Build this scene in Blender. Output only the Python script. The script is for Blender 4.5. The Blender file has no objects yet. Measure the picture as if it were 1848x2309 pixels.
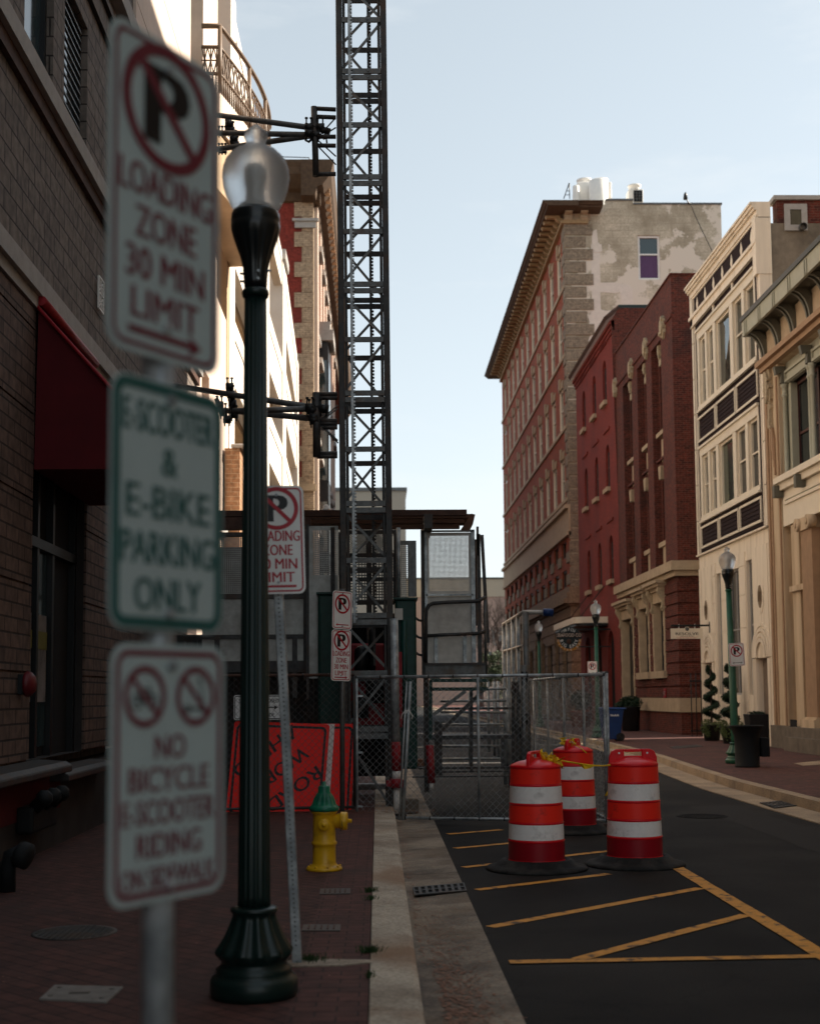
import bpy, bmesh, math, random
from mathutils import Vector, Matrix
R = math.radians
random.seed(11)
SC = bpy.context.scene
COL = SC.collection

# ------------------------------------------------------------------ camera
F, PW, PH = 3000.0, 1848.0, 2309.0          # focal length and size in pixels of the photograph
PCX, PCY = 924.0, 1312.0                    # principal point
PITCH, ROLL, YAW = R(4.9), R(-0.45), R(-1.42)
CAMH = 1.6
CM = Matrix.Rotation(YAW, 3, 'Z') @ Matrix.Rotation(R(90) + PITCH, 3, 'X') @ Matrix.Rotation(ROLL, 3, 'Z')
cam = bpy.data.cameras.new('camera')
camo = bpy.data.objects.new('camera', cam)
COL.objects.link(camo)
camo.matrix_world = Matrix.Translation((0, 0, CAMH)) @ CM.to_4x4()
cam.sensor_fit = 'HORIZONTAL'
cam.sensor_width = 24.0
cam.lens = 24.0 * F / PW
cam.shift_y = (PCY - PH / 2) / PW
cam.clip_start, cam.clip_end = 0.1, 2000
cam.dof.use_dof = True
cam.dof.focus_distance = 15.0
cam.dof.aperture_fstop = 1.9
SC.camera = camo

# ------------------------------------------------------------------ sky and sun
SUN_EL, SUN_AZ = R(36), R(14)               # azimuth measured from +X towards +Y
w = bpy.data.worlds.new('World')
SC.world = w
w.use_nodes = True
wn, wl = w.node_tree.nodes, w.node_tree.links
wn.clear()
sky = wn.new('ShaderNodeTexSky')
sky.sky_type = 'NISHITA'
sky.sun_disc = False
sky.sun_elevation = SUN_EL
sky.sun_rotation = R(90) - SUN_AZ
sky.air_density, sky.dust_density, sky.ozone_density = 1.0, 0.6, 2.0
hs = wn.new('ShaderNodeHueSaturation')
hs.inputs['Saturation'].default_value = 0.47
hs.inputs['Hue'].default_value = 0.478
bg = wn.new('ShaderNodeBackground')
bg.inputs['Strength'].default_value = 0.138
wo = wn.new('ShaderNodeOutputWorld')
gm = wn.new('ShaderNodeGamma')
gm.inputs['Gamma'].default_value = 0.66
wl.new(sky.outputs[0], gm.inputs['Color'])
wl.new(gm.outputs[0], hs.inputs['Color'])
# thin uneven high cloud
wtc = wn.new('ShaderNodeTexCoord'); wmp = wn.new('ShaderNodeMapping'); wmp.inputs['Scale'].default_value = (1.2, 1.2, 5.0)
wnz = wn.new('ShaderNodeTexNoise'); wnz.inputs['Scale'].default_value = 2.2; wnz.inputs['Detail'].default_value = 9; wnz.inputs['Roughness'].default_value = 0.62
wrp = wn.new('ShaderNodeValToRGB'); wrp.color_ramp.elements[0].position = 0.46; wrp.color_ramp.elements[1].position = 0.74
wrp.color_ramp.elements[1].color = (0.55, 0.55, 0.55, 1)
wmx = wn.new('ShaderNodeMixRGB'); wmx.inputs[2].default_value = (3.0, 3.1, 3.12, 1)
wl.new(wtc.outputs['Generated'], wmp.inputs[0]); wl.new(wmp.outputs[0], wnz.inputs['Vector']); wl.new(wnz.outputs['Fac'], wrp.inputs[0])
wl.new(wrp.outputs[0], wmx.inputs[0]); wl.new(hs.outputs[0], wmx.inputs[1]); wl.new(wmx.outputs[0], bg.inputs[0])
wl.new(bg.outputs[0], wo.inputs[0])
sl = bpy.data.lights.new('sun', 'SUN')
sl.energy = 5.0
sl.angle = R(0.5)
sl.color = (1.0, 0.89, 0.74)
so = bpy.data.objects.new('sun', sl)
COL.objects.link(so)
sd = Vector((math.cos(SUN_EL) * math.cos(SUN_AZ), math.cos(SUN_EL) * math.sin(SUN_AZ), math.sin(SUN_EL)))
so.rotation_euler = sd.to_track_quat('Z', 'Y').to_euler()
so.location = (30, 0, 40)
SC.render.engine = 'CYCLES'
SC.view_settings.view_transform = 'Standard'
SC.view_settings.look = 'None'
SC.view_settings.exposure = 1.25
SC.view_settings.gamma = 1.0
SC.cycles.max_bounces = 6
SC.cycles.transparent_max_bounces = 16

# ------------------------------------------------------------------ helpers
def ray(px, py):
    return (CM @ Vector(((px - PCX) / F, -(py - PCY) / F, -1.0)))
def hitx(px, py, X):
    d = ray(px, py); t = X / d.x
    return Vector((X, d.y * t, CAMH + d.z * t))
def hity(px, py, Y):
    d = ray(px, py); t = Y / d.y
    return Vector((d.x * t, Y, CAMH + d.z * t))
def hitz(px, py, z):
    d = ray(px, py); t = (z - CAMH) / d.z
    return Vector((d.x * t, d.y * t, z))
def zat(px, py, X=None, Y=None):
    return (hitx(px, py, X) if X is not None else hity(px, py, Y)).z

WM = {}
def reg(o, m):
    WM[o.name] = m
def empty(name, loc=(0, 0, 0), rz=0.0, rot=None):
    o = bpy.data.objects.new(name, None)
    COL.objects.link(o)
    o.empty_display_size = 0.2
    o.location = loc
    o.rotation_euler = rot if rot else (0, 0, rz)
    reg(o, Matrix.Translation(Vector(loc)) @ o.rotation_euler.to_matrix().to_4x4())
    return o
def tag(o, label=None, cat=None, group=None, kind=None):
    if label: o['label'] = label
    if cat: o['category'] = cat
    if group: o['group'] = group
    if kind: o['kind'] = kind
    return o
def thing(name, label, cat, loc=(0, 0, 0), rz=0.0, group=None, rot=None):
    return tag(empty(name, loc, rz, rot), label, cat, group)

class MB:
    def __init__(s):
        s.v = []; s.f = []; s.sm = []
    def add(s, vs, fs, smooth=False):
        b = len(s.v)
        s.v += [Vector(v) for v in vs]
        for f in fs:
            s.f.append([b + i for i in f]); s.sm.append(smooth)
        return s
    def poly(s, pts):
        return s.add(pts, [list(range(len(pts)))])
    def box(s, x0, x1, y0, y1, z0, z1):
        return s.hull([(x0, y0, z0), (x1, y0, z0), (x1, y1, z0), (x0, y1, z0), (x0, y0, z1), (x1, y0, z1), (x1, y1, z1), (x0, y1, z1)])
    def hull(s, p):
        return s.add(p, [(0, 3, 2, 1), (4, 5, 6, 7), (0, 1, 5, 4), (1, 2, 6, 5), (2, 3, 7, 6), (3, 0, 4, 7)])
    def pbox(s, P, u0, u1, z0, z1, d0, d1):
        return s.hull([P(u0, z0, d0), P(u1, z0, d0), P(u1, z0, d1), P(u0, z0, d1), P(u0, z1, d0), P(u1, z1, d0), P(u1, z1, d1), P(u0, z1, d1)])
    def bar(s, a, b, w, h=None, up=(0, 0, 1)):
        a, b = Vector(a), Vector(b); h = w if h is None else h
        d = (b - a).normalized(); up = Vector(up)
        if abs(d.dot(up)) > 0.98: up = Vector((0, 1, 0))
        x = d.cross(up).normalized() * w / 2; y = x.cross(d).normalized() * h / 2
        return s.hull([a - x - y, a + x - y, a + x + y, a - x + y, b - x - y, b + x - y, b + x + y, b - x + y])
    def tube(s, a, b, r, n=8, r2=None, caps=True):
        a, b = Vector(a), Vector(b); r2 = r if r2 is None else r2
        d = (b - a).normalized(); up = Vector((0, 0, 1)) if abs(d.z) < 0.95 else Vector((1, 0, 0))
        x = d.cross(up).normalized(); y = d.cross(x)
        vs = []
        for k in range(n):
            c, q = math.cos(2 * math.pi * k / n), math.sin(2 * math.pi * k / n)
            vs.append(a + (x * c + y * q) * r)
        for k in range(n):
            c, q = math.cos(2 * math.pi * k / n), math.sin(2 * math.pi * k / n)
            vs.append(b + (x * c + y * q) * r2)
        fs = [(k, (k + 1) % n, n + (k + 1) % n, n + k) for k in range(n)]
        s.add(vs, fs, n > 4)
        if caps:
            s.add(vs[:n], [list(range(n))]); s.add(vs[n:], [list(range(n))])
        return s
    def pipe(s, pts, r, n=6):
        pts = [Vector(p) for p in pts]
        rings = []
        prev = None
        for i, p in enumerate(pts):
            d = (pts[min(i + 1, len(pts) - 1)] - pts[max(i - 1, 0)]).normalized()
            if prev is None:
                up = Vector((0, 0, 1)) if abs(d.z) < 0.95 else Vector((1, 0, 0))
                x = d.cross(up).normalized()
            else:
                x = (prev - d * prev.dot(d)).normalized()
            prev = x; y = d.cross(x)
            rr = r[i] if isinstance(r, (list, tuple)) else r
            rings.append([p + (x * math.cos(2 * math.pi * k / n) + y * math.sin(2 * math.pi * k / n)) * rr for k in range(n)])
        vs = [v for q in rings for v in q]; fs = []
        for i in range(len(pts) - 1):
            for k in range(n):
                fs.append((i * n + k, i * n + (k + 1) % n, (i + 1) * n + (k + 1) % n, (i + 1) * n + k))
        s.add(vs, fs, n > 4)
        s.add(rings[0], [list(range(n))]); s.add(rings[-1], [list(range(n))])
        return s
    def lathe(s, prof, c=(0, 0, 0), n=24, flute=0, fdepth=0.0, axis=None, f0=None, f1=None):
        c = Vector(c); m = Matrix.Identity(3)
        if axis is not None:
            m = Vector((0, 0, 1)).rotation_difference(Vector(axis)).to_matrix()
        vs = []; fs = []
        for (r, z) in prof:
            for k in range(n):
                a = 2 * math.pi * k / n; rr = r
                if flute and (f0 is None or f0 <= z <= f1):
                    rr = r * (1 - fdepth * (0.5 + 0.5 * math.cos(flute * a)))
                vs.append(c + m @ Vector((rr * math.cos(a), rr * math.sin(a), z)))
        for i in range(len(prof) - 1):
            for k in range(n):
                fs.append((i * n + k, i * n + (k + 1) % n, (i + 1) * n + (k + 1) % n, (i + 1) * n + k))
        s.add(vs, fs, True)
        if prof[0][0] > 1e-4: s.add(vs[:n], [list(range(n))])
        if prof[-1][0] > 1e-4: s.add(vs[-n:], [list(range(n))])
        return s
    def prism(s, pts, fn, d0, d1):
        """outline pts (2D) swept from depth d0 to d1; fn(u, v, d) -> point"""
        n = len(pts)
        vs = [fn(u, v, d0) for u, v in pts] + [fn(u, v, d1) for u, v in pts]
        fs = [list(range(n)), [n + k for k in range(n)][::-1]] + [(k, (k + 1) % n, n + (k + 1) % n, n + k) for k in range(n)]
        return s.add(vs, fs)
    def build(s, name, mat, parent=None, bevel=0.0, bseg=1, fix=True, local=False):
        me = bpy.data.meshes.new(name)
        if parent is not None and not local:
            inv = WM[parent.name].inverted()
            vs = [inv @ v for v in s.v]
        else:
            vs = s.v
        me.from_pydata([tuple(v) for v in vs], [], s.f)
        for p, q in zip(me.polygons, s.sm): p.use_smooth = q
        me.materials.append(mat)
        if fix:
            bm = bmesh.new(); bm.from_mesh(me)
            bmesh.ops.remove_doubles(bm, verts=bm.verts, dist=1e-5)
            bmesh.ops.recalc_face_normals(bm, faces=bm.faces)
            bm.to_mesh(me); bm.free()
        o = bpy.data.objects.new(name, me)
        COL.objects.link(o)
        if parent is not None:
            o.parent = parent; reg(o, WM[parent.name])
        else:
            reg(o, Matrix.Identity(4))
        if bevel > 0:
            b = o.modifiers.new('bevel', 'BEVEL'); b.width = bevel; b.segments = bseg; b.limit_method = 'ANGLE'; b.angle_limit = R(40)
        return o
def PX(X, inn):
    """plane at constant X; u = Y, depth grows inwards (inn = +1/-1)"""
    return lambda u, z, d: Vector((X + inn * d, u, z))
def PY(Y):
    return lambda u, z, d: Vector((u, Y + d, z))

def children(o):
    return [c for c in bpy.data.objects if c.parent == o]
KIDS = {}
def copy_tree(o, parent=None):
    c = o.copy(); COL.objects.link(c)
    if parent is not None: c.parent = parent
    for ch in children(o): copy_tree(ch, c)
    return c
def place(root, loc, rz=0.0, label=None, cat=None, group=None):
    root.location = loc; root.rotation_euler = (0, 0, rz)
    reg(root, Matrix.Translation(Vector(loc)) @ Matrix.Rotation(rz, 4, 'Z'))
    return tag(root, label, cat, group)

# text -> list of polygons as mesh data (builtin font)
TXT = {}
def text_mesh(s, bold=0.0):
    key = (s, bold)
    if key in TXT: return TXT[key]
    cu = bpy.data.curves.new('lettering', 'FONT')
    cu.body = s; cu.size = 1.0; cu.align_x = 'CENTER'; cu.offset = bold; cu.resolution_u = 3
    ob = bpy.data.objects.new('lettering', cu); COL.objects.link(ob)
    dg = bpy.context.evaluated_depsgraph_get()
    me = bpy.data.meshes.new_from_object(ob.evaluated_get(dg))
    vs = [v.co.copy() for v in me.vertices]; fs = [list(p.vertices) for p in me.polygons]
    bpy.data.objects.remove(ob); bpy.data.curves.remove(cu); bpy.data.meshes.remove(me)
    xs = [v.x for v in vs]; ys = [v.y for v in vs]
    TXT[key] = (vs, fs, min(xs), max(xs), min(ys), max(ys))
    return TXT[key]
def add_text(mb, s, fn, u, v, h, wmax=None, d=0.0, bold=0.012, squeeze=1.0, rot=0.0, wexact=None):
    """text centred at (u, v) with cap height h on surface fn(u, v, d)"""
    vs, fs, x0, x1, y0, y1 = text_mesh(s, 0.0)
    caps = text_mesh('H', 0.0); ch = caps[5] - caps[4]
    k = h / ch; wd = (x1 - x0) * k * squeeze
    sx = k * squeeze
    if wexact: sx = wexact / (x1 - x0)
    elif wmax and wd > wmax: sx *= wmax / wd
    cr, sr = math.cos(rot), math.sin(rot)
    # weight is built up by overlaying thin shifted copies (keeps the letter shapes clean)
    for n_, du in enumerate((-1, 1, 0) if bold > 0 else (0,)):
        out = []
        for q in vs:
            a = (q.x - (x0 + x1) / 2) * sx + du * h * bold * 2.2; b = (q.y - caps[4] - ch / 2) * k
            out.append(fn(u + a * cr - b * sr, v + a * sr + b * cr, d + .00025 * n_))
        mb.add(out, fs)
def arc_pts(cx, cy, r, a0, a1, n):
    return [(cx + r * math.cos(a0 + (a1 - a0) * k / n), cy + r * math.sin(a0 + (a1 - a0) * k / n)) for k in range(n + 1)]
def rrect(w, h, r, n=5, cx=0, cy=0):
    p = []
    for sx, sy, a in ((1, 1, 0), (-1, 1, 90), (-1, -1, 180), (1, -1, 270)):
        p += arc_pts(cx + sx * (w / 2 - r), cy + sy * (h / 2 - r), r, R(a), R(a + 90), n)
    return p
def ring(mb, outer, inner, fn, d):
    n = len(outer)
    vs = [fn(u, v, d) for u, v in outer] + [fn(u, v, d) for u, v in inner]
    mb.add(vs, [(k, (k + 1) % n, n + (k + 1) % n, n + k) for k in range(n)])
def band(mb, cx, cy, r0, r1, fn, d, n=40, a0=0.0, a1=2 * math.pi):
    for k in range(n):
        a, b = a0 + (a1 - a0) * k / n, a0 + (a1 - a0) * (k + 1) / n
        mb.poly([fn(cx + r0 * math.cos(a), cy + r0 * math.sin(a), d), fn(cx + r1 * math.cos(a), cy + r1 * math.sin(a), d),
                 fn(cx + r1 * math.cos(b), cy + r1 * math.sin(b), d), fn(cx + r0 * math.cos(b), cy + r0 * math.sin(b), d)])

# ------------------------------------------------------------------ materials
def C(r, g, b): return (r, g, b, 1.0)
def _base(name):
    m = bpy.data.materials.new(name); m.use_nodes = True
    n, l = m.node_tree.nodes, m.node_tree.links
    p = n['Principled BSDF']
    return m, n, l, p
def mat(name, col, rough=0.7, metal=0.0, var=0.15, scale=4.0, bump=0.0, bscale=40.0, col2=None, s2=1.2, t2=0.5, w2=0.12, stretch=(1, 1, 1), spec=0.3, coat=0.0):
    m, n, l, p = _base(name)
    tc = n.new('ShaderNodeTexCoord'); mp = n.new('ShaderNodeMapping'); mp.inputs['Scale'].default_value = stretch
    l.new(tc.outputs['Object'], mp.inputs[0])
    nz = n.new('ShaderNodeTexNoise'); nz.inputs['Scale'].default_value = scale; nz.inputs['Detail'].default_value = 6; nz.inputs['Roughness'].default_value = 0.65
    l.new(mp.outputs[0], nz.inputs['Vector'])
    rp = n.new('ShaderNodeValToRGB'); rp.color_ramp.elements[0].position = 0.3; rp.color_ramp.elements[1].position = 0.7
    rp.color_ramp.elements[0].color = [c * (1 - var) for c in col] + [1]
    rp.color_ramp.elements[1].color = [min(1, c * (1 + var)) for c in col] + [1]
    l.new(nz.outputs['Fac'], rp.inputs[0]); out = rp.outputs[0]
    if col2:
        n2 = n.new('ShaderNodeTexNoise'); n2.inputs['Scale'].default_value = s2; n2.inputs['Detail'].default_value = 8; n2.inputs['Roughness'].default_value = 0.6
        l.new(mp.outputs[0], n2.inputs['Vector'])
        r2 = n.new('ShaderNodeValToRGB'); r2.color_ramp.elements[0].position = t2 - w2; r2.color_ramp.elements[1].position = t2 + w2
        l.new(n2.outputs['Fac'], r2.inputs[0])
        mx = n.new('ShaderNodeMixRGB'); l.new(r2.outputs[0], mx.inputs[0]); l.new(out, mx.inputs[1]); mx.inputs[2].default_value = list(col2) + [1]
        out = mx.outputs[0]
    l.new(out, p.inputs['Base Color'])
    p.inputs['Roughness'].default_value = rough; p.inputs['Metallic'].default_value = metal
    p.inputs['Specular IOR Level'].default_value = spec
    if coat: p.inputs['Coat Weight'].default_value = coat; p.inputs['Coat Roughness'].default_value = 0.15
    if bump:
        nb = n.new('ShaderNodeTexNoise'); nb.inputs['Scale'].default_value = bscale; nb.inputs['Detail'].default_value = 4
        l.new(mp.outputs[0], nb.inputs['Vector'])
        bp = n.new('ShaderNodeBump'); bp.inputs['Strength'].default_value = bump; bp.inputs['Distance'].default_value = 0.02
        l.new(nb.outputs['Fac'], bp.inputs['Height']); l.new(bp.outputs[0], p.inputs['Normal'])
    return m
def brick(name, c1, c2, mortar, bw=0.22, bh=0.075, ms=0.010, rough=0.85, bump=0.6, dirt=None, dt=0.55, flat=False, rot=0.0, off=0.5, dscale=0.6, bias=0.0, dw=0.1, nv=0.3, pale=None):
    m, n, l, p = _base(name)
    tc = n.new('ShaderNodeTexCoord'); sp = n.new('ShaderNodeSeparateXYZ'); cb = n.new('ShaderNodeCombineXYZ')
    l.new(tc.outputs['Object'], sp.inputs[0])
    if flat:
        l.new(sp.outputs['X'], cb.inputs['X']); l.new(sp.outputs['Y'], cb.inputs['Y'])
    else:
        ad = n.new('ShaderNodeMath'); ad.operation = 'ADD'; l.new(sp.outputs['X'], ad.inputs[0]); l.new(sp.outputs['Y'], ad.inputs[1])
        l.new(ad.outputs[0], cb.inputs['X']); l.new(sp.outputs['Z'], cb.inputs['Y'])
    mp = n.new('ShaderNodeMapping'); mp.inputs['Rotation'].default_value = (0, 0, rot)
    l.new(cb.outputs[0], mp.inputs[0])
    br = n.new('ShaderNodeTexBrick')
    br.inputs['Color1'].default_value = C(*c1); br.inputs['Color2'].default_value = C(*c2); br.inputs['Mortar'].default_value = C(*mortar)
    br.inputs['Scale'].default_value = 1.0; br.inputs['Brick Width'].default_value = bw; br.inputs['Row Height'].default_value = bh
    br.inputs['Mortar Size'].default_value = ms; br.inputs['Mortar Smooth'].default_value = 0.3; br.inputs['Bias'].default_value = bias
    br.offset = off
    l.new(mp.outputs[0], br.inputs['Vector'])
    nz = n.new('ShaderNodeTexNoise'); nz.inputs['Scale'].default_value = 9.0; nz.inputs['Detail'].default_value = 8
    l.new(tc.outputs['Object'], nz.inputs['Vector'])
    rp = n.new('ShaderNodeValToRGB'); rp.color_ramp.elements[0].color = [1 - nv * 1.25] * 3 + [1]; rp.color_ramp.elements[1].color = [1 + nv * .85] * 3 + [1]
    rp.color_ramp.elements[0].position = 0.3; rp.color_ramp.elements[1].position = 0.7
    l.new(nz.outputs['Fac'], rp.inputs[0])
    mu = n.new('ShaderNodeMixRGB'); mu.blend_type = 'MULTIPLY'; mu.inputs[0].default_value = 1.0
    l.new(br.outputs['Color'], mu.inputs[1]); l.new(rp.outputs[0], mu.inputs[2]); out = mu.outputs[0]
    if dirt:
        n2 = n.new('ShaderNodeTexNoise'); n2.inputs['Scale'].default_value = dscale; n2.inputs['Detail'].default_value = 10; n2.inputs['Roughness'].default_value = 0.65
        l.new(tc.outputs['Object'], n2.inputs['Vector'])
        r2 = n.new('ShaderNodeValToRGB'); r2.color_ramp.elements[0].position = dt - dw; r2.color_ramp.elements[1].position = dt + dw
        r2.color_ramp.elements[1].color = (0.85, 0.85, 0.85, 1)
        l.new(n2.outputs['Fac'], r2.inputs[0])
        mx = n.new('ShaderNodeMixRGB'); l.new(r2.outputs[0], mx.inputs[0]); l.new(out, mx.inputs[1]); mx.inputs[2].default_value = list(dirt) + [1]
        out = mx.outputs[0]
    if pale:
        n3 = n.new('ShaderNodeTexNoise'); n3.inputs['Scale'].default_value = 0.42; n3.inputs['Detail'].default_value = 12; n3.inputs['Roughness'].default_value = 0.6
        m3_ = n.new('ShaderNodeMapping'); m3_.inputs['Location'].default_value = (3.1, 8.2, 5.4); l.new(tc.outputs['Object'], m3_.inputs[0]); l.new(m3_.outputs[0], n3.inputs['Vector'])
        r3_ = n.new('ShaderNodeValToRGB'); r3_.color_ramp.elements[0].position = .555; r3_.color_ramp.elements[1].position = .572
        l.new(n3.outputs['Fac'], r3_.inputs[0])
        mx = n.new('ShaderNodeMixRGB'); l.new(r3_.outputs[0], mx.inputs[0]); l.new(out, mx.inputs[1]); mx.inputs[2].default_value = list(pale) + [1]; out = mx.outputs[0]
    l.new(out, p.inputs['Base Color'])
    p.inputs['Roughness'].default_value = rough; p.inputs['Specular IOR Level'].default_value = 0.3
    bp = n.new('ShaderNodeBump'); bp.inputs['Strength'].default_value = bump; bp.inputs['Distance'].default_value = 0.012; bp.invert = True
    l.new(br.outputs['Fac'], bp.inputs['Height']); l.new(bp.outputs[0], p.inputs['Normal'])
    return m
def glass_dark(name, col=(0.015, 0.02, 0.022), rough=0.04, wob=0.0):
    m, n, l, p = _base(name)
    p.inputs['Base Color'].default_value = C(*col); p.inputs['Roughness'].default_value = rough
    p.inputs['Specular IOR Level'].default_value = 0.9
    if wob:
        tc = n.new('ShaderNodeTexCoord'); nb = n.new('ShaderNodeTexNoise'); nb.inputs['Scale'].default_value = 0.9
        l.new(tc.outputs['Object'], nb.inputs['Vector'])
        bp = n.new('ShaderNodeBump'); bp.inputs['Strength'].default_value = wob; bp.inputs['Distance'].default_value = 0.05
        l.new(nb.outputs['Fac'], bp.inputs['Height']); l.new(bp.outputs[0], p.inputs['Normal'])
    return m
M = {}
M['red_brick_dark'] = brick('red_brick_dark', (0.135, 0.024, 0.014), (0.065, 0.013, 0.009), (0.13, 0.06, 0.042), dirt=(0.035, 0.016, 0.014), dt=0.62)
M['red_paint'] = brick('red_painted_brick', (0.24, 0.036, 0.024), (0.205, 0.031, 0.021), (0.16, 0.026, 0.018), bump=0.35, dirt=(0.13, 0.024, 0.020), dt=0.55)
M['tall_brick'] = brick('tall_red_brick', (0.38, 0.075, 0.024), (0.27, 0.050, 0.018), (0.20, 0.065, 0.032), dirt=(0.12, 0.035, 0.028), dt=0.62)
M['tan_brick'] = brick('tan_brick', (0.30, 0.21, 0.135), (0.25, 0.17, 0.11), (0.17, 0.115, 0.075), bw=0.30, bh=0.10, dirt=(0.15, 0.11, 0.08), dt=0.66)
M['quoin'] = brick('grey_tan_quoin', (0.30, 0.235, 0.165), (0.24, 0.19, 0.135), (0.17, 0.13, 0.095), bw=0.30, bh=0.10, dirt=(0.16, 0.13, 0.10), dt=0.64)
M['plaster'] = brick('stained_block_wall', (0.60, 0.52, 0.40), (0.53, 0.46, 0.35), (0.38, 0.33, 0.25), bw=0.9, bh=0.42, ms=0.012, bump=0.12, dirt=(0.25, 0.205, 0.14), dt=0.52, dscale=0.40, dw=0.12, nv=0.2, pale=(0.66, 0.58, 0.48))
M['patch'] = mat('pale_plaster_patch', (0.66, 0.58, 0.50), 0.9, var=0.08)
M['grey_render'] = mat('weathered_grey_render', (0.20, 0.165, 0.125), 0.9, var=0.25, scale=3, col2=(0.11, 0.09, 0.07), s2=1.0, t2=0.56, bump=0.2)
M['left_brick'] = brick('brown_brick', (0.175, 0.145, 0.125), (0.125, 0.102, 0.090), (0.035, 0.028, 0.025), bw=0.41, bh=0.205, ms=0.011, bump=0.5, bias=-0.2)
M['left_brick2'] = brick('rust_brown_brick', (0.135, 0.088, 0.070), (0.095, 0.062, 0.050), (0.028, 0.02, 0.018), bw=0.41, bh=0.137, ms=0.011, bump=0.5)
M['tan_small'] = brick('orange_tan_brick', (0.36, 0.20, 0.11), (0.32, 0.175, 0.095), (0.44, 0.30, 0.19), bw=0.28, bh=0.10, bump=0.4)
M['black_stone'] = mat('near_black_stone', (0.030, 0.026, 0.025), 0.85, var=0.3, scale=3)  # even near-black tone for the left base and door reveal
M['bell_red'] = mat('dull_dark_red_enamel', (0.10, 0.008, 0.012), 0.45, var=0.15)
M['bronze'] = mat('brown_bronze_railing', (0.15, 0.10, 0.065), 0.5, var=0.2)
M['limestone'] = mat('pale_stone_band', (0.34, 0.32, 0.30), 0.85, var=0.12, scale=6, bump=0.15)
M['cream'] = mat('cream_glazed_terracotta', (0.76, 0.65, 0.515), 0.55, var=0.08, scale=2, col2=(0.56, 0.46, 0.34), s2=2.2, t2=0.62, w2=0.10, stretch=(1.6, 1.6, 0.22))
M['cream2'] = mat('cream_painted_trim', (0.70, 0.61, 0.48), 0.5, var=0.05, scale=3)
M['maroon'] = mat('dark_maroon_shingle', (0.020, 0.010, 0.010), 0.8, var=0.2, scale=10, spec=0.15)
M['beige_stone'] = mat('beige_limestone', (0.52, 0.395, 0.265), 0.8, var=0.14, scale=1.6, col2=(0.36, 0.25, 0.155), s2=1.8, t2=0.60, stretch=(1.5, 1.5, 0.22))
M['beige_dark'] = mat('brown_stone_pilaster', (0.34, 0.215, 0.13), 0.8, var=0.12)
M['green_trim'] = mat('pale_sage_trim', (0.36, 0.35, 0.27), 0.6, var=0.08)
M['bracket'] = mat('grey_green_bracket', (0.12, 0.115, 0.09), 0.6, var=0.1)
M['stone_grime'] = mat('grimy_plinth_stone', (0.14, 0.115, 0.09), 0.9, var=0.25, scale=3)
M['carved'] = mat('carved_cream_stone', (0.38, 0.30, 0.20), 0.8, var=0.3, scale=14, bump=0.8, bscale=18)
M['stone_trim'] = mat('warm_sandstone_trim', (0.40, 0.30, 0.20), 0.8, var=0.15, scale=3)
M['cornice'] = mat('aged_copper_brown_cornice', (0.075, 0.045, 0.026), 0.8, var=0.3, scale=6)
M['cornice_gold'] = mat('ochre_bracket', (0.34, 0.23, 0.12), 0.7, var=0.25, scale=8)
M['tower_stucco'] = mat('pale_stucco', (0.62, 0.50, 0.42), 0.85, var=0.05)
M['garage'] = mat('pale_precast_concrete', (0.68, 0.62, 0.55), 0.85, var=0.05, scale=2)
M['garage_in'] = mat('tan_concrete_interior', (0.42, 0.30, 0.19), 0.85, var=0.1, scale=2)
M['glass'] = glass_dark('window_glass', wob=0.0)
M['glass_wavy'] = glass_dark('old_wavy_window_glass', (0.012, 0.02, 0.018), 0.03, wob=0.55)
M['glass_green'] = glass_dark('green_tinted_glass', (0.018, 0.035, 0.022), 0.10)
M['glass_teal'] = glass_dark('teal_window_glass', (0.02, 0.04, 0.045), 0.08)
M['dark'] = mat('dark_interior', (0.008, 0.008, 0.009), 0.9, var=0.1)
M['black_metal'] = mat('black_painted_metal', (0.012, 0.013, 0.014), 0.4, var=0.2)
M['lamp_green'] = mat('dark_green_cast_iron', (0.004, 0.016, 0.014), 0.36, var=0.25, scale=6, coat=0.15)
M['lamp_green2'] = mat('street_green_paint', (0.008, 0.075, 0.040), 0.4, var=0.25, scale=6, coat=0.2)
M['matt_black'] = mat('matt_black_steel', (0.008, 0.009, 0.010), 0.7, var=0.3, spec=0.25)
M['lamp_black'] = mat('black_cast_iron', (0.006, 0.009, 0.010), 0.3, var=0.2, coat=0.3)
M['galv'] = mat('galvanised_steel', (0.47, 0.50, 0.51), 0.42, 0.35, var=0.25, scale=30, col2=(0.20, 0.22, 0.23), s2=6)
M['galv_sheet'] = mat('dented_galvanised_sheet', (0.30, 0.30, 0.285), 0.42, 0.55, var=0.25, scale=7, bump=0.35, bscale=3, col2=(0.19, 0.18, 0.165), s2=2.2, t2=0.56)
M['galv_panel'] = mat('scuffed_panel_sheet', (0.46, 0.43, 0.39), 0.5, 0.3, var=0.15, scale=9, bump=0.3, bscale=5, col2=(0.33, 0.30, 0.27), s2=3.0, t2=0.6)
M['steel_dark'] = mat('weathered_dark_steel', (0.055, 0.055, 0.055), 0.55, 0.4, var=0.35, scale=12, col2=(0.075, 0.045, 0.03), s2=3, t2=0.6)
M['steel_mid'] = mat('grey_steel', (0.13, 0.135, 0.135), 0.5, 0.5, var=0.3, scale=14, col2=(0.10, 0.07, 0.05), s2=4, t2=0.62)
M['rust'] = mat('rusty_steel', (0.075, 0.04, 0.03), 0.75, 0.2, var=0.35, scale=8)
M['wood_brown'] = mat('weathered_brown_timber', (0.11, 0.055, 0.035), 0.8, var=0.3, scale=5, stretch=(0.3, 3, 3))
M['green_box'] = mat('dark_green_painted_steel', (0.004, 0.036, 0.028), 0.45, var=0.3, scale=8)
M['red_steel'] = mat('red_painted_steel', (0.26, 0.012, 0.018), 0.5, var=0.25, scale=10)
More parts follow.
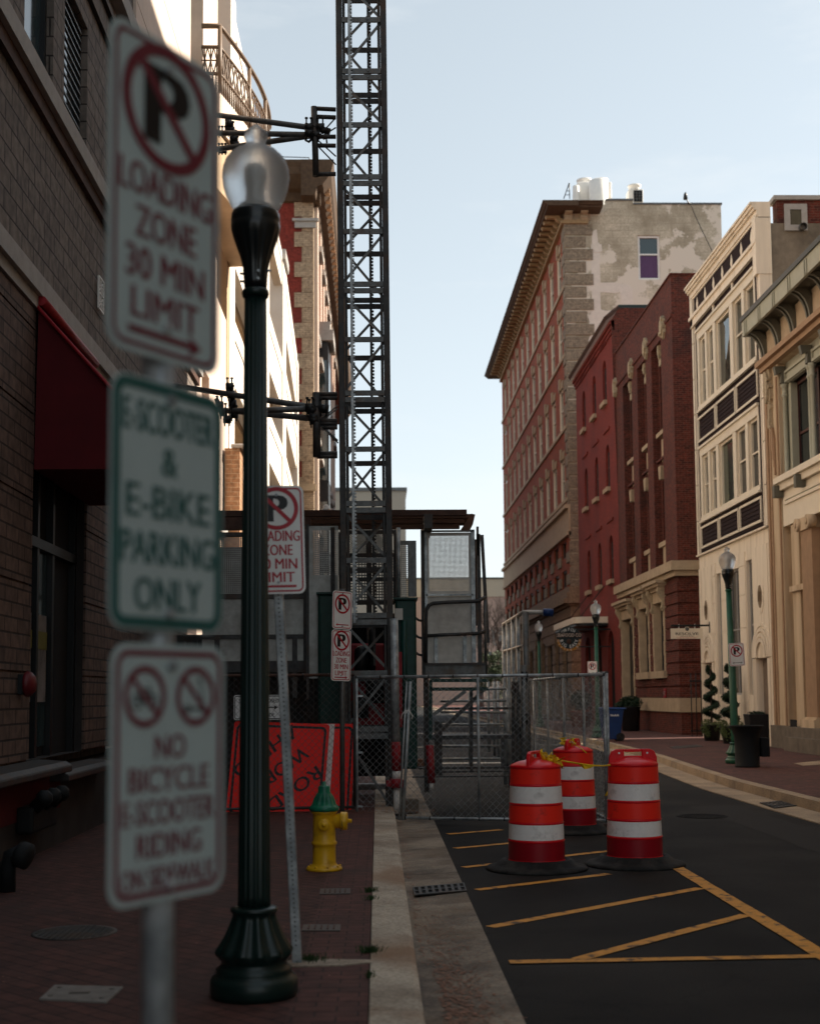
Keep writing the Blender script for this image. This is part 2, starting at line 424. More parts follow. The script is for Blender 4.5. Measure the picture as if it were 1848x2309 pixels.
M['orange'] = mat('fluorescent_orange_sheeting', (1.0, 0.034, 0.018), 0.4, var=0.0, scale=8, spec=0.25, col2=(0.62, 0.030, 0.020), s2=7, t2=0.66, w2=0.06)
M['orange_sign'] = mat('orange_sign_sheeting', (1.0, 0.026, 0.018), 0.45, var=0.0, scale=2, spec=0.2)
M['red_plastic'] = mat('red_plastic', (0.72, 0.008, 0.016), 0.35, var=0.10, scale=4)
M['red_plastic_deep'] = mat('deep_red_plastic', (0.30, 0.003, 0.012), 0.4, var=0.10, scale=4)
M['white_refl'] = mat('white_reflective_sheeting', (0.90, 0.86, 0.83), 0.3, var=0.05, scale=30, col2=(0.60, 0.56, 0.53), s2=8, t2=0.64, w2=0.08)
M['rubber'] = mat('black_rubber', (0.012, 0.012, 0.012), 0.8, var=0.4, scale=9, bump=0.3, col2=(0.045, 0.040, 0.036), s2=5, t2=0.58, spec=0.25)
M['sign_white'] = mat('white_sign_sheeting', (0.80, 0.80, 0.78), 0.4, var=0.05, scale=8, col2=(0.66, 0.65, 0.62), s2=3, t2=0.66)
M['sign_white_shaded'] = mat('shaded_white_sign_sheeting', (0.40, 0.475, 0.47), 0.4, var=0.05, scale=8)  # white sheeting with the foreground shade mixed into its colour
M['sign_red'] = mat('sign_red', (0.42, 0.008, 0.022), 0.4, var=0.05)
M['sign_red_shaded'] = mat('shaded_sign_red', (0.15, 0.022, 0.035), 0.4, var=0.08)  # sign red darkened in colour to stand for shade on the front signs
M['sign_green'] = mat('sign_green', (0.028, 0.105, 0.095), 0.4, var=0.08)
M['ink'] = mat('black_ink', (0.008, 0.008, 0.010), 0.4, var=0.05)
M['hyd_yellow'] = mat('yellow_enamel', (0.72, 0.40, 0.012), 0.38, var=0.14, scale=7, col2=(0.30, 0.15, 0.02), s2=7, t2=0.61, coat=0.2)
M['hyd_green'] = mat('green_enamel', (0.006, 0.15, 0.080), 0.35, var=0.2, scale=7, coat=0.2, col2=(0.01, 0.07, 0.05), s2=8, t2=0.6)
M['tape'] = mat('yellow_caution_tape', (0.82, 0.54, 0.02), 0.4, var=0.15, scale=12)
M['white_metal'] = mat('white_painted_metal', (0.72, 0.70, 0.66), 0.4, var=0.06)
M['blue_plastic'] = mat('blue_plastic', (0.010, 0.035, 0.13), 0.45, var=0.15)
M['awning'] = mat('dark_red_canvas', (0.075, 0.004, 0.007), 0.9, var=0.15, scale=3)
M['leaf_dark'] = mat('dark_leaf', (0.012, 0.030, 0.014), 0.6, var=0.4, scale=6)
M['leaf_mid'] = mat('mid_green_leaf', (0.09, 0.12, 0.04), 0.6, var=0.4, scale=6)
M['leaf_grass'] = mat('grass_blade', (0.03, 0.07, 0.02), 0.7, var=0.3)
M['bark'] = mat('grey_brown_bark', (0.075, 0.055, 0.048), 0.9, var=0.3)
M['pot'] = mat('black_planter', (0.012, 0.011, 0.012), 0.5, var=0.3)
M['terracotta'] = mat('terracotta_pot', (0.18, 0.05, 0.03), 0.8, var=0.2)
M['soil'] = mat('soil', (0.03, 0.02, 0.015), 0.95, var=0.3)
M['far_pink'] = mat('far_pink_building', (0.34, 0.25, 0.22), 0.9, var=0.1)
M['far_beige'] = mat('far_beige_building', (0.36, 0.32, 0.26), 0.9, var=0.05)
# glass globe of the lamps
m, n, l, p = _base('frosted_ribbed_glass')
p.inputs['Base Color'].default_value = C(0.86, 0.90, 0.92); p.inputs['Roughness'].default_value = 0.46
p.inputs['Transmission Weight'].default_value = 0.86; p.inputs['IOR'].default_value = 1.25
tc = n.new('ShaderNodeTexCoord'); nb = n.new('ShaderNodeTexNoise'); nb.inputs['Scale'].default_value = 60
l.new(tc.outputs['Object'], nb.inputs['Vector'])
bp = n.new('ShaderNodeBump'); bp.inputs['Strength'].default_value = 0.35; bp.inputs['Distance'].default_value = 0.01
l.new(nb.outputs['Fac'], bp.inputs['Height']); l.new(bp.outputs[0], p.inputs['Normal'])
M['globe'] = m
# ------------------------------------------------------------------ ground
XR, XL = 10.7, -3.3            # facade planes right and left of the street
def sheet(name, pts, z, m, parent=None):
    return tag(MB().poly([(x, y, z) for x, y in pts]).build(name, m, fix=False), kind='structure')
# asphalt
m, n, l, p = _base('asphalt')
tc = n.new('ShaderNodeTexCoord')
n1 = n.new('ShaderNodeTexNoise'); n1.inputs['Scale'].default_value = 90; n1.inputs['Detail'].default_value = 3
n2 = n.new('ShaderNodeTexNoise'); n2.inputs['Scale'].default_value = 0.7; n2.inputs['Detail'].default_value = 8
l.new(tc.outputs['Object'], n1.inputs['Vector']); l.new(tc.outputs['Object'], n2.inputs['Vector'])
r1 = n.new('ShaderNodeValToRGB'); r1.color_ramp.elements[0].color = (0.003, 0.003, 0.003, 1); r1.color_ramp.elements[1].color = (0.021, 0.019, 0.018, 1)
r1.color_ramp.elements[0].position = 0.32; r1.color_ramp.elements[1].position = 0.75
l.new(n1.outputs['Fac'], r1.inputs[0])
r2 = n.new('ShaderNodeValToRGB'); r2.color_ramp.elements[0].color = (0.30, 0.30, 0.31, 1); r2.color_ramp.elements[1].color = (2.0, 1.9, 1.75, 1)
r2.color_ramp.elements[0].position = 0.35; r2.color_ramp.elements[1].position = 0.68
l.new(n2.outputs['Fac'], r2.inputs[0])
mu = n.new('ShaderNodeMixRGB'); mu.blend_type = 'MULTIPLY'; mu.inputs[0].default_value = 1
l.new(r1.outputs[0], mu.inputs[1]); l.new(r2.outputs[0], mu.inputs[2])
# cracks
vo = n.new('ShaderNodeTexVoronoi'); vo.feature = 'DISTANCE_TO_EDGE'; vo.inputs['Scale'].default_value = 0.55
nd = n.new('ShaderNodeTexNoise'); nd.inputs['Scale'].default_value = 2.5; nd.inputs['Detail'].default_value = 6
l.new(tc.outputs['Object'], nd.inputs['Vector'])
va = n.new('ShaderNodeVectorMath'); va.operation = 'MULTIPLY_ADD'; va.inputs[1].default_value = (0.9, 0.9, 0.9)
l.new(nd.outputs['Color'], va.inputs[0]); l.new(tc.outputs['Object'], va.inputs[2]); l.new(va.outputs[0], vo.inputs['Vector'])
r3 = n.new('ShaderNodeValToRGB'); r3.color_ramp.elements[0].color = (0.35, 0.35, 0.35, 1); r3.color_ramp.elements[1].color = (1, 1, 1, 1); r3.color_ramp.elements[1].position = 0.009
l.new(vo.outputs['Distance'], r3.inputs[0])
m3 = n.new('ShaderNodeMixRGB'); m3.blend_type = 'MULTIPLY'; m3.inputs[0].default_value = 0.9
l.new(mu.outputs[0], m3.inputs[1]); l.new(r3.outputs[0], m3.inputs[2])
l.new(m3.outputs[0], p.inputs['Base Color']); p.inputs['Roughness'].default_value = 0.85; p.inputs['Specular IOR Level'].default_value = 0.2
bp = n.new('ShaderNodeBump'); bp.inputs['Strength'].default_value = 0.45; bp.inputs['Distance'].default_value = 0.006
l.new(n1.outputs['Fac'], bp.inputs['Height']); l.new(bp.outputs[0], p.inputs['Normal'])
M['asphalt'] = m
M['paver_left'] = brick('herringbone_brick_paving', (0.085, 0.032, 0.025), (0.055, 0.022, 0.018), (0.022, 0.012, 0.010), bw=0.20, bh=0.10, ms=0.006, flat=True, rot=R(45), bump=0.6, dirt=(0.040, 0.022, 0.020), dt=0.60, dscale=1.4)
M['paver_edge'] = brick('running_brick_border', (0.105, 0.040, 0.032), (0.08, 0.033, 0.028), (0.035, 0.018, 0.016), bw=0.20, bh=0.10, ms=0.006, flat=True, rot=R(0), bump=0.6, dirt=(0.045, 0.025, 0.022), dt=0.60, dscale=1.4)
M['paver_right'] = brick('red_brick_paving', (0.12, 0.045, 0.036), (0.09, 0.034, 0.028), (0.05, 0.025, 0.02), bw=0.20, bh=0.10, ms=0.006, flat=True, rot=R(90), bump=0.4, dirt=(0.05, 0.025, 0.02), dt=0.58, dscale=1.0)
def concrete(name, col, dark, rust=None, jl=3.0, seed=0.0):
    m, n, l, p = _base(name)
    tc = n.new('ShaderNodeTexCoord')
    a = n.new('ShaderNodeTexNoise'); a.inputs['Scale'].default_value = 55; a.inputs['Detail'].default_value = 3
    b = n.new('ShaderNodeTexNoise'); b.inputs['Scale'].default_value = 1.1; b.inputs['Detail'].default_value = 9; b.inputs['Roughness'].default_value = 0.65
    mp = n.new('ShaderNodeMapping'); mp.inputs['Location'].default_value = (seed, seed * 2, 0)
    l.new(tc.outputs['Object'], mp.inputs[0])
    l.new(mp.outputs[0], a.inputs['Vector']); l.new(mp.outputs[0], b.inputs['Vector'])
    r = n.new('ShaderNodeValToRGB'); r.color_ramp.elements[0].color = list(dark) + [1]; r.color_ramp.elements[1].color = list(col) + [1]
    r.color_ramp.elements[0].position = 0.36; r.color_ramp.elements[1].position = 0.60
    l.new(b.outputs['Fac'], r.inputs[0])
    r2 = n.new('ShaderNodeValToRGB'); r2.color_ramp.elements[0].color = (0.7, 0.7, 0.7, 1); r2.color_ramp.elements[1].color = (1.15, 1.15, 1.15, 1)
    r2.color_ramp.elements[0].position = 0.35; r2.color_ramp.elements[1].position = 0.65
    l.new(a.outputs['Fac'], r2.inputs[0])
    mu = n.new('ShaderNodeMixRGB'); mu.blend_type = 'MULTIPLY'; mu.inputs[0].default_value = 1
    l.new(r.outputs[0], mu.inputs[1]); l.new(r2.outputs[0], mu.inputs[2]); out = mu.outputs[0]
    if rust:
        c = n.new('ShaderNodeTexNoise'); c.inputs['Scale'].default_value = 0.9; c.inputs['Detail'].default_value = 7
        m2 = n.new('ShaderNodeMapping'); m2.inputs['Location'].default_value = (7 + seed, 3, 0); l.new(tc.outputs['Object'], m2.inputs[0]); l.new(m2.outputs[0], c.inputs['Vector'])
        rr = n.new('ShaderNodeValToRGB'); rr.color_ramp.elements[0].position = 0.54; rr.color_ramp.elements[1].position = 0.68; rr.color_ramp.elements[1].color = (0.7, 0.7, 0.7, 1)
        l.new(c.outputs['Fac'], rr.inputs[0])
        mx = n.new('ShaderNodeMixRGB'); l.new(rr.outputs[0], mx.inputs[0]); l.new(out, mx.inputs[1]); mx.inputs[2].default_value = list(rust) + [1]; out = mx.outputs[0]
    l.new(out, p.inputs['Base Color']); p.inputs['Roughness'].default_value = 0.9
    bp = n.new('ShaderNodeBump'); bp.inputs['Strength'].default_value = 0.3; bp.inputs['Distance'].default_value = 0.004
    l.new(a.outputs['Fac'], bp.inputs['Height']); l.new(bp.outputs[0], p.inputs['Normal'])
    return m
M['kerb'] = concrete('kerb_concrete', (0.50, 0.43, 0.34), (0.25, 0.20, 0.15), (0.22, 0.11, 0.05))
M['gutter'] = concrete('gutter_concrete', (0.32, 0.26, 0.195), (0.075, 0.058, 0.048), (0.13, 0.085, 0.05), seed=3.0)
M['gutter_r'] = concrete('gutter_concrete_right', (0.42, 0.31, 0.20), (0.24, 0.18, 0.125), None, seed=9.0)
M['yellow_paint'] = mat('worn_yellow_road_paint', (0.62, 0.27, 0.035), 0.7, var=0.22, scale=18, col2=(0.10, 0.055, 0.025), s2=9, t2=0.585, w2=0.05)
M['white_paint'] = mat('worn_white_road_paint', (0.55, 0.52, 0.47), 0.7, var=0.15, scale=18)

sheet('ground', [(-400, -60), (400, -60), (400, 900), (-400, 900)], -0.03, mat('far_ground', (0.06, 0.055, 0.05), 0.9))
sheet('road', [(0.2, -12), (9.0, -12), (9.0, 300), (0.2, 300)], 0.0, M['asphalt'])
# left pavement, kerb, gutter
def slab(name, poly, z0, z1, m):
    mb = MB(); mb.prism(poly, lambda u, v, d: Vector((u, v, d)), z0, z1)
    return tag(mb.build(name, m), kind='structure')
slab('sidewalk', [(XL - 6, -12), (-0.42, -12), (-0.42, 300), (XL - 6, 300)], -0.02, 0.150, M['paver_left'])
slab('sidewalk_border', [(-0.42, -12), (-0.055, -12), (-0.055, 300), (-0.42, 300)], -0.02, 0.149, M['paver_edge'])
# kerb in cast lengths with joints
kb = MB(); gt = MB(); y = -12.0
ks = 3.05
while y < 120:
    kb.prism([(-0.050, 0.0), (-0.050, 0.155), (0.175, 0.150), (0.205, 0.135), (0.222, 0.0)], lambda u, v, d: Vector((u, d, v)), y + 0.010, y + ks - 0.010)
    y += ks
tag(kb.build('kerb', M['kerb'], bevel=0.006), kind='structure')
y = -12.4
while y < 120:
    if abs(y - 9.2) > 4 or True:
        gt.prism([(0.222, -0.02), (0.222, 0.012), (0.700, 0.0295), (0.708, -0.02)], lambda u, v, d: Vector((u, d, v)), y + 0.004, y + ks - 0.004)
    y += ks
tag(gt.build('gutter', M['gutter']), kind='structure')
# right kerb line with its bulge, gutter and pavement
RK = [(6.05, -12), (6.06, 18.4), (6.12, 22.5), (6.36, 26.3), (6.78, 31.9), (7.02, 38.5), (7.10, 46), (7.12, 60), (7.12, 300)]
def shift(line, dx): return [(x + dx, y) for x, y in line]
def strip(name, a, b, z0, z1, m):
    mb = MB()
    for i in range(len(a) - 1):
        p = [a[i], b[i], b[i + 1], a[i + 1]]
        mb.hull([(q[0], q[1], z0) for q in p] + [(q[0], q[1], z1) for q in p])
    return tag(mb.build(name, m), kind='structure')
strip('kerb', shift(RK, -0.20), shift(RK, 0.0), -0.02, 0.152, M['gutter_r'])
strip('gutter', shift(RK, -0.70), shift(RK, -0.203), -0.02, 0.014, M['gutter_r'])
strip('sidewalk', RK, [(14, y) for x, y in RK], -0.02, 0.146, M['paver_right'])

M['patch_asphalt'] = mat('newer_asphalt_patch', (0.020, 0.0185, 0.018), 0.85, var=0.45, scale=60, spec=0.2, bump=0.4, bscale=90)
rp_ = random.Random(3)
for (x0, x1, y0, y1) in ((3.9, 5.2, 6.8, 9.4), (4.4, 5.1, 13.4, 19.0), (3.3, 4.6, 21.5, 27.0), (.9, 2.6, 33.5, 38.0)):
    pts = []
    for (ax, ay), (bx, by) in (((x0, y0), (x1, y0)), ((x1, y0), (x1, y1)), ((x1, y1), (x0, y1)), ((x0, y1), (x0, y0))):
        for k in range(8): pts.append((ax + (bx - ax) * k / 8 + rp_.uniform(-.025, .025), ay + (by - ay) * k / 8 + rp_.uniform(-.025, .025)))
    sheet('road_patch', pts, 0.0025, M['patch_asphalt'])
# road markings: each painted bar from its pixel-measured ends on the road surface
mk = MB()
def stripe(a, b, w0, w1=None, z=0.0045):
    a, b = Vector((a[0], a[1], 0)), Vector((b[0], b[1], 0)); w1 = w1 or w0
    d = (b - a).normalized(); nn = Vector((-d.y, d.x, 0))
    # slightly ragged edges
    k = max(2, int((b - a).length / 0.18)); L = []; Q = []
    for i in range(k + 1):
        t = i / k; pnt = a.lerp(b, t); ww = w0 + (w1 - w0) * t
        L.append(pnt + nn * (ww / 2 + random.uniform(-.004, .004))); Q.append(pnt - nn * (ww / 2 + random.uniform(-.004, .004)))
    for i in range(k):
        mk.poly([(L[i].x, L[i].y, z), (L[i + 1].x, L[i + 1].y, z), (Q[i + 1].x, Q[i + 1].y, z), (Q[i].x, Q[i].y, z)])
def gp(x, y): 
    v = hitz(x, y, 0.0); return (v.x, v.y)
for a, b in (((1010, 1882), (1130, 1872)), ((1025, 1914), (1165, 1901)), ((1045, 1957), (1372, 1920)), ((1075, 2008), (1372, 1972))):
    stripe(gp(*a), gp(*b), 0.10)
stripe(gp(1105, 2092), gp(1578, 2004), 0.10)
stripe(gp(1300, 2166), gp(1682, 2065), 0.10, z=0.0060)
stripe(gp(1148, 2172), gp(1835, 2159), 0.10, z=0.0075)
stripe(gp(1505, 1946), gp(1900, 2185), 0.125, z=0.0090)
tag(mk.build('road_marking', M['yellow_paint'], fix=False), kind='structure')
mw = MB()
for yy, x0, x1 in ((31.5, 0.9, 3.4), (33.2, 0.9, 2.2), (56.0, 1.0, 6.0), (57.2, 1.0, 6.0)):
    mw.poly([(x0, yy, .0045), (x1, yy, .0045), (x1, yy + .35, .0045), (x0, yy + .35, .0045)])
tag(mw.build('road_marking', M['white_paint'], fix=False), kind='structure')

# fallen leaves and grit in the gutter and along the fence: uncountable litter
lf = MB()
def leafbit(x, y, z, s):
    a = random.uniform(0, 6.28); t = random.uniform(-.12, .12)
    pts = []
    for k, rr in enumerate((1, .55, .9, .5, 1.1, .6)):
        q = a + k * 1.047; pts.append((x + s * rr * math.cos(q), y + s * rr * math.sin(q), z + 0.004 + abs(s * rr * math.sin(q - a) * t)))
    lf.poly(pts)
for k in range(2600):
    yy = 5.5 + 3.2 * abs(random.gauss(0, .55))
    xx = 0.30 + abs(random.gauss(0, .13)) + random.random() * .05
    if xx < .72: leafbit(xx, yy, 0.014 + 0.036 * (xx - .222), random.uniform(.005, .015))
for k in range(500):
    yy = random.uniform(8, 17); xx = .24 + abs(random.gauss(0, .05))
    leafbit(xx, yy, .016, random.uniform(.006, .016))
for k in range(900):
    leafbit(random.uniform(-3.2, .7), 16.9 + random.gauss(0, .16), .152, random.uniform(.008, .024)) if random.random() < .8 else leafbit(random.uniform(-2.8, -.2), random.uniform(7, 16), .152, random.uniform(.006, .012))
tag(lf.build('leaf_litter', mat('brown_fallen_leaves', (0.24, 0.125, 0.085), 0.9, var=0.6, scale=30), fix=False), kind='stuff')
# ------------------------------------------------------------------ facade tools
def facade(P, u0, u1, z0, z1, holes, depth, mw, mr=None, both=True):
    """wall sheet with rectangular openings and reveals. holes: (ua, ub, za, zb)"""
    us = sorted(set([u0, u1] + [h[0] for h in holes] + [h[1] for h in holes]))
    zs = sorted(set([z0, z1] + [h[2] for h in holes] + [h[3] for h in holes]))
    for i in range(len(us) - 1):
        for j in range(len(zs) - 1):
            cu, cz = (us[i] + us[i + 1]) / 2, (zs[j] + zs[j + 1]) / 2
            if any(h[0] < cu < h[1] and h[2] < cz < h[3] for h in holes): continue
            mw.poly([P(us[i], zs[j], 0), P(us[i + 1], zs[j], 0), P(us[i + 1], zs[j + 1], 0), P(us[i], zs[j + 1], 0)])
    mr = mr or mw
    for (a, b, c, d) in holes:
        for q in (((a, c), (a, d)), ((b, c), (b, d)), ((a, c), (b, c)), ((a, d), (b, d))):
            (ua, za), (ub, zb) = q
            mr.poly([P(ua, za, 0), P(ub, zb, 0), P(ub, zb, depth), P(ua, za, depth)])
def window(parent, P, a, b, c, d, depth, fm, gm, fw=0.07, mull=(), trans=(), ft=0.06, name='window'):
    f = MB()
    f.pbox(P, a, a + fw, c, d, depth - ft, depth); f.pbox(P, b - fw, b, c, d, depth - ft, depth)
    f.pbox(P, a + fw, b - fw, c, c + fw, depth - ft, depth); f.pbox(P, a + fw, b - fw, d - fw, d, depth - ft, depth)
    for t in mull:
        u = a + (b - a) * t; f.pbox(P, u - fw * .35, u + fw * .35, c + fw, d - fw, depth - ft * .9, depth)
    for t in trans:
        z = c + (d - c) * t; f.pbox(P, a + fw, b - fw, z - fw * .35, z + fw * .35, depth - ft * .8, depth + .002)
    o = f.build(name, fm, parent)
    g = MB(); g.pbox(P, a + fw * .5, b - fw * .5, c + fw * .5, d - fw * .5, depth - .012, depth + .012)
    g.build('pane', gm, o)
    return o
def arch_poly(P, a, b, c, d, n=8):
    """outline of a round-headed opening, crown at d"""
    r = (b - a) / 2; return [(a, c), (b, c)] + [(a + r + r * math.cos(t), d - r + r * math.sin(t)) for t in [math.pi * k / n for k in range(n + 1)]]
yr = lambda px, py: hitx(px, py, XR).y
zr = lambda px, py: hitx(px, py, XR).z
P0 = PX(XR, 1)

# ================================================================== cream building
Y0, Y1 = 35.8, 43.75
ZT = 15.25
b = thing('terrace_building', 'narrow cream four storey building with dark shingle panels and white diamonds', 'building', (XR, Y0, 0))
mw, mr = MB(), MB()
Pg = P0
zA = zr(1722, 1193); ZD = zr(1709, 543)     # bottom of the dark zone, bottom of diamond band
# ground storey with slits and doors
def yy5(x, py=1350): return yr(1560 + x / 5.39, py)      # from the enlarged crop of the ground storey
slits = [(yy5(358), yy5(300), 1.55, zr(1622, 1292)), (yy5(575, 1330), yy5(425, 1330), 1.55, zr(1650, 1285)), (yy5(735), yy5(665), 1.55, zr(1690, 1262))]
doors = [(yy5(262, 1550), yy5(172, 1550), 0.2, zr(1600, 1495)), (yy5(940, 1550), yy5(805, 1550), 0.2, zr(1720, 1484))]
facade(Pg, Y0, Y1, 0.15, zA, slits + doors, 0.18, mw)
# upper zone sheet (dark) with window groups
w2t, w2b = zr(1723, 902), zr(1723, 1102)
w1t, w1b = zr(1713, 590), zr(1719, 803)
def xw(x, py): return yr(1400 + x / 3.853, py)
cols = [(720, 790), (800, 870), (880, 1070), (1085, 1170), (1190, 1252)]
cols_y = [(xw(b_, 1080), xw(a_, 1080)) for a_, b_ in cols]
ws = 0.30
winl = []
lo = Y0 + 0.62; hi = Y1 - 0.55
seg = [0.0, 0.115, 0.235, 0.255, 0.62, 0.655, 0.80, 0.83, 1.0]
L = hi - lo
# near -> far : two narrow, one wide, two narrow
spans = [(lo + L * a, lo + L * c) for a, c in ((0.02, 0.165), (0.205, 0.355), (0.405, 0.655), (0.70, 0.815), (0.85, 0.965))]
dk = MB()
holes = [(lo, hi, w2b, w2t), (lo, hi, w1b, w1t)]
facade(Pg, Y0 + .35, Y1 - .35, zA, ZD, holes, 0.10, dk)
# shingle courses as thin boards on the dark fields
z = zA + 0.02
while z < ZD - 0.1:
    if not any(h[2] - .06 < z < h[3] + .02 for h in holes):
        dk.hull([P0(Y0 + .36, z, -.018), P0(Y1 - .36, z, -.018), P0(Y1 - .36, z, 0.0), P0(Y0 + .36, z, 0.0), P0(Y0 + .36, z + .11, -.003), P0(Y1 - .36, z + .11, -.003), P0(Y1 - .36, z + .11, 0.0), P0(Y0 + .36, z + .11, 0.0)])
    z += 0.12
dk.build('dark_cladding', M['maroon'], b)
# pilaster edges of terracotta
for a_, c_ in ((Y0, Y0 + .18), (Y1 - .18, Y1)):
    pe = MB(); z = zA
    while z < ZT - .7:
        pe.pbox(P0, a_, c_, z, min(z + 1.17, ZT - .7), -.05, .3); z += 1.2
    pe.build('terracotta_edging', M['cream'], b)
for a_, c_ in ((Y0 + .29, Y0 + .36), (Y1 - .36, Y1 - .29)):
    pe = MB(); pe.pbox(P0, a_, c_, zA, ZD, -.035, .2); pe.build('edge_bead', M['cream'], b)
for q in (Y0 + .18, Y1 - .29):
    dg = MB(); dg.pbox(P0, q, q + .11, zA, ZD, -.01, .2); dg.build('side_recess', M['maroon'], b)
# top parapet band with diamonds
zf = zr(1709, 494)
tp = MB(); tp.pbox(P0, Y0, Y1, ZD, zf, -.02, .3)
tp.build('diamond_frieze', M['maroon'], b)
zc = (ZD + zr(1709, 494)) / 2; hh = (zr(1709, 494) - ZD) * .42
for k in range(7):
    dm = MB(); uc = Y0 + .75 + k * (Y1 - Y0 - 1.5) / 6
    dm.prism([(uc, zc - hh), (uc + .13, zc), (uc, zc + hh), (uc - .13, zc)], lambda u, v, d: P0(u, v, d), -.032, -.021)
    dm.build('diamond', M['cream'], b)
co = MB()
zf = zr(1709, 494)
hc = ZT - zf
for zz0, zz1, pr in ((zf, zf + .15 * hc, .05), (zf + .15 * hc, zf + .5 * hc, .09), (zf + .5 * hc, zf + .66 * hc, .16), (zf + .66 * hc, zf + .86 * hc, .22), (zf + .86 * hc, ZT, .27)):
    co.pbox(P0, Y0 - .02, Y1 + .06, zz0, zz1, -pr, .3)
for zz0, zz1, pr in ((ZD - .34, ZD - .10, .10), (ZD - .10, ZD, .16)):
    co.pbox(P0, Y0 + .0, Y1, zz0, zz1, -pr, .05)
co.pbox(P0, Y0 - .02, Y0 + .32, ZD - 1.0, zf + .02, -.14, .3); co.pbox(P0, Y1 - .32, Y1, ZD - .3, zf + .02, -.10, .3)
co.build('cornice', M['cream'], b)
# window groups
for (zb_, zt_, gm) in ((w2b, w2t, 'glass'), (w1b, w1t, 'glass_wavy')):
    fr = MB()
    fr.pbox(P0, lo, hi, zt_ - .28, zt_, -.03, .16); fr.pbox(P0, lo - .04, hi + .04, zt_ - .02, zt_ + .05, -.09, .0)
    fr.pbox(P0, lo, hi, zb_, zb_ + .16, -.04, .16); fr.pbox(P0, lo - .05, hi + .05, zb_ - .05, zb_ + .01, -.10, 0)
    prev = lo
    for (a_, c_) in spans + [(hi, hi)]:
        fr.pbox(P0, prev, a_, zb_ + .16, zt_ - .28, -.02, .16); prev = c_
    fr.build('window_frame', M['cream2'], b)
    for i, (a_, c_) in enumerate(spans):
        wide = i == 2
        window(b, P0, a_, c_, zb_ + .16, zt_ - .28, .14, M['cream2'], M['glass_green'] if (wide and gm == 'glass') else M[gm], fw=.07, trans=() if wide else (.52,), ft=.08)
# framed panels in the dark bands
for (z0_, z1_) in ((zA + .22, w2b - .16), (w2t + .22, w1b - .20)):
    for k in range(3):
        a_ = lo - .12 + k * (L + .24) / 3 + .06; c_ = lo - .12 + (k + 1) * (L + .24) / 3 - .06
        fp = MB()
        for q in ((a_, c_, z0_, z0_ + .07), (a_, c_, z1_ - .07, z1_), (a_, a_ + .07, z0_ + .07, z1_ - .07), (c_ - .07, c_, z0_ + .07, z1_ - .07)):
            fp.pbox(P0, q[0], q[1], q[2], q[3], -.05, 0)
        fp.build('panel_moulding', M['cream2'], b)
for k in range(2):
    uu = lo + L * (k + 1) / 3; fp = MB(); fp.pbox(P0, uu - .07, uu + .07, w1t + .06, ZD - .34, -.05, 0); fp.build('frieze_divider', M['cream2'], b)
mw.pbox(P0, Y0, Y1, zA, zA + .05, -.10, 0)
# ashlar joints as shallow grooves: slabs laid proud of the wall
zj = [0.15, 1.3, 2.45, 3.5, 4.45, 5.3, zr(1728, 1224)]
for j in range(len(zj) - 1):
    for (a_, c_) in ((Y0 + .01, doors[1][0] - .28), (doors[1][1] + .34, slits[2][0] - .08), (slits[2][1] + .05, slits[1][0] - .05), (slits[1][1] + .05, slits[0][0] - .05), (slits[0][1] + .06, doors[0][0] - .25), (doors[0][1] + .25, Y1 - .01)):
        if c_ - a_ < .05: continue
        mw.pbox(P0, a_, c_, zj[j] + .008, zj[j + 1] - .008, -.03, 0.0)
for (a_, c_, z0_, z1_) in doors:
    # head slab above door
    mw.pbox(P0, a_ - .2, c_ + .2, z1_ + .012, zj[-1] - .01, -.028, 0)
mw.build('wall', M['cream'], b)
for (a_, c_, z0_, z1_) in slits:
    window(b, P0, a_, c_, z0_, z1_, .15, M['limestone'], M['glass'], fw=.06, mull=(.5,) if c_ - a_ > 1 else (), trans=(.52,), name='slit_window')
for i, (a_, c_, z0_, z1_) in enumerate(doors):
    dr = MB(); dr.pbox(P0, a_, c_, z0_, z1_, .15, .19); dr.pbox(P0, a_ + .12, c_ - .12, z0_ + .2, z1_ - .2, .13, .15)
    d_ = dr.build('door', mat('dull_brown_door', (0.16, 0.115, 0.085), .6), b)
    hn = MB(); hn.pbox(P0, a_ + .1, a_ + .16, 1.05, 1.35, .08, .13); hn.build('handle', M['black_metal'], d_)
    sv = MB(); cu = (a_ + c_) / 2; hw = (c_ - a_) / 2
    for k in range(4):
        r1_ = hw + .46 - k * .15
        for t in range(14):
            t0, t1 = math.pi * t / 14, math.pi * (t + 1) / 14
            q = lambda t, r: (cu + r * .92 * math.cos(t), z1_ + .02 + r * .98 * math.sin(t))
            o0, o1, i0, i1 = q(t0, r1_), q(t1, r1_), q(t0, r1_ - .10), q(t1, r1_ - .10)
            dd = -.045 - .012 * (k + 1)
            sv.hull([P0(*o0, dd), P0(*o1, dd), P0(*i1, dd), P0(*i0, dd), P0(*o0, 0), P0(*o1, 0), P0(*i1, 0), P0(*i0, 0)])
    for s_ in (-1, 1):
        for k in range(3):
            uu = cu + s_ * (hw + .05 + k * .10); sv.pbox(P0, uu - .035, uu + .035, .2, z1_ - .01, -.05 - .01 * k, 0)
    sv.build('fan_arch', M['cream'], b)
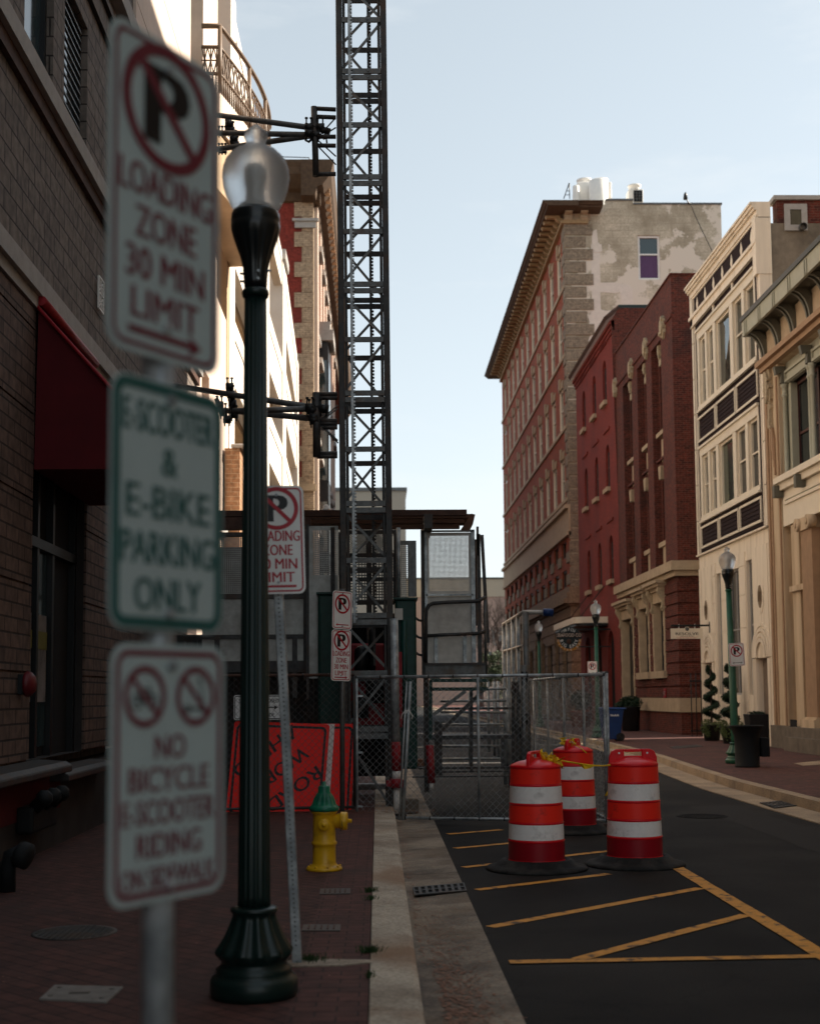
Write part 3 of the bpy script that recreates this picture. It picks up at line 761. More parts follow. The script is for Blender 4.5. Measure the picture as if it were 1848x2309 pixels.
for (px_, py_, s) in ((1594, 1376, '109'), (1716, 1345, '107')):
    u = yr(px_, py_); z = zr(px_, py_)
    pl = MB()
    oc = [(u + .34 * math.cos(t), z + .50 * math.sin(t)) for t in [math.pi / 8 + k * math.pi / 4 for k in range(8)]]
    ic = [(u + .22 * math.cos(t), z + .34 * math.sin(t)) for t in [math.pi / 8 + k * math.pi / 4 for k in range(8)]]
    pl.prism(oc, P0, -.045, -.031); pq = pl.build('number_plaque', M['cream'], b)
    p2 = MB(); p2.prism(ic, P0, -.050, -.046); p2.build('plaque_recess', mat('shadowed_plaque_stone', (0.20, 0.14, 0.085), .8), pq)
    tx = MB(); add_text(tx, s, lambda a_, b_, d: P0(u - a_, z + b_, -.056), 0, 0, .26, wmax=.34); tx.build('house_number', M['beige_dark'], pq, fix=False)
# side wall
PG = PY(Y0 + .02)
sw = MB(); zg = zr(1725, 505)
zgt = hity(1780, 502, Y0).z
sw.poly([PG(XR + .02, .15, 0), PG(26, .15, 0), PG(26, zgt, 0), PG(XR + .02, zgt, 0)])
sw.build('side_wall', M['grey_render'], b)
s2 = MB(); zpt = hity(1760, 441, Y0).z
s2.pbox(PG, XR + .5, 26, zgt, zpt - .12, -.01, .4); s2.build('brick_parapet', M['red_brick_dark'], b)
s3 = MB(); s3.pbox(PG, XR + .4, 26, zpt - .12, zpt, -.08, .5); s3.build('coping', M['limestone'], b)
bd = MB(); bd.box(XR + .34, 26, Y0 + .06, Y1 - .02, .2, zgt - .1); bd.build('roof', M['grey_render'], b)
vt = MB(); c_ = hity(1793, 490, Y0)
for q in ((-.32, .32, -.38, -.22), (-.32, .32, .22, .38), (-.32, -.16, -.22, .22), (.16, .32, -.22, .22)):
    vt.pbox(PG, c_.x + q[0], c_.x + q[1], c_.z + q[2], c_.z + q[3], -.06, 0)
v_ = vt.build('vent_frame', M['limestone'], b)
v2 = MB(); v2.pbox(PG, c_.x - .16, c_.x + .16, c_.z - .22, c_.z + .22, -.03, -.012); v2.build('vent_pane', M['glass_wavy'], v_)
pp = MB(); c_ = hity(1806, 513, Y0); pp.tube((c_.x, Y0 + .1, c_.z), (c_.x, Y0 - .22, c_.z - .03), .10, 14, caps=False); pp.build('drain_pipe', M['steel_mid'], b)

# ================================================================== dark brick building
Y0, Y1 = 46.9, 58.2
ZT = 16.75
b = thing('brick_building', 'dark red brick three storey building with recessed bays and carved cream capitals', 'building', (XR, Y0, 0))
f5 = lambda x, y: (1280 + x / 2.397, 600 + y / 2.397)
zbt, zbb = zr(1517.8, 1276), zr(1517.8, 1303)
ztp = zr(*f5(500, 395))
rec = [(yr(*f5(515, 1000)), yr(*f5(460, 1000))), (yr(*f5(430, 1000)), yr(*f5(382, 1000))), (yr(*f5(352, 1000)), yr(*f5(303, 1000)))]
mw = MB()
RD = 0.28
facade(P0, Y0, Y1, zbb, ZT, [(a, c, zbt, ztp) for a, c in rec], RD, mw)
# upper windows in the recess back wall
u_b, u_t = zr(*f5(500, 875)), zr(*f5(500, 430))
l_b, l_t = zr(*f5(512, 1480)), zr(*f5(505, 1135))
P1 = PX(XR + RD, 1)
tr = MB(); cap = []
for a, c in rec:
    wa, wc = a + .22, c - .22
    facade(P1, a, c, zbt, ztp, [(wa, wc, u_b, u_t), (wa, wc, l_b, l_t)], .13, mw)
mw.poly([Vector((XR, Y0, .15)), Vector((20, Y0, .15)), Vector((20, Y0, ZT)), Vector((XR, Y0, ZT))])
mw.box(XR + .9, 20, Y0 + .05, Y1 - .02, .2, ZT - .4)
# string under the parapet
mw.pbox(P0, Y0 - .03, Y1, zr(1515, 704) - .12, zr(1515, 704), -.05, .0)
mw.pbox(P0, Y0 - .05, Y1, ZT, ZT + .06, -.05, .35); mw.box(XR + .35, 20, Y0 - .05, Y0 + .3, ZT, ZT + .06)
# rusticated ground storey
gsb = zr(1529, 1574)
g_open = []
g5 = lambda x, y: (1400 + x / 3.317, 1200 + y / 3.317)
gw = [(yr(*g5(332, 800)), yr(*g5(262, 800)), zr(*g5(320, 1040)), zr(*g5(320, 520))),
      (yr(*g5(217, 800)), yr(*g5(152, 800)), zr(*g5(200, 1050)), zr(*g5(200, 565)))]
gd = (yr(*g5(102, 900)), yr(*g5(22, 900)), .2, zr(*g5(60, 650)))
facade(P0, Y0, Y1, .15, zbb, gw + [gd], .30, mw)
edges = sorted([(h[0], h[1]) for h in gw + [gd]])
z = gsb + .02
while z < zbb - .3:
    h = min(.36, zbb - .05 - z); pos = Y0 - .05
    for (a, c) in edges + [(Y1, Y1)]:
        inwin = [hh for hh in gw + [gd] if abs(hh[0] - a) < 1e-6]
        if inwin and not (inwin[0][2] - .35 < z + h / 2 < inwin[0][3] + .5):
            continue
        if a - .12 - pos > .05: mw.pbox(P0, pos, a - (.12 if a < Y1 else 0), z, z + h, -.06, 0)
        pos = c + .12
    mw.box(XR, 20, Y0 - .05, Y0 - .001, z + .001, z + h - .001)
    z += .42
mw.build('wall', M['red_brick_dark'], b)
st = MB()
st.pbox(P0, Y0 - .16, Y1, zbb, zbb + (zbt - zbb) * .45, -.16, 0); st.pbox(P0, Y0 - .30, Y1, zbb + (zbt - zbb) * .45, zbt + .1, -.30, 0)
st.box(XR, 20, Y0 - .158, Y0 - .002, zbb + .001, zbb + (zbt - zbb) * .45); st.box(XR, 20, Y0 - .298, Y0 - .002, zbb + (zbt - zbb) * .45 + .001, zbt + .101)
st.build('belt_course', M['stone_trim'], b)
wt = MB(); wt.pbox(P0, Y0 - .08, Y1, zr(1529, 1606), gsb, -.08, 0); wt.box(XR, 20, Y0 - .078, Y0 - .001, zr(1529, 1606) + .001, gsb - .001); wt.build('water_table', M['stone_trim'], b)
def blob(mb, P, u, z, w_, h_, d_, seed):
    rnd = random.Random(seed)
    # carved cartouche: layered scrolls
    mb.prism([(u + w_ * .5 * math.cos(t) * (1 + .18 * math.cos(5 * t)), z + h_ * .5 * math.sin(t) * (1 + .12 * math.cos(7 * t))) for t in [2 * math.pi * k / 22 for k in range(22)]], P, -d_ * .55, 0)
    mb.prism([(u + w_ * .32 * math.cos(t), z + h_ * .34 * math.sin(t)) for t in [2 * math.pi * k / 14 for k in range(14)]], P, -d_, -d_ * .54)
    for k in range(9):
        a = rnd.uniform(0, 6.28); rr = rnd.uniform(.30, .46); s = rnd.uniform(.05, .09)
        cu, cz = u + w_ * rr * math.cos(a), z + h_ * rr * math.sin(a)
        mb.prism([(cu + s * math.cos(t), cz + s * math.sin(t)) for t in [2 * math.pi * q / 7 for q in range(7)]], P, -d_ * rnd.uniform(.7, 1.1), 0)
for i, (fx, fy) in enumerate(((520, 330), (427, 445), (347, 552), (262, 655))):
    q = f5(fx, fy); o = MB(); blob(o, P0, yr(*q) + .05, zr(*q), .52, .82, .16, i); o.build('carved_capital', M['carved'], b)
for i, (a, c) in enumerate(rec):
    um = (a + c) / 2
    o = MB(); blob(o, P1, um + .05, u_t + .10, .36, .8, .20, 10 + i)
    o.pbox(P1, um - .18, um + .18, u_t - .55, u_t - .30, -.14, 0); o.build('keystone', M['carved'], b)
    for q in ((a + .1, c - .1, u_b - .16, u_b), (a + .1, c - .1, l_b - .18, l_b)):
        o = MB(); o.pbox(P1, *q, -.18, .02); o.build('sill', M['stone_trim'], b)
    for (y0_, y1_, hw_) in ((1015, 912, .20), (1600, 1508, .35)):
        o = MB(); o.pbox(P1, um - hw_, um + hw_, zr(*f5(515, y0_)), zr(*f5(510, y1_)), -.10, 0); o.build('stone_panel', M['stone_trim'], b)
    zk = l_t; o = MB(); o.prism([(um - .12, zk - .05), (um + .12, zk - .05), (um + .24, zk + .45), (um - .24, zk + .45)], P1, -.25, 0); o.pbox(P1, um - .08, um + .08, zk + .45, zk + .85, -.12, 0)
    o.build('lower_keystone', M['stone_trim'], b)
    o = MB(); zz = zr(*f5(500, 1062)); o.pbox(P1, a + .05, c - .05, zz - .14, zz + .1, -.12, 0); o.pbox(P1, a + .12, c - .12, zz + .16, zz + .24, -.2, 0); o.build('brick_hood', M['red_brick_dark'], b)
    for (q0, q1) in ((u_b, u_t), (l_b, l_t)):
        window(b, P1, a + .22, c - .22, q0, q1, .12, M['steel_dark'], M['glass'], fw=.07, trans=(.5,))
def surround(a, c, z0, z1, door=False):
    o = MB(); j = .26
    for s_, uu in ((-1, a), (1, c)):
        u0_, u1_ = (uu - j, uu) if s_ < 0 else (uu, uu + j)
        z = z0; k = 0
        while z < z1 - .01:
            o.pbox(P0, u0_ , u1_, z, min(z + .55, z1), -.075 - .012 * (k % 2), .02); z += .555; k += 1
    # stone lined reveals
    o.pbox(P0, c - .02, c, z0, z1, .0, .30); o.pbox(P0, a, a + .02, z0, z1, .0, .30); o.pbox(P0, a + .02, c - .02, z1 - .02, z1, 0, .30)
    if not door: o.pbox(P0, a - j - .1, c + j + .1, z0 - .26, z0, -.20, .30)
    o.pbox(P0, a - j, c + j, z1, z1 + .42, -.10, .02)
    o.pbox(P0, a - j - .12, c + j + .12, z1 + .55, z1 + .66, -.34, 0); o.pbox(P0, a - j - .20, c + j + .20, z1 + .66, z1 + .78, -.44, 0)
    o.pbox(P0, a - j - .04, c + j + .04, z1 + .42, z1 + .55, -.2, 0)
    so_ = o.build('stone_surround', M['stone_trim'], b)
    for uu in (a - j / 2, c + j / 2):
        k = MB()
        pr = [(-.30, z1 + .54), (-.33, z1 + .36), (-.24, z1 + .20), (-.15, z1 + .05), (-.14, z1 - .12), (-.19, z1 - .26), (-.12, z1 - .36), (-.06, z1 - .3), (-.05, z1 + .54)]
        k.prism(pr, lambda d, v, uq: P0(uu + uq, v, d), -.11, .11)
        k.build('console', M['carved'], so_)
for h in gw:
    surround(*h); window(b, P0, h[0] + .03, h[1] - .03, h[2], h[3] - .03, .26, M['steel_dark'], M['glass'], fw=.07, trans=(.55,))
surround(*gd, door=True)
o = MB(); o.pbox(P0, gd[0] + .02, gd[1] - .02, gd[2], gd[3] - .03, .24, .29); d_ = o.build('door', M['black_metal'], b)
o = MB(); o.pipe([P0(gd[0] + .1, 1.0, .1), P0(gd[0] + .1, 1.05, -.25), P0(gd[0] + .12, .8, -.55)], .03, 6); o.build('handrail', M['black_metal'], b)
rd = MB(); q = g5(343, 1205); u, z = yr(*q), zr(*q); rd.pbox(P0, u - .2, u + .2, z - .18, z + .18, -.10, -.07); o = rd.build('hydrant_plate', M['red_steel'], b)
tx = MB(); add_text(tx, 'FDC', lambda a_, b_, d: P0(u - a_, z + b_, -.104), 0, 0, .16, wmax=.32); tx.build('lettering', M['sign_white'], o, fix=False)

# ================================================================== painted red building
Y0, Y1 = 58.25, 69.9
b = thing('brick_building', 'plain red painted brick building with small arched windows and tiled eaves', 'building', (XR, Y0, 0))
ze = zr(*f5(245, 300)); zt = zr(*f5(250, 225))
mw = MB(); wins = []
for row in (((205, 495, 730), (147, 580, 803), (90, 665, 880)), ((213, 965, 1205), (152, 1035, 1262), (95, 1095, 1308)), ((222, 1460, 1703), (160, 1505, 1733), (102, 1540, 1760))):
    u_ = [yr(*f5(x, 1000)) for x, _, _ in row]
    z1_ = zr(*f5(row[0][0], row[0][1])); z0_ = zr(*f5(row[0][0], row[0][2]))
    for (x, a_, c_), cu in zip(row, u_):
        wins.append((cu - .50, cu + .50, z0_, z1_))
ard = []
for x in (232, 165, 108):
    cu = yr(*f5(x, 2050)); ard.append((cu - .85, cu + .85, .2, zr(*f5(232, 1970))))
facade(P0, Y0, Y1, .15, ze, [(a, c, d, e) for a, c, d, e in wins + ard], .2, mw)
# arched heads: corner fills
for (a, c, z0_, z1_) in wins + ard:
    r_ = (c - a) / 2; cu = (a + c) / 2; zc = z1_ - r_
    for s_ in (-1, 1):
        pts = [(cu + s_ * r_, z1_), (cu + s_ * r_, zc)] + [(cu + s_ * r_ * math.cos(t), zc + r_ * math.sin(t)) for t in [math.pi / 2 * k / 6 for k in range(1, 7)]]
        mw.prism(pts, P0, 0.0, .19)
mw.box(XR + .5, 20, Y0 + .05, Y1 - .05, .2, ze)
for k, (zz, pr) in enumerate(((ze - .45, .06), (ze - .3, .12), (ze - .15, .2))):
    mw.pbox(P0, Y0, Y1, zz, zz + .15, -pr, 0)
for (a, c, z0_, z1_) in wins:
    mw.pbox(P0, a - .25, c + .35, z1_ + .62, z1_ + .74, -.06, 0)
mw.build('wall', M['red_paint'], b)
gb = MB(); gb.poly([(XR - .15, Y0, ze), (XR + .2, Y0, zt), (20, Y0, zt), (20, Y0, 10), (XR, Y0, 10)]); gb.build('gable_parapet', M['red_brick_dark'], b)
tl = MB()
tl.hull([(XR - .35, Y0 - .03, ze), (XR + .25, Y0 - .03, zt), (XR + .25, Y1, zt), (XR - .35, Y1, ze), (XR - .35, Y0 - .03, ze + .08), (XR + .25, Y0 - .03, zt + .08), (XR + .25, Y1, zt + .08), (XR - .35, Y1, ze + .08)])
u = Y0 + .15
while u < Y1:
    tl.tube((XR - .40, u, ze + .10), (XR + .25, u, zt + .12), .10, 8); u += .33
tl.build('tiled_eave', M['rust'], b)
lg = MB(); lg.box(XR + .2, 20, Y0 - .02, Y0 + .3, zt + .01, zt + .16); lg.build('ledge', M['lamp_green'], b)
for (a, c, z0_, z1_) in wins:
    window(b, P0, a, c, z0_, z1_, .17, M['steel_dark'], M['glass'], fw=.06, trans=(.5,))
for (a, c, z0_, z1_) in wins:
    o = MB(); o.pbox(P0, a - .12, c + .12, z0_ - .20, z0_, -.16, .02); o.build('sill', M['stone_trim'], b)
for (a, c, z0_, z1_) in ard:
    o = MB(); o.pbox(P0, a, c, z0_, z1_, .17, .22); o.build('arched_door', M['dark'], b)
def rep(o, v):
    """copy a part (and its own pieces) shifted by v"""
    c = o.copy(); COL.objects.link(c); c.parent = o.parent; c.location = Vector(o.location) + Vector(v)
    reg(c, WM[o.name])
    for ch in children(o):
        d = ch.copy(); COL.objects.link(d); d.parent = c
    return c
# ================================================================== tall corner building
Y0, Y1 = 72.9, 111.0
b = thing('tall_building', 'seven storey red brick building with overhanging bracketed cornice and stained gable', 'building', (XR, Y0, 0))
zcor = 28.97
zl = [zr(1268, 656), zr(1270, 808), zr(1272.6, 968), zr(1281, 1123)]
zs1, zs0 = zr(1281, 1149), zr(1281, 1210)
zm1, zm0 = zs0, zr(1275.4, 1329)
zg1 = zr(1276, 1372)
ztop = zr(1264.5, 522)
NC = 11
us = [Y0 + 1.75 + k * 3.28 for k in range(NC)]
ww = 1.45
holes = []
rows = []
for k, zz in enumerate(zl):
    hgt = 2.35 if k else 2.3
    rows.append((zz + .12, zz + .12 + hgt))
    for u in us: holes.append((u, u + ww, zz + .12, zz + .12 + hgt))
mw, mr = MB(), MB()
facade(P0, Y0, Y1, zs1, ztop, holes, .12, mw, MB())
mh = []
zmid = (zm0 + zm1) / 2
for u in us: mh += [(u - .1, u + ww + .3, zm0 + .1, zmid - .35), (u - .1, u + ww + .3, zmid + .35, zm1 - .15)]
facade(P0, Y0, Y1, zm0, zm1, mh, .16, mw)
mw.build('wall', M['tall_brick'], b)
# quoins on the street side and checkered piers
q = MB(); k = 0; z = zs1 + .3
while z < ztop - .5:
    wq = 1.1 if k % 2 else .75
    q.pbox(P0, Y0 - .02, Y0 + wq, z, z + .62, -.07, 0); z += .72; k += 1
q.build('quoins', M['quoin'], b)
for u in [Y0 - .1] + us:
    z = zm0 + .15; k = 0; q = MB()
    while z < zm1 - .4:
        if k % 2 == 0: q.pbox(P0, u + (0 if u == Y0 - .1 else ww + .32), u + (1.4 if u == Y0 - .1 else 3.28 - .14), z, z + .58, -.08, 0)
        z += .62; k += 1
    q.build('checkered_pier', M['quoin'], b)
sb = MB()
sb.pbox(P0, Y0 - .1, Y1, zs0, zs1, -.10, .02); sb.pbox(P0, Y0 - .1, Y1, zs1, zs1 + .22, -.28, .02); sb.pbox(P0, Y0 - .1, Y1, zs0 - .001, zs0 + .2, -.2, .02)
sb.build('stone_belt', M['stone_trim'], b)
sb = MB()
for j, (a_, c_, pr) in enumerate(((zm0, zm0 - .35, .14), (zm0 - .35, zm0 - .7, .30), (zm0 - .7, zm0 - .95, .48), (zm0 - .95, zg1, .20))):
    sb.pbox(P0, Y0 - pr, Y1, c_, a_, -pr, .02); sb.box(XR + .02, 14, Y0 - pr + .002, Y0, c_ + .001, a_ - .001)
sb.build('belt_cornice', M['tan_brick'], b)
# ground storey: channelled tan masonry
gh = [(u - .2, u + 1.7, 1.3, zg1 - 1.6) for u in us[:-1]]
gh[2] = (us[2] - .3, us[2] + 1.9, .2, zg1 - 1.9); gh[5] = (us[5] - .3, us[5] + 1.9, .2, zg1 - 1.9)
gw_ = MB(); facade(P0, Y0, Y1, .15, zg1, gh, .22, gw_)
z = .3
while z < zg1 - .3:
    pos = Y0 - .06
    for (a_, c_, d_, e_) in gh + [(Y1, Y1, 0, 99)]:
        if not (d_ - .1 < z + .3 < e_ + .1): continue
        gw_.pbox(P0, pos, a_ - .02, z, z + .55, -.07, 0); pos = c_ + .02
    gw_.box(XR, 14, Y0 - .058, Y0 - .001, z + .001, z + .549)
    z += .62
gw_.poly([(XR, Y0, .15), (14, Y0, .15), (14, Y0, zg1), (XR, Y0, zg1)])
gw_.build('ground_storey', M['tan_brick'], b)
for h in gh: window(b, P0, *h, .2, M['steel_dark'], M['glass'], fw=.09, trans=(.6,), mull=(.5,))
# windows
proto = window(b, P0, us[0], us[0] + ww, rows[0][0], rows[0][1], .12, M['cream2'], M['glass'], fw=.09, trans=(.5,), ft=.08)
lt = MB(); u = us[0]; z1_ = rows[0][1]
lt.prism([(u - .05, z1_), (u + ww + .05, z1_), (u + ww + .28, z1_ + .42), (u - .28, z1_ + .42)], P0, -.06, 0)
lt.prism([(u + ww / 2 - .12, z1_ - .03), (u + ww / 2 + .12, z1_ - .03), (u + ww / 2 + .22, z1_ + .62), (u + ww / 2 - .22, z1_ + .62)], P0, -.16, -.061)
h_ = holes[0]; rv = MB()
for q in (((h_[0], h_[2]), (h_[0], h_[3])), ((h_[1], h_[2]), (h_[1], h_[3])), ((h_[0], h_[2]), (h_[1], h_[2])), ((h_[0], h_[3]), (h_[1], h_[3]))):
    (ua, za), (ub, zb) = q; rv.poly([P0(ua, za, -.01), P0(ub, zb, -.01), P0(ub, zb, .11), P0(ua, za, .11)])
rv = rv.build('window_reveal', M['cream'], b, fix=False)
lint = lt.build('lintel', M['stone_trim'], b)
for r_ in range(4):
    for k in range(NC):
        if r_ or k:
            rep(rv, (0, us[k] - us[0], rows[r_][0] - rows[0][0])); rep(proto, (0, us[k] - us[0], rows[r_][0] - rows[0][0])); rep(lint, (0, us[k] - us[0], rows[r_][1] - rows[0][1]))
p2 = window(b, P0, *mh[0], .15, M['steel_dark'], M['glass'], fw=.09)
for k, h in enumerate(mh):
    if k: rep(p2, (0, h[0] - mh[0][0], h[2] - mh[0][2]))
for zz in zl:
    o = MB(); o.pbox(P0, Y0 + .3, Y1, zz - .14, zz + .06, -.10, 0); o.build('sill_course', M['stone_trim'], b)
# gable
PG = PY(Y0)
XG = 19.6
zgt = hity(1560, 461, Y0).z; zgl = hity(1400, 452, Y0).z
w0, w1 = hity(1437, 530, Y0), hity(1489, 630, Y0)
gm_ = MB()
facade(PG, XR, XG, zg1, zgt, [(w0.x, w1.x, w1.z, w0.z)], .22, gm_)
gm_.pbox(PG, hity(1365, 450, Y0).x, hity(1426, 450, Y0).x, zgt, zgl, .0, .35)
gm_.build('gable_wall', M['plaster'], b)
q = MB(); z = zg1 + .1; k = 0
while z < ztop + .2:
    q.pbox(PG, XR - .07, XR + (1.55 if k % 2 else 1.15), z, z + .62, -.07, 0); z += .72; k += 1
q.build('gable_quoins', M['quoin'], b)
pt = MB()
rr = random.Random(4)
def splat(cx, cz, w_, h_, d_, n=26):
    pts = []
    for k in range(n):
        t = 2 * math.pi * k / n; e = 1 + rr.uniform(-.16, .16)
        cxx = abs(math.cos(t)) ** .55 * (1 if math.cos(t) > 0 else -1); szz = abs(math.sin(t)) ** .55 * (1 if math.sin(t) > 0 else -1)
        pts.append((cx + w_ / 2 * cxx * e, cz + h_ / 2 * szz * e))
    pt.prism(pts, PG, -d_, -.001)
def gq(x, y): v = hity(1050 + x / 4.3125, 350 + y / 4.3125, Y0); return v.x, v.z
for i, (x, y, w_, h_) in enumerate(((1190, 1250, .55, 5.6), (1400, 1290, 2.2, .55), (1560, 1380, .7, 1.4), (1330, 1620, 1.7, 1.3), (1250, 1900, .9, 2.4), (1280, 900, .5, .5))):
    cx, cz = gq(x, y); splat(max(cx, XR + 1.7 + (0 if w_ < 1 else .3)), cz, w_, h_, .012 + i * .004)
pt.build('plaster_patch', M['patch'], b)
gwn = window(b, PG, w0.x, w1.x, w1.z, w0.z, .20, M['white_metal'], M['glass_teal'], fw=.12, trans=(.58,), ft=.10)
cu = MB(); cu.pbox(PG, w0.x + .1, w1.x - .1, w1.z + .1, w1.z + (w0.z - w1.z) * .55, .175, .18); cu.build('purple_curtain', mat('purple_curtain', (0.10, 0.055, 0.12), .9, var=.3, scale=20, stretch=(8, 1, .2)), gwn)
cp = MB(); cp.pbox(PG, hity(1427, 460, Y0).x, XG + .06, zgt, zgt + .10, -.06, .4); cp.pbox(PG, hity(1365, 450, Y0).x, hity(1427, 450, Y0).x - .01, zgl, zgl + .10, -.06, .4); cp.build('coping', M['steel_mid'], b)
bk = MB(); bk.box(XR + .4, XG - .05, Y0 + .4, Y1 - .05, .3, zgt - .3); bk.build('roof', M['plaster'], b)
# great cornice
zs_ = zcor - .30
def prz(o, prof, a_, c_): o.prism(prof, lambda d, v, uq: Vector((XR + d, uq, v)), a_, c_)
cn = MB()
prz(cn, [(.6, zs_), (-1.12, zs_), (-1.14, zs_ + .08), (-1.25, zs_ + .12), (-1.30, zs_ + .2), (-1.40, zs_ + .24), (-1.40, zcor), (.6, zcor)], Y0 - 1.38, Y1 + 1.2)
rx = hity(1360, 449, Y0 - 1.4).x
cn.prism([(.3, zs_ + .002), (-1.12, zs_ + .002), (-1.14, zs_ + .08), (-1.25, zs_ + .12), (-1.29, zs_ + .2), (-1.379, zs_ + .24), (-1.379, zcor - .002), (.3, zcor - .002)], lambda d, v, xq: Vector((xq, Y0 + d, v)), XR + .61, rx)
cn.build('cornice', M['cornice'], b)
cn = MB(); prz(cn, [(0, ztop + .1), (-.08, ztop + .1), (-.10, zs_ - .16), (-.22, zs_ - .14), (-.26, zs_ - .001), (0, zs_ - .001)], Y0, Y1); cn.build('frieze', M['cornice'], b)
ar = MB(); ar.pbox(P0, Y0 - .2, Y1, ztop - .10, ztop + .099, -.22, 0); ar.box(XR, XR + 1.3, Y0 - .2, Y0 - .001, ztop - .10, ztop + .099); ar.build('architrave', M['cornice_gold'], b)
md = MB()
md.prism([(-.10, ztop + .12), (-.26, ztop + .12), (-.40, ztop + .20), (-.50, ztop + .34), (-.72, zs_ - .14), (-1.00, zs_ - .16), (-1.06, zs_ - .002), (-.10, zs_ - .002)], lambda d, v, uq: Vector((XR + d, Y0 + uq, v)), .2, .52)
m0 = md.build('cornice_bracket', M['cornice_gold'], b)
for k in range(1, 41): rep(m0, (0, k * .92, 0))
for xx in (XR - .02, XR + .86):
    m2 = MB(); m2.prism([(-.02, ztop + .1), (-.20, ztop + .1), (-.30, ztop + .22), (-.26, ztop + .36), (-.6, zs_ - .08), (-.62, zs_ - .002), (-.02, zs_ - .002)], lambda d, v, uq: Vector((uq, Y0 + d, v)), xx, xx + .40); m2.build('end_bracket', M['carved'], b)
m2 = MB(); m2.box(XR + .0, XR + 1.45, Y0 - .08, Y0 - .002, ztop + .1, zs_ - .003); m2.build('end_panel', M['stone_trim'], b)

# rooftop plant: two cooling units, ladder, aerial
def rp(x, y, Y=77.0): v = hity(1050 + x / 4.3125, 350 + y / 4.3125, Y); return v
base = rp(1250, 425)
t = thing('cooling_tower', 'large white rooftop cooling unit with two round fan stacks on top', 'cooling tower', (base.x, 77.6, zcor - 1))
def fan(cx, z0, r, h, par, Y=77.6):
    o = MB(); o.lathe([(r * .80, z0), (r * .78, z0 + h * .4), (r * .86, z0 + h * .65), (r, z0 + h * .8), (r, z0 + h), (r * .9, z0 + h), (r * .7, z0 + h * .5)], (cx, Y, 0), 24); o.build('fan_stack', M['white_metal'], par)
a_, c_ = rp(1085, 420), rp(1412, 262)
o = MB(); o.box(a_.x, c_.x, 76.9, 79.0, zcor - 1.6, c_.z); o.build('casing', M['white_metal'], t, bevel=.03)
for xx in (1165, 1328): fan(rp(xx, 260).x, c_.z - .05, .46, .42, t)
o = MB(); v = rp(1268, 300); o.lathe([(.56, zcor - 1.6), (.56, v.z), (.50, v.z + .05), (0, v.z + .08)], (v.x, 76.3, 0), 28); o.build('tank', M['white_metal'], t)
o = MB(); v = rp(1060, 330); o.lathe([(.2, zcor - 1.6), (.2, v.z), (.16, v.z + .06), (0, v.z + .08)], (v.x, 76.6, 0), 16); o.build('side_tank', M['white_metal'], t)
v = rp(1637, 300); t = thing('condenser', 'small white rooftop condenser with dark grille', 'condenser', (v.x, 77, zcor - 1))
fan(v.x, v.z - .35, .40, .38, t, 77)
a_, c_ = rp(1575, 470), rp(1712, 345); o = MB(); o.box(a_.x, c_.x, 76.7, 77.6, zcor - 2.2, c_.z); o.build('casing', M['white_metal'], t, bevel=.02)
a_, c_ = rp(1622, 470), rp(1702, 362); o = MB(); o.box(a_.x, c_.x, 76.64, 76.69, a_.z, c_.z); g_ = o.build('grille', M['dark'], t)
o = MB()
for k in range(1, 3): xx = a_.x + (c_.x - a_.x) * k / 3; o.box(xx - .012, xx + .012, 76.61, 76.639, a_.z, c_.z)
for k in range(1, 4): zz = a_.z + (c_.z - a_.z) * k / 4; o.box(a_.x, c_.x, 76.605, 76.609, zz - .012, zz + .012)
o.build('grille_bar', M['steel_mid'], g_)
a_, c_, d_ = rp(950, 422, 75), rp(1003, 268, 75), rp(1008, 422, 75)
t = thing('roof_ladder', 'thin black ladder rails rising over the tall roof edge', 'ladder', (a_.x, 75, zcor))
o = MB(); o.tube(a_, c_, .03, 6); o.build('rail', M['black_metal'], t); o = MB(); o.tube(d_, c_ + Vector((.01, 0, 0)), .03, 6); o.build('rail', M['black_metal'], t)
for q in (.25, .5, .75): o = MB(); o.tube(a_.lerp(c_, q), d_.lerp(c_, q), .02, 6); o.build('rung', M['black_metal'], t)
rq = lambda x, y, Y: hity(1400 + x / 3.853, 350 + y / 3.853, Y)
t = thing('aerial', 'small roof aerial with a cable hanging down the stained gable', 'aerial', tuple(rq(600, 425, 72.8)))
o = MB(); o.pipe([rq(605, 428, 72.8), rq(580, 405, 72.8), rq(562, 375, 72.8), rq(556, 352, 72.8)], .035, 6); o.build('mast', M['black_metal'], t)
o = MB(); o.lathe([(0, -.12), (.13, -.08), (.10, .2), (.03, .34), (0, .35)], tuple(rq(558, 370, 72.8)), 10); o.build('head', M['black_metal'], t)
o = MB(); o.pipe([rq(605, 428, 72.75), rq(640, 520, 72.75), rq(720, 690, 72.75), rq(800, 855, 72.75)], .02, 5); o.build('cable', M['black_metal'], t)

# ================================================================== beige bank building (its far end is in the picture)
Y0, Y1 = -12.0, 35.75
b = thing('bank_building', 'beige limestone building with bracketed eaves, sage panels and fluted pilaster', 'building', (XR, 35.75, 0))
e4 = lambda x, y: (1700 + x / 4.311, 500 + y / 4.311)
e5 = lambda x, y: (1700 + x / 3.081, 1000 + y / 3.081)
XE = 10.14
def ze(x, y, X=XR): return hitx(x, y, X).z
zgut1 = hitx(1688, 707, XE).z; zgut0 = hitx(1700, 730, XE).z
zmould = zr(1735, 812)
zpl = zr(*e5(130, 1955))
yA = yr(*e5(245, 1200)); yB = yr(*e5(215, 1200))
mw = MB()
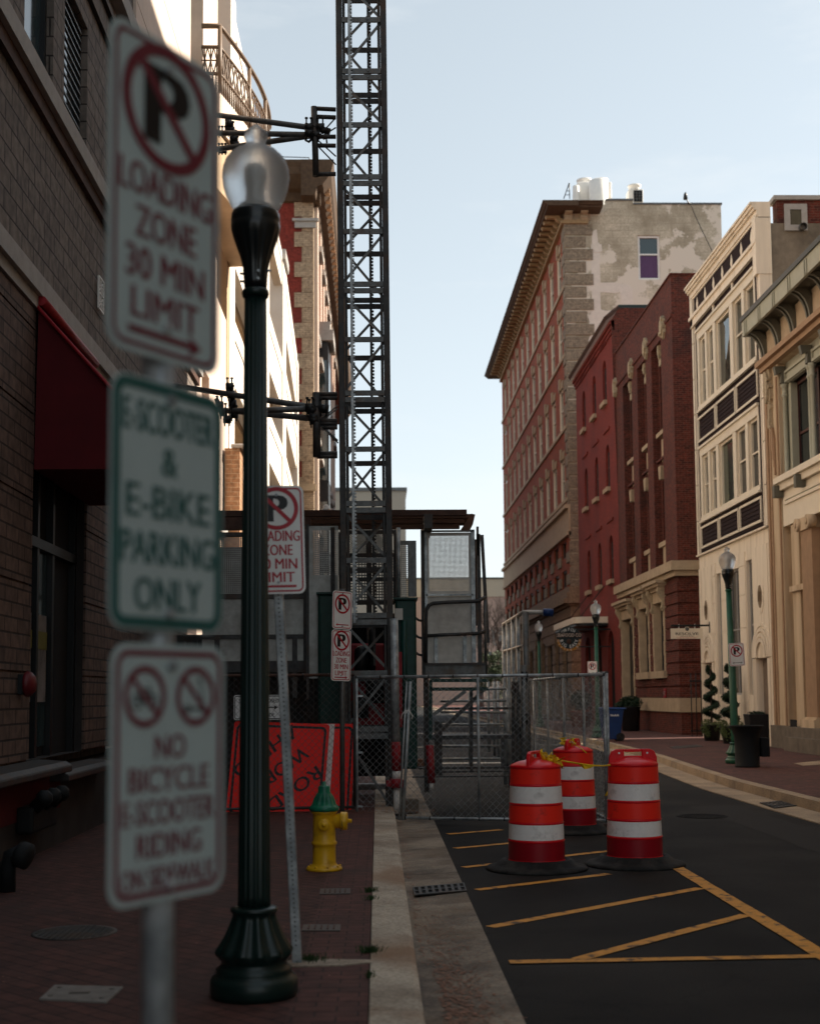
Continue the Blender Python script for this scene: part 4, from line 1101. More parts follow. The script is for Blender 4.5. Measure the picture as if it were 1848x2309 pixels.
# wall masses: far pilaster, then recessed bay wall
mw.pbox(P0, yr(*e5(215, 1200)), Y1, zpl, zmould, 0, .5)
DR = .28
P2 = PX(XR + DR, 1)
y1r = yr(*e5(430, 1200))
zsp0, zsp1 = zr(*e5(232, 565)), zr(*e5(205, 235))       # sage spandrel
lat = (hitx(*e5(345, 750), XR + DR).y, hitx(*e5(300, 750), XR + DR).y, hitx(*e5(320, 870), XR + DR).z, hitx(*e5(320, 620), XR + DR).z)
gri = (hitx(*e5(350, 1400), XR + DR).y, hitx(*e5(310, 1400), XR + DR).y, hitx(*e5(330, 1610), XR + DR).z, hitx(*e5(330, 1115), XR + DR).z)
niche = (gri[0] + .05, gri[1] - .02, hitx(*e5(340, 1725), XR + DR).z, hitx(*e5(340, 1620), XR + DR).z)
facade(P2, 28.0, yB + .02, zpl, zsp0, [lat, gri, niche], .22, mw)
mw.pbox(P0, yr(*e5(300, 900)), yr(*e5(247, 900)), zpl, zsp0 - .02, .06, DR - .002)
mw.pbox(P0, 33.0, yr(*e5(245, 900)) , zr(*e5(250, 1035)), zr(*e5(250, 995)), -.02, DR - .004)
# stained rest towards the camera
mw.pbox(P0, 26.5, 28.0, zpl, zmould, 0, .5)
mw.pbox(P0, 26.5, Y1, zr(*e4(270, 1340)), zmould, 0.001, .5)
mw.pbox(P0, 26.5, yB + .02, zsp1 - .05, zsp1 + .0, .02, .5)
mw.build('wall', M['beige_stone'], b)
o = MB(); tw = [(Y0 + 1.6 + i * 3.6, Y0 + 3.2 + i * 3.6, 1.6 + j * 4.1, 4.1 + j * 4.1) for i in range(10) for j in range(5)]
facade(P0, Y0, 26.5, .15, 21.5, tw, .2, o); o.pbox(P0, Y0, 26.5, .15, 21.5, .4, 9); o.pbox(P0, Y0, 26.499, 21.5, 22.0, -.35, .6); o.pbox(P0, Y0, 26.499, 5.0, 5.3, -.12, .0)
o.pbox(P0, 26.2, 26.498, .15, 21.5, 0, .41); o.build('shade_wing', M['beige_stone'], b)  # unseen wing, height and end shaped to shade the near left facade
w0_ = window(b, P0, *tw[0], .18, M['green_trim'], M['glass'], fw=.08, trans=(.5,))
for q in tw[1:]: rep(w0_, (0, q[0] - tw[0][0], q[2] - tw[0][2]))
o = MB(); o.box(XR + .52, 22, 26.5, Y1 - .05, .15, zgut1 - .1); o.build('roof', M['stone_grime'], b)
# pilaster mouldings
for uu, w_, pr in ((Y1 - .10, .16, .05), (Y1 - .34, .07, .03), (yB + .10, .10, .04)):
    o = MB(); o.pbox(P0, uu - w_ / 2, uu + w_ / 2, zpl, zmould - .6, -pr, 0); o.build('pilaster_moulding', M['beige_dark'], b)
o = MB(); o.pbox(P0, yB - .02, Y1 + .02, zmould - .12, zmould + .02, -.28, 0); o.pbox(P0, 26.5, yB - .02, zmould - .12, zmould + .02, -.28, 0); o.pbox(P0, 26.5, Y1 + .02, zmould - .26, zmould - .12, -.16, 0); o.build('ledge', M['beige_dark'], b)
pl = MB(); pl.pbox(P0, 33.6, Y1 + .03, .15, zpl, -.14, .5); pl.pbox(P0, 28, 33.6, .15, zpl + .0, -.34, .5)
pl.pbox(P0, 28, 33.5, .15, .5, -.5, -.34)
pl.build('plinth', M['stone_grime'], b)
q = hitx(*e5(278, 2080), XR - .14); o = MB(); o.pbox(P0, q.y - .28, q.y + .26, .42, .92, -.150, -.142); o.build('cellar_opening', M['dark'], b)
# swag ornament on the pilaster
o = MB(); blob(o, P0, (yB + Y1) / 2 + .05, zmould - .75, .34, 1.2, .16, 77); blob(o, P0, (yB + Y1) / 2 + .05, zmould - 1.55, .22, .9, .10, 78)
o.build('carved_swag', M['carved'], b)
o = MB(); uu = (yB + Y1) / 2 - .05
for k in range(4): o.pbox(P0, uu - .16 + k * .03, uu - .10 + k * .05, zmould - 3.2 + k * .22, zmould - 2.2 + k * .1, -.05 - .008 * k, 0)
o.build('fret_ornament', M['beige_dark'], b)
# upper window bay in sage timber
zt_ = zr(*e4(300, 1395)); zb_ = zsp1
bay = MB()
P3 = PX(XR + .18, 1)
zs_hi = zr(*e4(310, 1390)); zs_lo = zr(*e4(310, 1520))
# transom panels, columns, jambs
ycol = [yr(*e4(500, 1800)), yr(*e4(500, 1800)) - 1.5, yr(*e4(500, 1800)) - 3.0]
bay.pbox(P3, 28, yB, zs_lo, zs_hi, 0, .12); bay.pbox(P3, 28, yB, zs_hi, zs_hi + .9, .04, .3)
bay.pbox(P3, yB - .30, yB - .02, zb_, zs_lo, .06, .35)
bay.build('transom_panel', M['green_trim'], b)
for i, (a_, c_) in enumerate(((yB - .12, ycol[0] + .12), (ycol[0] - .12, ycol[1] + .12), (ycol[1] - .12, ycol[2] + .12))):
    lo_, hi_ = min(a_, c_), max(a_, c_)
    o = MB()
    for q in ((lo_, hi_, zs_lo + .02, zs_lo + .09), (lo_, hi_, zs_hi - .08, zs_hi - .01), (lo_, lo_ + .06, zs_lo + .09, zs_hi - .08), (hi_ - .06, hi_, zs_lo + .09, zs_hi - .08)):
        o.pbox(P3, *q, -.05, 0)
    o.build('panel_moulding', M['green_trim'], b)
    window(b, P3, lo_ + .1, hi_ - .1, zb_, zs_lo, .30, mat('oxblood_sash', (0.06, 0.02, 0.015), .5), M['glass'], fw=.09, trans=(.45,))
for uu in [yB - .05] + ycol:
    o = MB()
    for s_ in ((0,) if uu == yB - .05 else (.10, -.10)):
        c_ = P3(uu + s_, 0, -.02); o.lathe([(.10, zb_), (.10, zb_ + .1), (.065, zb_ + .14), (.06, zs_lo - .35), (.085, zs_lo - .32), (.085, zs_lo - .28), (.065, zs_lo - .26), (.07, zs_lo - .1), (.10, zs_lo - .06), (.10, zs_lo)], (c_.x, c_.y, 0), 14)
    o.build('column', M['green_trim'], b)
    o = MB(); o.prism([(0, zs_lo - .02), (-.14, zs_lo + .02), (-.12, zs_lo + .3), (-.26, zs_hi - .1), (-.30, zs_hi + .12), (0, zs_hi + .12)], lambda d, v, uq: P3(uu + uq, v, d), -.09, .09); o.build('console', M['bracket'], b)
# sage spandrel
o = MB(); o.pbox(P0, 28, yB - .03, zsp0, zsp1 - .35, .02, .2)
o.pbox(P0, 28, yB + .06, zsp1 - .16, zsp1, -.20, .2); o.pbox(P0, 28, yB + .02, zsp1 - .34, zsp1 - .16, -.10, .2)
for q in ((28, yB - .28, zsp0 + .55, zsp0 + .63), (28, yB - .28, zsp1 - .62, zsp1 - .54), (yB - .36, yB - .28, zsp0 + .63, zsp1 - .62)): o.pbox(P0, *q, -.03, .02)
o.build('spandrel', M['cream2'], b)
o = MB(); o.pbox(P0, 28, yB - .44, zsp0 + .70, zsp1 - .70, -.004, .018); o.build('spandrel_panel', M['green_trim'], b)
for uu in (yB - .08, yr(*e5(345, 230))): o = MB(); o.pbox(P0, uu - .09, uu + .09, zsp1 - .52, zsp1 - .20, -.24, .0); o.build('sill_bracket', M['bracket'], b)
# ionic pilaster
u0_, u1_ = yr(*e5(425, 1200)), yr(*e5(350, 1200))
o = MB(); zb2, zt2 = zr(*e5(360, 1900)), zr(*e5(360, 600))
for k in range(6):
    a_ = u0_ + (u1_ - u0_) * k / 6; o.pbox(P0, a_ + .008, a_ + (u1_ - u0_) / 6 - .008, zb2, zt2, -.03, DR)
o.pbox(P0, u0_, u1_, zb2, zt2, 0, DR - .001)
o.build('fluted_pilaster', M['beige_dark'], b)
o = MB(); o.pbox(P0, u0_ - .06, u1_ + .06, zb2 - .06, zb2, -.09, DR); o.pbox(P0, u0_ - .12, u1_ + .12, zpl, zb2 - .06, -.16, DR); o.build('pilaster_base', M['beige_stone'], b)
o = MB(); o.pbox(P0, u0_ - .05, u1_ + .05, zt2, zsp0, -.08, DR)
for uu in (u0_ - .02, u1_ + .02):
    c0, c1 = P0(uu, zt2 + .16, -.16), P0(uu, zt2 + .16, .05); o.tube(c0, c1, .17, 16); o.tube(P0(uu, zt2 + .16, -.19), P0(uu, zt2 + .16, -.16), .08, 12)
o.build('scroll_capital', M['beige_stone'], b)
# lattice and grille
o = MB(); PLt = PX(XR + DR - .02, 1)
n_ = 5
for k in range(-6, 9):
    for s_ in (1, -1):
        a_ = lat[2] + k * .28; pts = []
        W_ = lat[1] - lat[0]
        p0_, p1_ = (lat[0], a_), (lat[1], a_ + s_ * W_ * 1.0)
        if min(p0_[1], p1_[1]) > lat[2] and max(p0_[1], p1_[1]) < lat[3]: o.tube(PLt(*p0_, 0), PLt(*p1_, 0), .012, 5)
for k in range(3): uu = lat[0] + (lat[1] - lat[0]) * (k + .5) / 3; o.tube(PLt(uu, lat[2], 0), PLt(uu, lat[3], 0), .010, 5)
o.build('lattice', M['green_trim'], b)
o = MB()
for k in range(4): uu = gri[0] + (gri[1] - gri[0]) * (k + .5) / 4; o.tube(PLt(uu, gri[2], 0), PLt(uu, gri[3], 0), .014, 5)
for zz in (gri[2] + .05, gri[2] + .3, (gri[2] + gri[3]) / 2, (gri[2] + gri[3]) / 2 + .22, gri[3] - .3, gri[3] - .06): o.pbox(PLt, gri[0], gri[1], zz, zz + .035, -.012, .012)
o.build('grille', M['green_trim'], b)
for h in (lat, gri): window(b, P2, *h, .2, M['steel_dark'], M['glass'], fw=.04)
o = MB(); o.pbox(P2, niche[0], niche[1], niche[2], niche[3], .15, .2); o.build('niche', M['dark'], b)
o = MB(); c_ = P2((niche[0] + niche[1]) / 2, niche[2] + .3, -.04); o.lathe([(.14, -.28), (.15, .1), (.12, .24), (0, .30)], tuple(c_), 10); o.build('wall_lamp', M['black_metal'], b)
# eaves
o = MB()
o.prism([(XR + .3, zgut0 + .02), (XE + .05, zgut0 + .02), (XE + .05, zgut0 + .10), (XR + .3, zgut0 + .10)], lambda x, v, uq: Vector((x, uq, v)), 26.5, Y1 - .04); o.build('soffit', M['bracket'], b)
o = MB(); o.prism([(XE - .02, zgut0 - .06), (XE + .06, zgut0 - .06), (XE + .06, zgut1 - .06), (XE - .02, zgut1 - .06)], lambda x, v, uq: Vector((x, uq, v)), 26.5, Y1 + .06)
uu = Y1 - .3
while uu > 27:
    o.box(XE - .05, XE - .021, uu - .11, uu - .05, zgut0 - .05, zgut1 - .1); o.box(XE - .05, XE - .021, uu + .05, uu + .11, zgut0 - .05, zgut1 - .1); uu -= 1.28
o.box(XE - .01, XR + .3, Y1 - .03, Y1 + .055, zgut0 - .06, zgut1 - .07)
o.build('fascia', M['green_trim'], b)
o = MB(); o.prism([(XE - .07, zgut1 - .06), (XE + .1, zgut1 - .06), (XE + .1, zgut1 + .04), (XE - .08, zgut1 + .06)], lambda x, v, uq: Vector((x, uq, v)), 26.5, Y1 + .10); o.build('gutter', M['lamp_green'], b)
o = MB(); o.prism([(XE + .05, zgut1 - .1), (XR + 1.4, zgut1 + .5), (XR + 1.4, zgut1 + .4), (XE + .05, zgut1 - .2)], lambda x, v, uq: Vector((x, uq, v)), 26.5, Y1 + .1); o.build('roof_slope', M['rust'], b)
br = MB()
H_ = zgut0 - zmould
inner = [(XR, zmould + .02)]
pts = [(XR + .02, zmould + .02), (XR - .10, zmould + .05)] + [(XR - .10 - (XR - .12 - XE - .05) * (1 - math.cos(t)), zmould + .08 + (H_ - .14) * math.sin(t)) for t in [math.pi / 2 * k / 10 for k in range(1, 11)]] + [(XE + .06, zgut0 + .01), (XE + .30, zgut0 + .01)]
pts += [(XR + .02 - (XR - XE - .34) * (1 - math.cos(t)), zmould + .18 + (H_ - .20) * math.sin(t)) for t in [math.pi / 2 * k / 10 for k in range(9, -1, -1)]]
br.prism(pts, lambda x, v, uq: Vector((x, Y1 - .04 - uq, v)), 0, .09)
b0 = br.build('eave_bracket', M['bracket'], b)
for k, dy in enumerate((.22, 1.28, 1.50, 2.56, 2.78, 3.84, 4.06, 5.12, 5.34)): rep(b0, (0, -dy, 0))
for k in range(5):
    o = MB(); a_, c_ = Y1 - .28 - k * 1.28, Y1 - 1.2 - k * 1.28; o.pbox(P0, c_, a_, zmould + .06, zgut0 - .02, -.03, .02); o.build('frieze_panel', M['stone_trim'], b)
# rounded dormer behind the gutter
t = hitx(1745, 640, XR + .6); o = MB()
o.prism([(t.y - .55, t.z - 1.2), (t.y + .55, t.z - 1.2)] + [(t.y + .55 * math.cos(a_), t.z - .5 + .62 * math.sin(a_)) for a_ in [math.pi * k / 10 for k in range(11)]], PX(XR + .5, 1), -.1, 1.3)
o.build('dormer', M['stone_trim'], b)

# ================================================================== far end of the street
t = thing('office_block', 'plain pale beige block at the far end of the street', 'building', (0, 190, 0))
c0 = hity(914, 1107, 190); o = MB(); o.box(-16, c0.x, 190, 215, 0, c0.z); o.build('wall', M['far_beige'], t)
o = MB(); o.box(-16.2, c0.x + .2, 189.8, 215, c0.z, c0.z + .5); o.build('coping', M['steel_mid'], t)
t = thing('shop_block', 'low pink building with pale parapet closing the end of the street', 'building', (10, 205, 0))
c0 = hity(1000, 1303, 205); o = MB(); o.box(-12, 60, 205, 230, 0, c0.z - 3.0); o.build('wall', M['far_pink'], t)
o = MB(); o.box(-12.2, 60, 204.8, 230, c0.z - 3.0, c0.z - .2); o.build('parapet', M['far_beige'], t); o = MB(); o.box(-12.3, 60, 204.6, 230, c0.z - .2, c0.z); o.build('coping', M['lamp_green'], t)
for j in range(2):
    for k in range(8):
        xx = 8 + k * 3.2; zz = 4 + j * 5.2; o = MB(); o.box(xx, xx + 1.6, 204.9, 205.1, zz, zz + 2.8); o.build('window', M['glass'], t)
# ================================================================== brick apartment block on the left (near)
PL = PX(XL, -1)
yl = lambda px, py: hitx(px, py, XL).y
zlh = lambda px, py: hitx(px, py, XL).z
b = thing('apartment_block', 'dark brown brick apartment block with pale stone bands and red awning wall', 'building', (XL, 12, 0))
ZB1, ZB2 = 5.35, 7.32
yw = [(yl(54, 100), yl(119, 200)), (yl(144, 200), yl(195, 300))]
ztw = zlh(195, 58)
dy0, dy1 = yl(67, 1200), yl(190, 1200)
zled = zlh(85, 1712)
mw = MB()
YE = 17.6
holes = [(yw[0][0], yw[0][1], ZB2 + .36, ztw), (yw[1][0], yw[1][1], ZB2 + .36, ztw), (dy0, dy1, zled, 3.9)]
holes2 = [(7.0, 8.2, ZB2 + .36, ztw), (9.0, 10.2, ZB2 + .36, ztw)]
YB = 24.2; ZTAN = 9.9
facade(PL, -8, YE, ZB1, 11.0, [h for h in holes + holes2 if h[2] > ZB1], .14, mw)
mw.poly([PL(YE, ZB1, 0), PL(YB, ZB1, 0), PL(YB, ZTAN, 0), PL(YE, ZTAN, 0)]); mw.box(XL - 6, XL - .01, YB - .3, YB, ZB1, ZTAN - .01)
mw.pbox(PL, -8, YE, 11.0, 19.0, 0, 9); mw.box(XL - 9, XL - .26, -8, YE, .15, 11)
# shallow projecting courses over the windows
for zz in (ztw + .34, ztw + .75): mw.pbox(PL, -8, YE, zz, zz + .08, -.05, 0)
mw.build('wall', M['left_brick'], b)
m2 = MB(); m3 = MB(); facade(PL, -8, YB, zled, ZB1, [holes[2]], .17, m2, m3); m3.build('door_reveal', M['black_stone'], b)
z = zled + .02
while z < ZB1 - .1:       # channelled courses of six bricks
    for (a_, c_) in ((-8, dy0), (dy1, YB)):
        m2.pbox(PL, a_, c_ - .001, z, min(z + .80, ZB1 - .02), -.025, 0)
    z += .822
m2.build('lower_wall', M['left_brick2'], b)
o = MB(); o.pbox(PL, -8, YB, ZB1 + .12, ZB1 + .31, -.10, .02); o.pbox(PL, -8, YB, ZB1, ZB1 + .12, -.05, .02); o.build('stone_band', M['limestone'], b)
o = MB(); o.pbox(PL, -8, YB, ZB2 + .16, ZB2 + .36, -.12, .02); o.build('stone_band', M['limestone'], b)
o = MB(); o.pbox(PL, -8, YB, ZB2, ZB2 + .16, -.06, .02); o.build('band_moulding', M['rust'], b)
o = MB(); o.pbox(PL, -8, YE, 10.35, 10.6, -.14, .02); o.build('stone_band', M['limestone'], b)
for i, h in enumerate(holes[:2] + holes2): window(b, PL, h[0], h[1] - .02, h[2], h[3], .13, M['black_metal'], M['glass_teal'] if i != 1 else M['glass'], fw=.06)
o = MB()
h = holes[1]
for k in range(24): zz = h[2] + .05 + k * .105; o.pbox(PL, h[0] + .06, h[1] - .08, zz, zz + .02, .055, .075)
o.build('louvre', M['steel_mid'], b)
# base
o = MB(); o.pbox(PL, -8, YB, .15, zled - .12, -.10, .5); o.build('base', M['black_stone'], b)
o = MB(); o.pbox(PL, 11.0, dy0 + .9, zled - .50, zled - .14, -.115, -.10); o.build('red_tile_panel', M['awning'], b)
for (a_, c_, dz, pr) in ((-8, dy0 + .42, 0, .34), (dy0 + .45, dy1 + .4, -.10, .30)):
    o = MB(); o.prism([(-pr, zled - .12 + dz), (0.0, zled - .12 + dz), (0.0, zled + dz), (-pr + .06, zled - .02 + dz), (-pr, zled - .06 + dz)], lambda d, v, uq: PL(uq, v, d), a_, c_); o.build('ledge', M['steel_dark'], b, bevel=.01)
# door and shop window in the opening
o = MB(); o.pbox(PL, dy0, dy1, zled, 3.9, .155, .21); d_ = o.build('shopfront', M['dark'], b)
for k, (a_, c_) in enumerate(((dy0 + .04, dy0 + .62), (dy0 + .72, dy0 + 1.22))):
    o = MB(); o.pbox(PL, a_, c_, zled + .1, 3.1, .135, .154); o.build('shop_pane', M['glass_teal'], d_)
    o = MB(); o.pbox(PL, a_ + .02, c_ - .04, zled + .55, 2.45, .120, .134); o.build('poster', mat('pale_poster%d' % k, (0.20, 0.19, 0.19), .6, var=.3, scale=5, col2=(0.03, 0.03, 0.035), s2=3.0, t2=.60), d_)
    o = MB(); o.pbox(PL, a_ + .02, c_ - .04, 2.1, 2.28, .112, .119); o.build('poster_stripe', mat('olive_stripe%d' % k, (0.16, 0.15, 0.03), .6), d_)
for uu in (dy0 + .66, dy0 + 1.28, dy1 - .05): o = MB(); o.pbox(PL, uu - .04, uu + .04, zled, 3.9, .08, .154); o.build('mullion', M['black_metal'], d_)
o = MB(); o.pbox(PL, dy0 + .02, dy1 - .02, 3.1, 3.2, .07, .154); o.build('mullion', M['black_metal'], d_)
# awning
b = thing('awning', 'dark red canvas awning over the shop door on the brown brick wall', 'awning', (XL, dy0, 3.7))
za, zb_ = hity(66, 690, dy0).z, hity(66, 1058, dy0).z
PA = lambda u, v, d: Vector((XL + u, dy0 + d, v))
o = MB(); o.prism([(.03, zb_), (1.26, zb_), (1.24, zb_ + .22), (.05, za)], PA, 0, dy1 - dy0 + .1); o.build('canvas', M['awning'], b)
o = MB(); 
for yy in (-.03, dy1 - dy0 + .12): o.tube(PA(.03, za, yy), PA(1.28, zb_ + .2, yy), .02, 6)
o.tube(PA(.08, za + .05, -.02), PA(.08, za + .05, dy1 - dy0 + .1), .05, 8)
o.build('frame', M['red_steel'], b)
# star ornament, alarm bell, valves
q = hitx(220, 665, XL); b = thing('wall_grille', 'small white star patterned metal grille set in brown brick wall', 'grille', (XL, q.y, q.z)); PS = PX(XL + .02, -1)
hw_, hh_ = (yl(226, 665) - yl(215, 665)) / 2, (zlh(220, 628) - zlh(220, 700)) / 2
o = MB()
for r_ in (((-1, -1), (1, -1)), ((1, -1), (1, 1)), ((1, 1), (-1, 1)), ((-1, 1), (-1, -1)), ((-1, 0), (1, 0))):
    o.bar(PS(q.y + r_[0][0] * hw_, q.z + r_[0][1] * hh_, -.02), PS(q.y + r_[1][0] * hw_, q.z + r_[1][1] * hh_, -.02), .02)
o.build('frame', M['white_metal'], b)
o = MB()
for s_ in (-.5, .5):
    for t in (0, 45, 90, 135):
        c_, s2_ = math.cos(R(t)), math.sin(R(t)); o.bar(PS(q.y - hw_ * c_, q.z + hh_ * (s_ - .5 * s2_), -.02), PS(q.y + hw_ * c_, q.z + hh_ * (s_ + .5 * s2_), -.02), .012)
o.build('star_bars', M['white_metal'], b)
q = hitx(38, 1543, XL); b = thing('alarm_bell', 'red round fire alarm bell fixed to the brown brick wall', 'bell', (XL, q.y, q.z))
o = MB(); o.box(XL, XL + .07, q.y - .07, q.y + .07, q.z - .09, q.z + .09); o.build('back_box', M['black_metal'], b)
o = MB(); o.lathe([(.115, .0), (.12, .02), (.11, .05), (.07, .085), (0, .10)], (XL + .08, q.y, q.z), 24, axis=(1, 0, 0)); o.build('gong', M['bell_red'], b)
q = hitx(70, 1835, XL + .1); b = thing('fire_connection', 'black wall hydrant manifold with several capped outlets low on the wall', 'fire connection', (XL + .1, q.y, q.z))
o = MB(); o.box(XL + .1, XL + .26, q.y - .55, q.y + .35, q.z - .14, q.z + .10); o.build('body', M['matt_black'], b, bevel=.03, bseg=2)
for k in range(3): o = MB(); yy = q.y - .45 + k * .32; o.lathe([(.06, 0), (.06, .1), (.075, .10), (.075, .16), (.03, .2)], (XL + .24, yy, q.z + .08), 14, axis=(.7, 0, .7)); o.build('outlet', M['matt_black'], b)
q = hitx(18, 1930, XL + .5); b = thing('fire_connection', 'dark curved standpipe rising near the left edge of the pavement', 'standpipe', (q.x, q.y, .15))
o = MB(); o.pipe([Vector((q.x, q.y, .15)), Vector((q.x, q.y, q.z - .1)), Vector((q.x + .02, q.y, q.z)), Vector((q.x + .1, q.y - .02, q.z + .03))], .06, 10); o.build('pipe', M['matt_black'], b)
o = MB(); o.lathe([(.09, 0), (.10, .02), (.10, .09), (.05, .11), (0, .11)], (q.x + .08, q.y - .02, q.z + .02), 16, axis=(.9, -.2, -.3)); o.build('cap', M['matt_black'], b)

# ================================================================== corner tower with the curved balcony
b = thing('corner_tower', 'pale stucco corner tower with a curved balcony high on the left', 'building', (XL, 22, 0))
YT0, YT1 = YE, 27.1
XT = XL
o = MB(); o.pbox(PL, YT0 + .01, 22.1, 9.91, 24.0, .02, 9)
for k in range(11): o.pbox(PL, YT0 + .01, 22.1, 9.95 + k * 1.24, 9.95 + k * 1.24 + 1.22, -.04, .02)
o.build('panel_wall', M['tower_stucco'], b)
o = MB()
zd0, zd1 = zlh(452, 205), 17.5
facade(PL, 22.1, YT1, 9.91, 24.0, [(yl(430, 40), yl(458, 40), zd0 - .2, zd1)], .35, o)
o.pbox(PL, 22.1, YT1, 9.91, 24, .36, 9)
o.build('wall', M['tower_stucco'], b)
wd = window(b, PL, yl(430, 40), yl(458, 40), zd0 - .2, zd1, .33, M['white_metal'], M['glass_teal'], fw=.08, mull=(.5,), trans=(.3, .62))
o = MB(); facade(PL, 24.2, 29.4, .15, 9.9, [(24.9, 26.0, 5.6, 7.9)], .3, o); o.pbox(PL, 24.3, 29.3, .15, 9.85, .32, 8)
o.build('street_wall', M['tower_stucco'], b)
o = MB(); o.pbox(PL, 24.2, 29.4, 5.0, 5.3, -.12, .02); o.build('stone_band', M['limestone'], b)
# balcony slab, curving out from the wall
zf = hity(495, 205, 24.6).z
ya, yb_ = 24.5, 29.6
def bal(t, r=1.0):
    a_ = math.pi * t
    return (XL + .02 + .98 * r * math.sin(a_) ** .62, ya + (yb_ - ya) * t)
cur = []
X_out = lambda s: XL + (.96 + .42 * math.sin(math.pi * min(1, s)))
N_ = 22
path = [(XL, 24.6), (hity(495, 205, 24.6).x, 24.6)]
for k in range(1, N_ + 1):
    t = k / N_; path.append((hity(495, 205, 24.6).x + .62 * math.sin(t * math.pi * .62) / math.sin(math.pi * .5) , 24.6 + 4.6 * t))
path.append((XL, 29.3))
o = MB(); o.prism(path, lambda u, v, d: Vector((u, v, d)), zf - .75, zf - .02); o.build('balcony_slab', M['tower_stucco'], b)
shr = [(XL + (x - XL) * .86, y) for x, y in path]
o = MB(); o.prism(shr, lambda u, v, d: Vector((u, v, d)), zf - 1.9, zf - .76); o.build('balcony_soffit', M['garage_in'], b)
rail = [Vector((x, y, 0)) for x, y in path]
b2 = None
ph = hity(495, 58, 24.6).z
o = MB(); o.pipe([p + Vector((0, 0, ph)) for p in rail[:-1]], .05, 6); o.pipe([p + Vector((0, 0, ph - .42)) for p in rail[:-1]], .035, 6); o.pipe([p + Vector((0, 0, ph - .95)) for p in rail[:-1]], .035, 6); bal_ = o.build('balcony_rail', M['bronze'], b)
o = MB()
for i in range(1, len(rail) - 1): 
    p = rail[i]; o.tube(p + Vector((0, 0, zf - .02)), p + Vector((0, 0, ph - (.0 if i in (1, 9, 16) else .95))), .045 if i in (1, 9, 16) else .018, 6)
    if i < len(rail) - 2:
        p = (rail[i] + rail[i + 1]) / 2; o.tube(p + Vector((0, 0, zf - .02)), p + Vector((0, 0, ph - .95)), .018, 5)
        q = rail[i + 1]; o.bar(rail[i] + Vector((0, 0, ph - .95)), q + Vector((0, 0, ph - .42)), .025); o.bar(rail[i] + Vector((0, 0, ph - .42)), q + Vector((0, 0, ph - .95)), .025)
a_ = rail[0]; c_ = rail[1]
for k in range(1, 5): p = a_.lerp(c_, k / 5); o.tube(p + Vector((0, 0, zf)), p + Vector((0, 0, ph - .95)), .018, 5)
for k in range(3):
    p, q = a_.lerp(c_, k / 3), a_.lerp(c_, (k + 1) / 3)
    for (m1, m2_) in ((.95, .42), (.42, .95)): o.bar(p + Vector((0, 0, ph - m1)), q + Vector((0, 0, ph - m2_)), .022)
    mid = (p + q) / 2; o.bar(mid + Vector((0, 0, ph - .42)), mid + Vector((0, 0, ph - .95)), .022)
    o.bar(p + Vector((0, 0, ph - .685)), q + Vector((0, 0, ph - .685)), .022)
o.build('baluster', M['bronze'], bal_)
# tan stone strip and pier beside the garage
o = MB(); o.box(XL - .25, XL + .015, 28.9, 29.38, 8.6, hity(500, 330, 28.9).z); o.build('stone_strip', M['garage_in'], b)
b = thing('parking_garage', 'sunlit pale concrete parking garage with open decks', 'building', (XL, 29.4, 0))
piers = [(29.42, 30.5), (39.2, 40.4), (46.3, 47.9), (54.9, 55.7)]
ztp = hitx(628, 545, XL).z
levels = [(8.9, 10.4), (11.8, 13.5)]
o = MB()
for k, (a_, c_) in enumerate(piers):
    o = MB(); o.pbox(PL, a_, c_, 5.0 if k != 3 else 1.0, (ztp + .9, ztp + .9, ztp, 15.7)[k], -.02, .55); o.build('pier', M['garage'], b)
def sp(a_, c_, z0, z1, sl=0.0, d0=.0):
    o = MB(); h0, h1 = a_, c_
    dz = -sl * (c_ - a_)
    o.hull([PL(a_, z0, d0), PL(c_, z0 + dz, d0), PL(c_, z0 + dz, d0 + .3), PL(a_, z0, d0 + .3), PL(a_, z1, d0), PL(c_, z1 + dz, d0), PL(c_, z1 + dz, d0 + .3), PL(a_, z1, d0 + .3)])
    zc = z0 + (z1 - z0) * .72
    o.hull([PL(a_, zc, -.03 + d0), PL(c_, zc + dz, -.03 + d0), PL(c_, zc + dz, d0), PL(a_, zc, d0), PL(a_, z1, -.03 + d0), PL(c_, z1 + dz, -.03 + d0), PL(c_, z1 + dz, d0), PL(a_, z1, d0)])
    o.build('spandrel', M['garage'], b)
bays = [(30.5, 39.2), (40.4, 46.3), (47.9, 54.9)]
for i, (a_, c_) in enumerate(bays):
    sl = .10 if i == 2 else 0
    for (z0, z1) in levels: sp(a_, c_, z0, z1, sl, .03)
    sp(a_, c_, 5.0, 7.3, 0, .03)
    if i == 2: sp(a_, c_, 15.1, 17.3, .20, .03)
    else: sp(a_, c_, 16.4, ztp + .6, 0, .03) if i == 0 else sp(a_, c_, 16.2, ztp + .2, 0, .03)
o = MB(); o.pbox(PL, 46.2, 48.0, ztp, ztp + .35, -.12, .6); o.build('pier_cap', M['limestone'], b)
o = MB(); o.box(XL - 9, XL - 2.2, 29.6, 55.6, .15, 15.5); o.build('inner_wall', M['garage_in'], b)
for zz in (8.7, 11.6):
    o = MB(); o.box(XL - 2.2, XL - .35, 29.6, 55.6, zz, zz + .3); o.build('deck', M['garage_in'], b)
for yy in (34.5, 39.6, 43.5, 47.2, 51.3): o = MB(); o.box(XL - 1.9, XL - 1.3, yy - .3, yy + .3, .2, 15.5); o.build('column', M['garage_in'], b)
o = MB(); o.box(XL - 8, XL - .05, 29.6, 55.6, .15, 5.0); o.build('ground_storey', M['stone_grime'], b)
q = hity(513, 1022, 29.0); q2 = hity(547, 1022, 29.0)
b = thing('brick_pier', 'tan brick gate pier with pale stone cap beside the parking garage', 'pier', (XL, 29, 0))
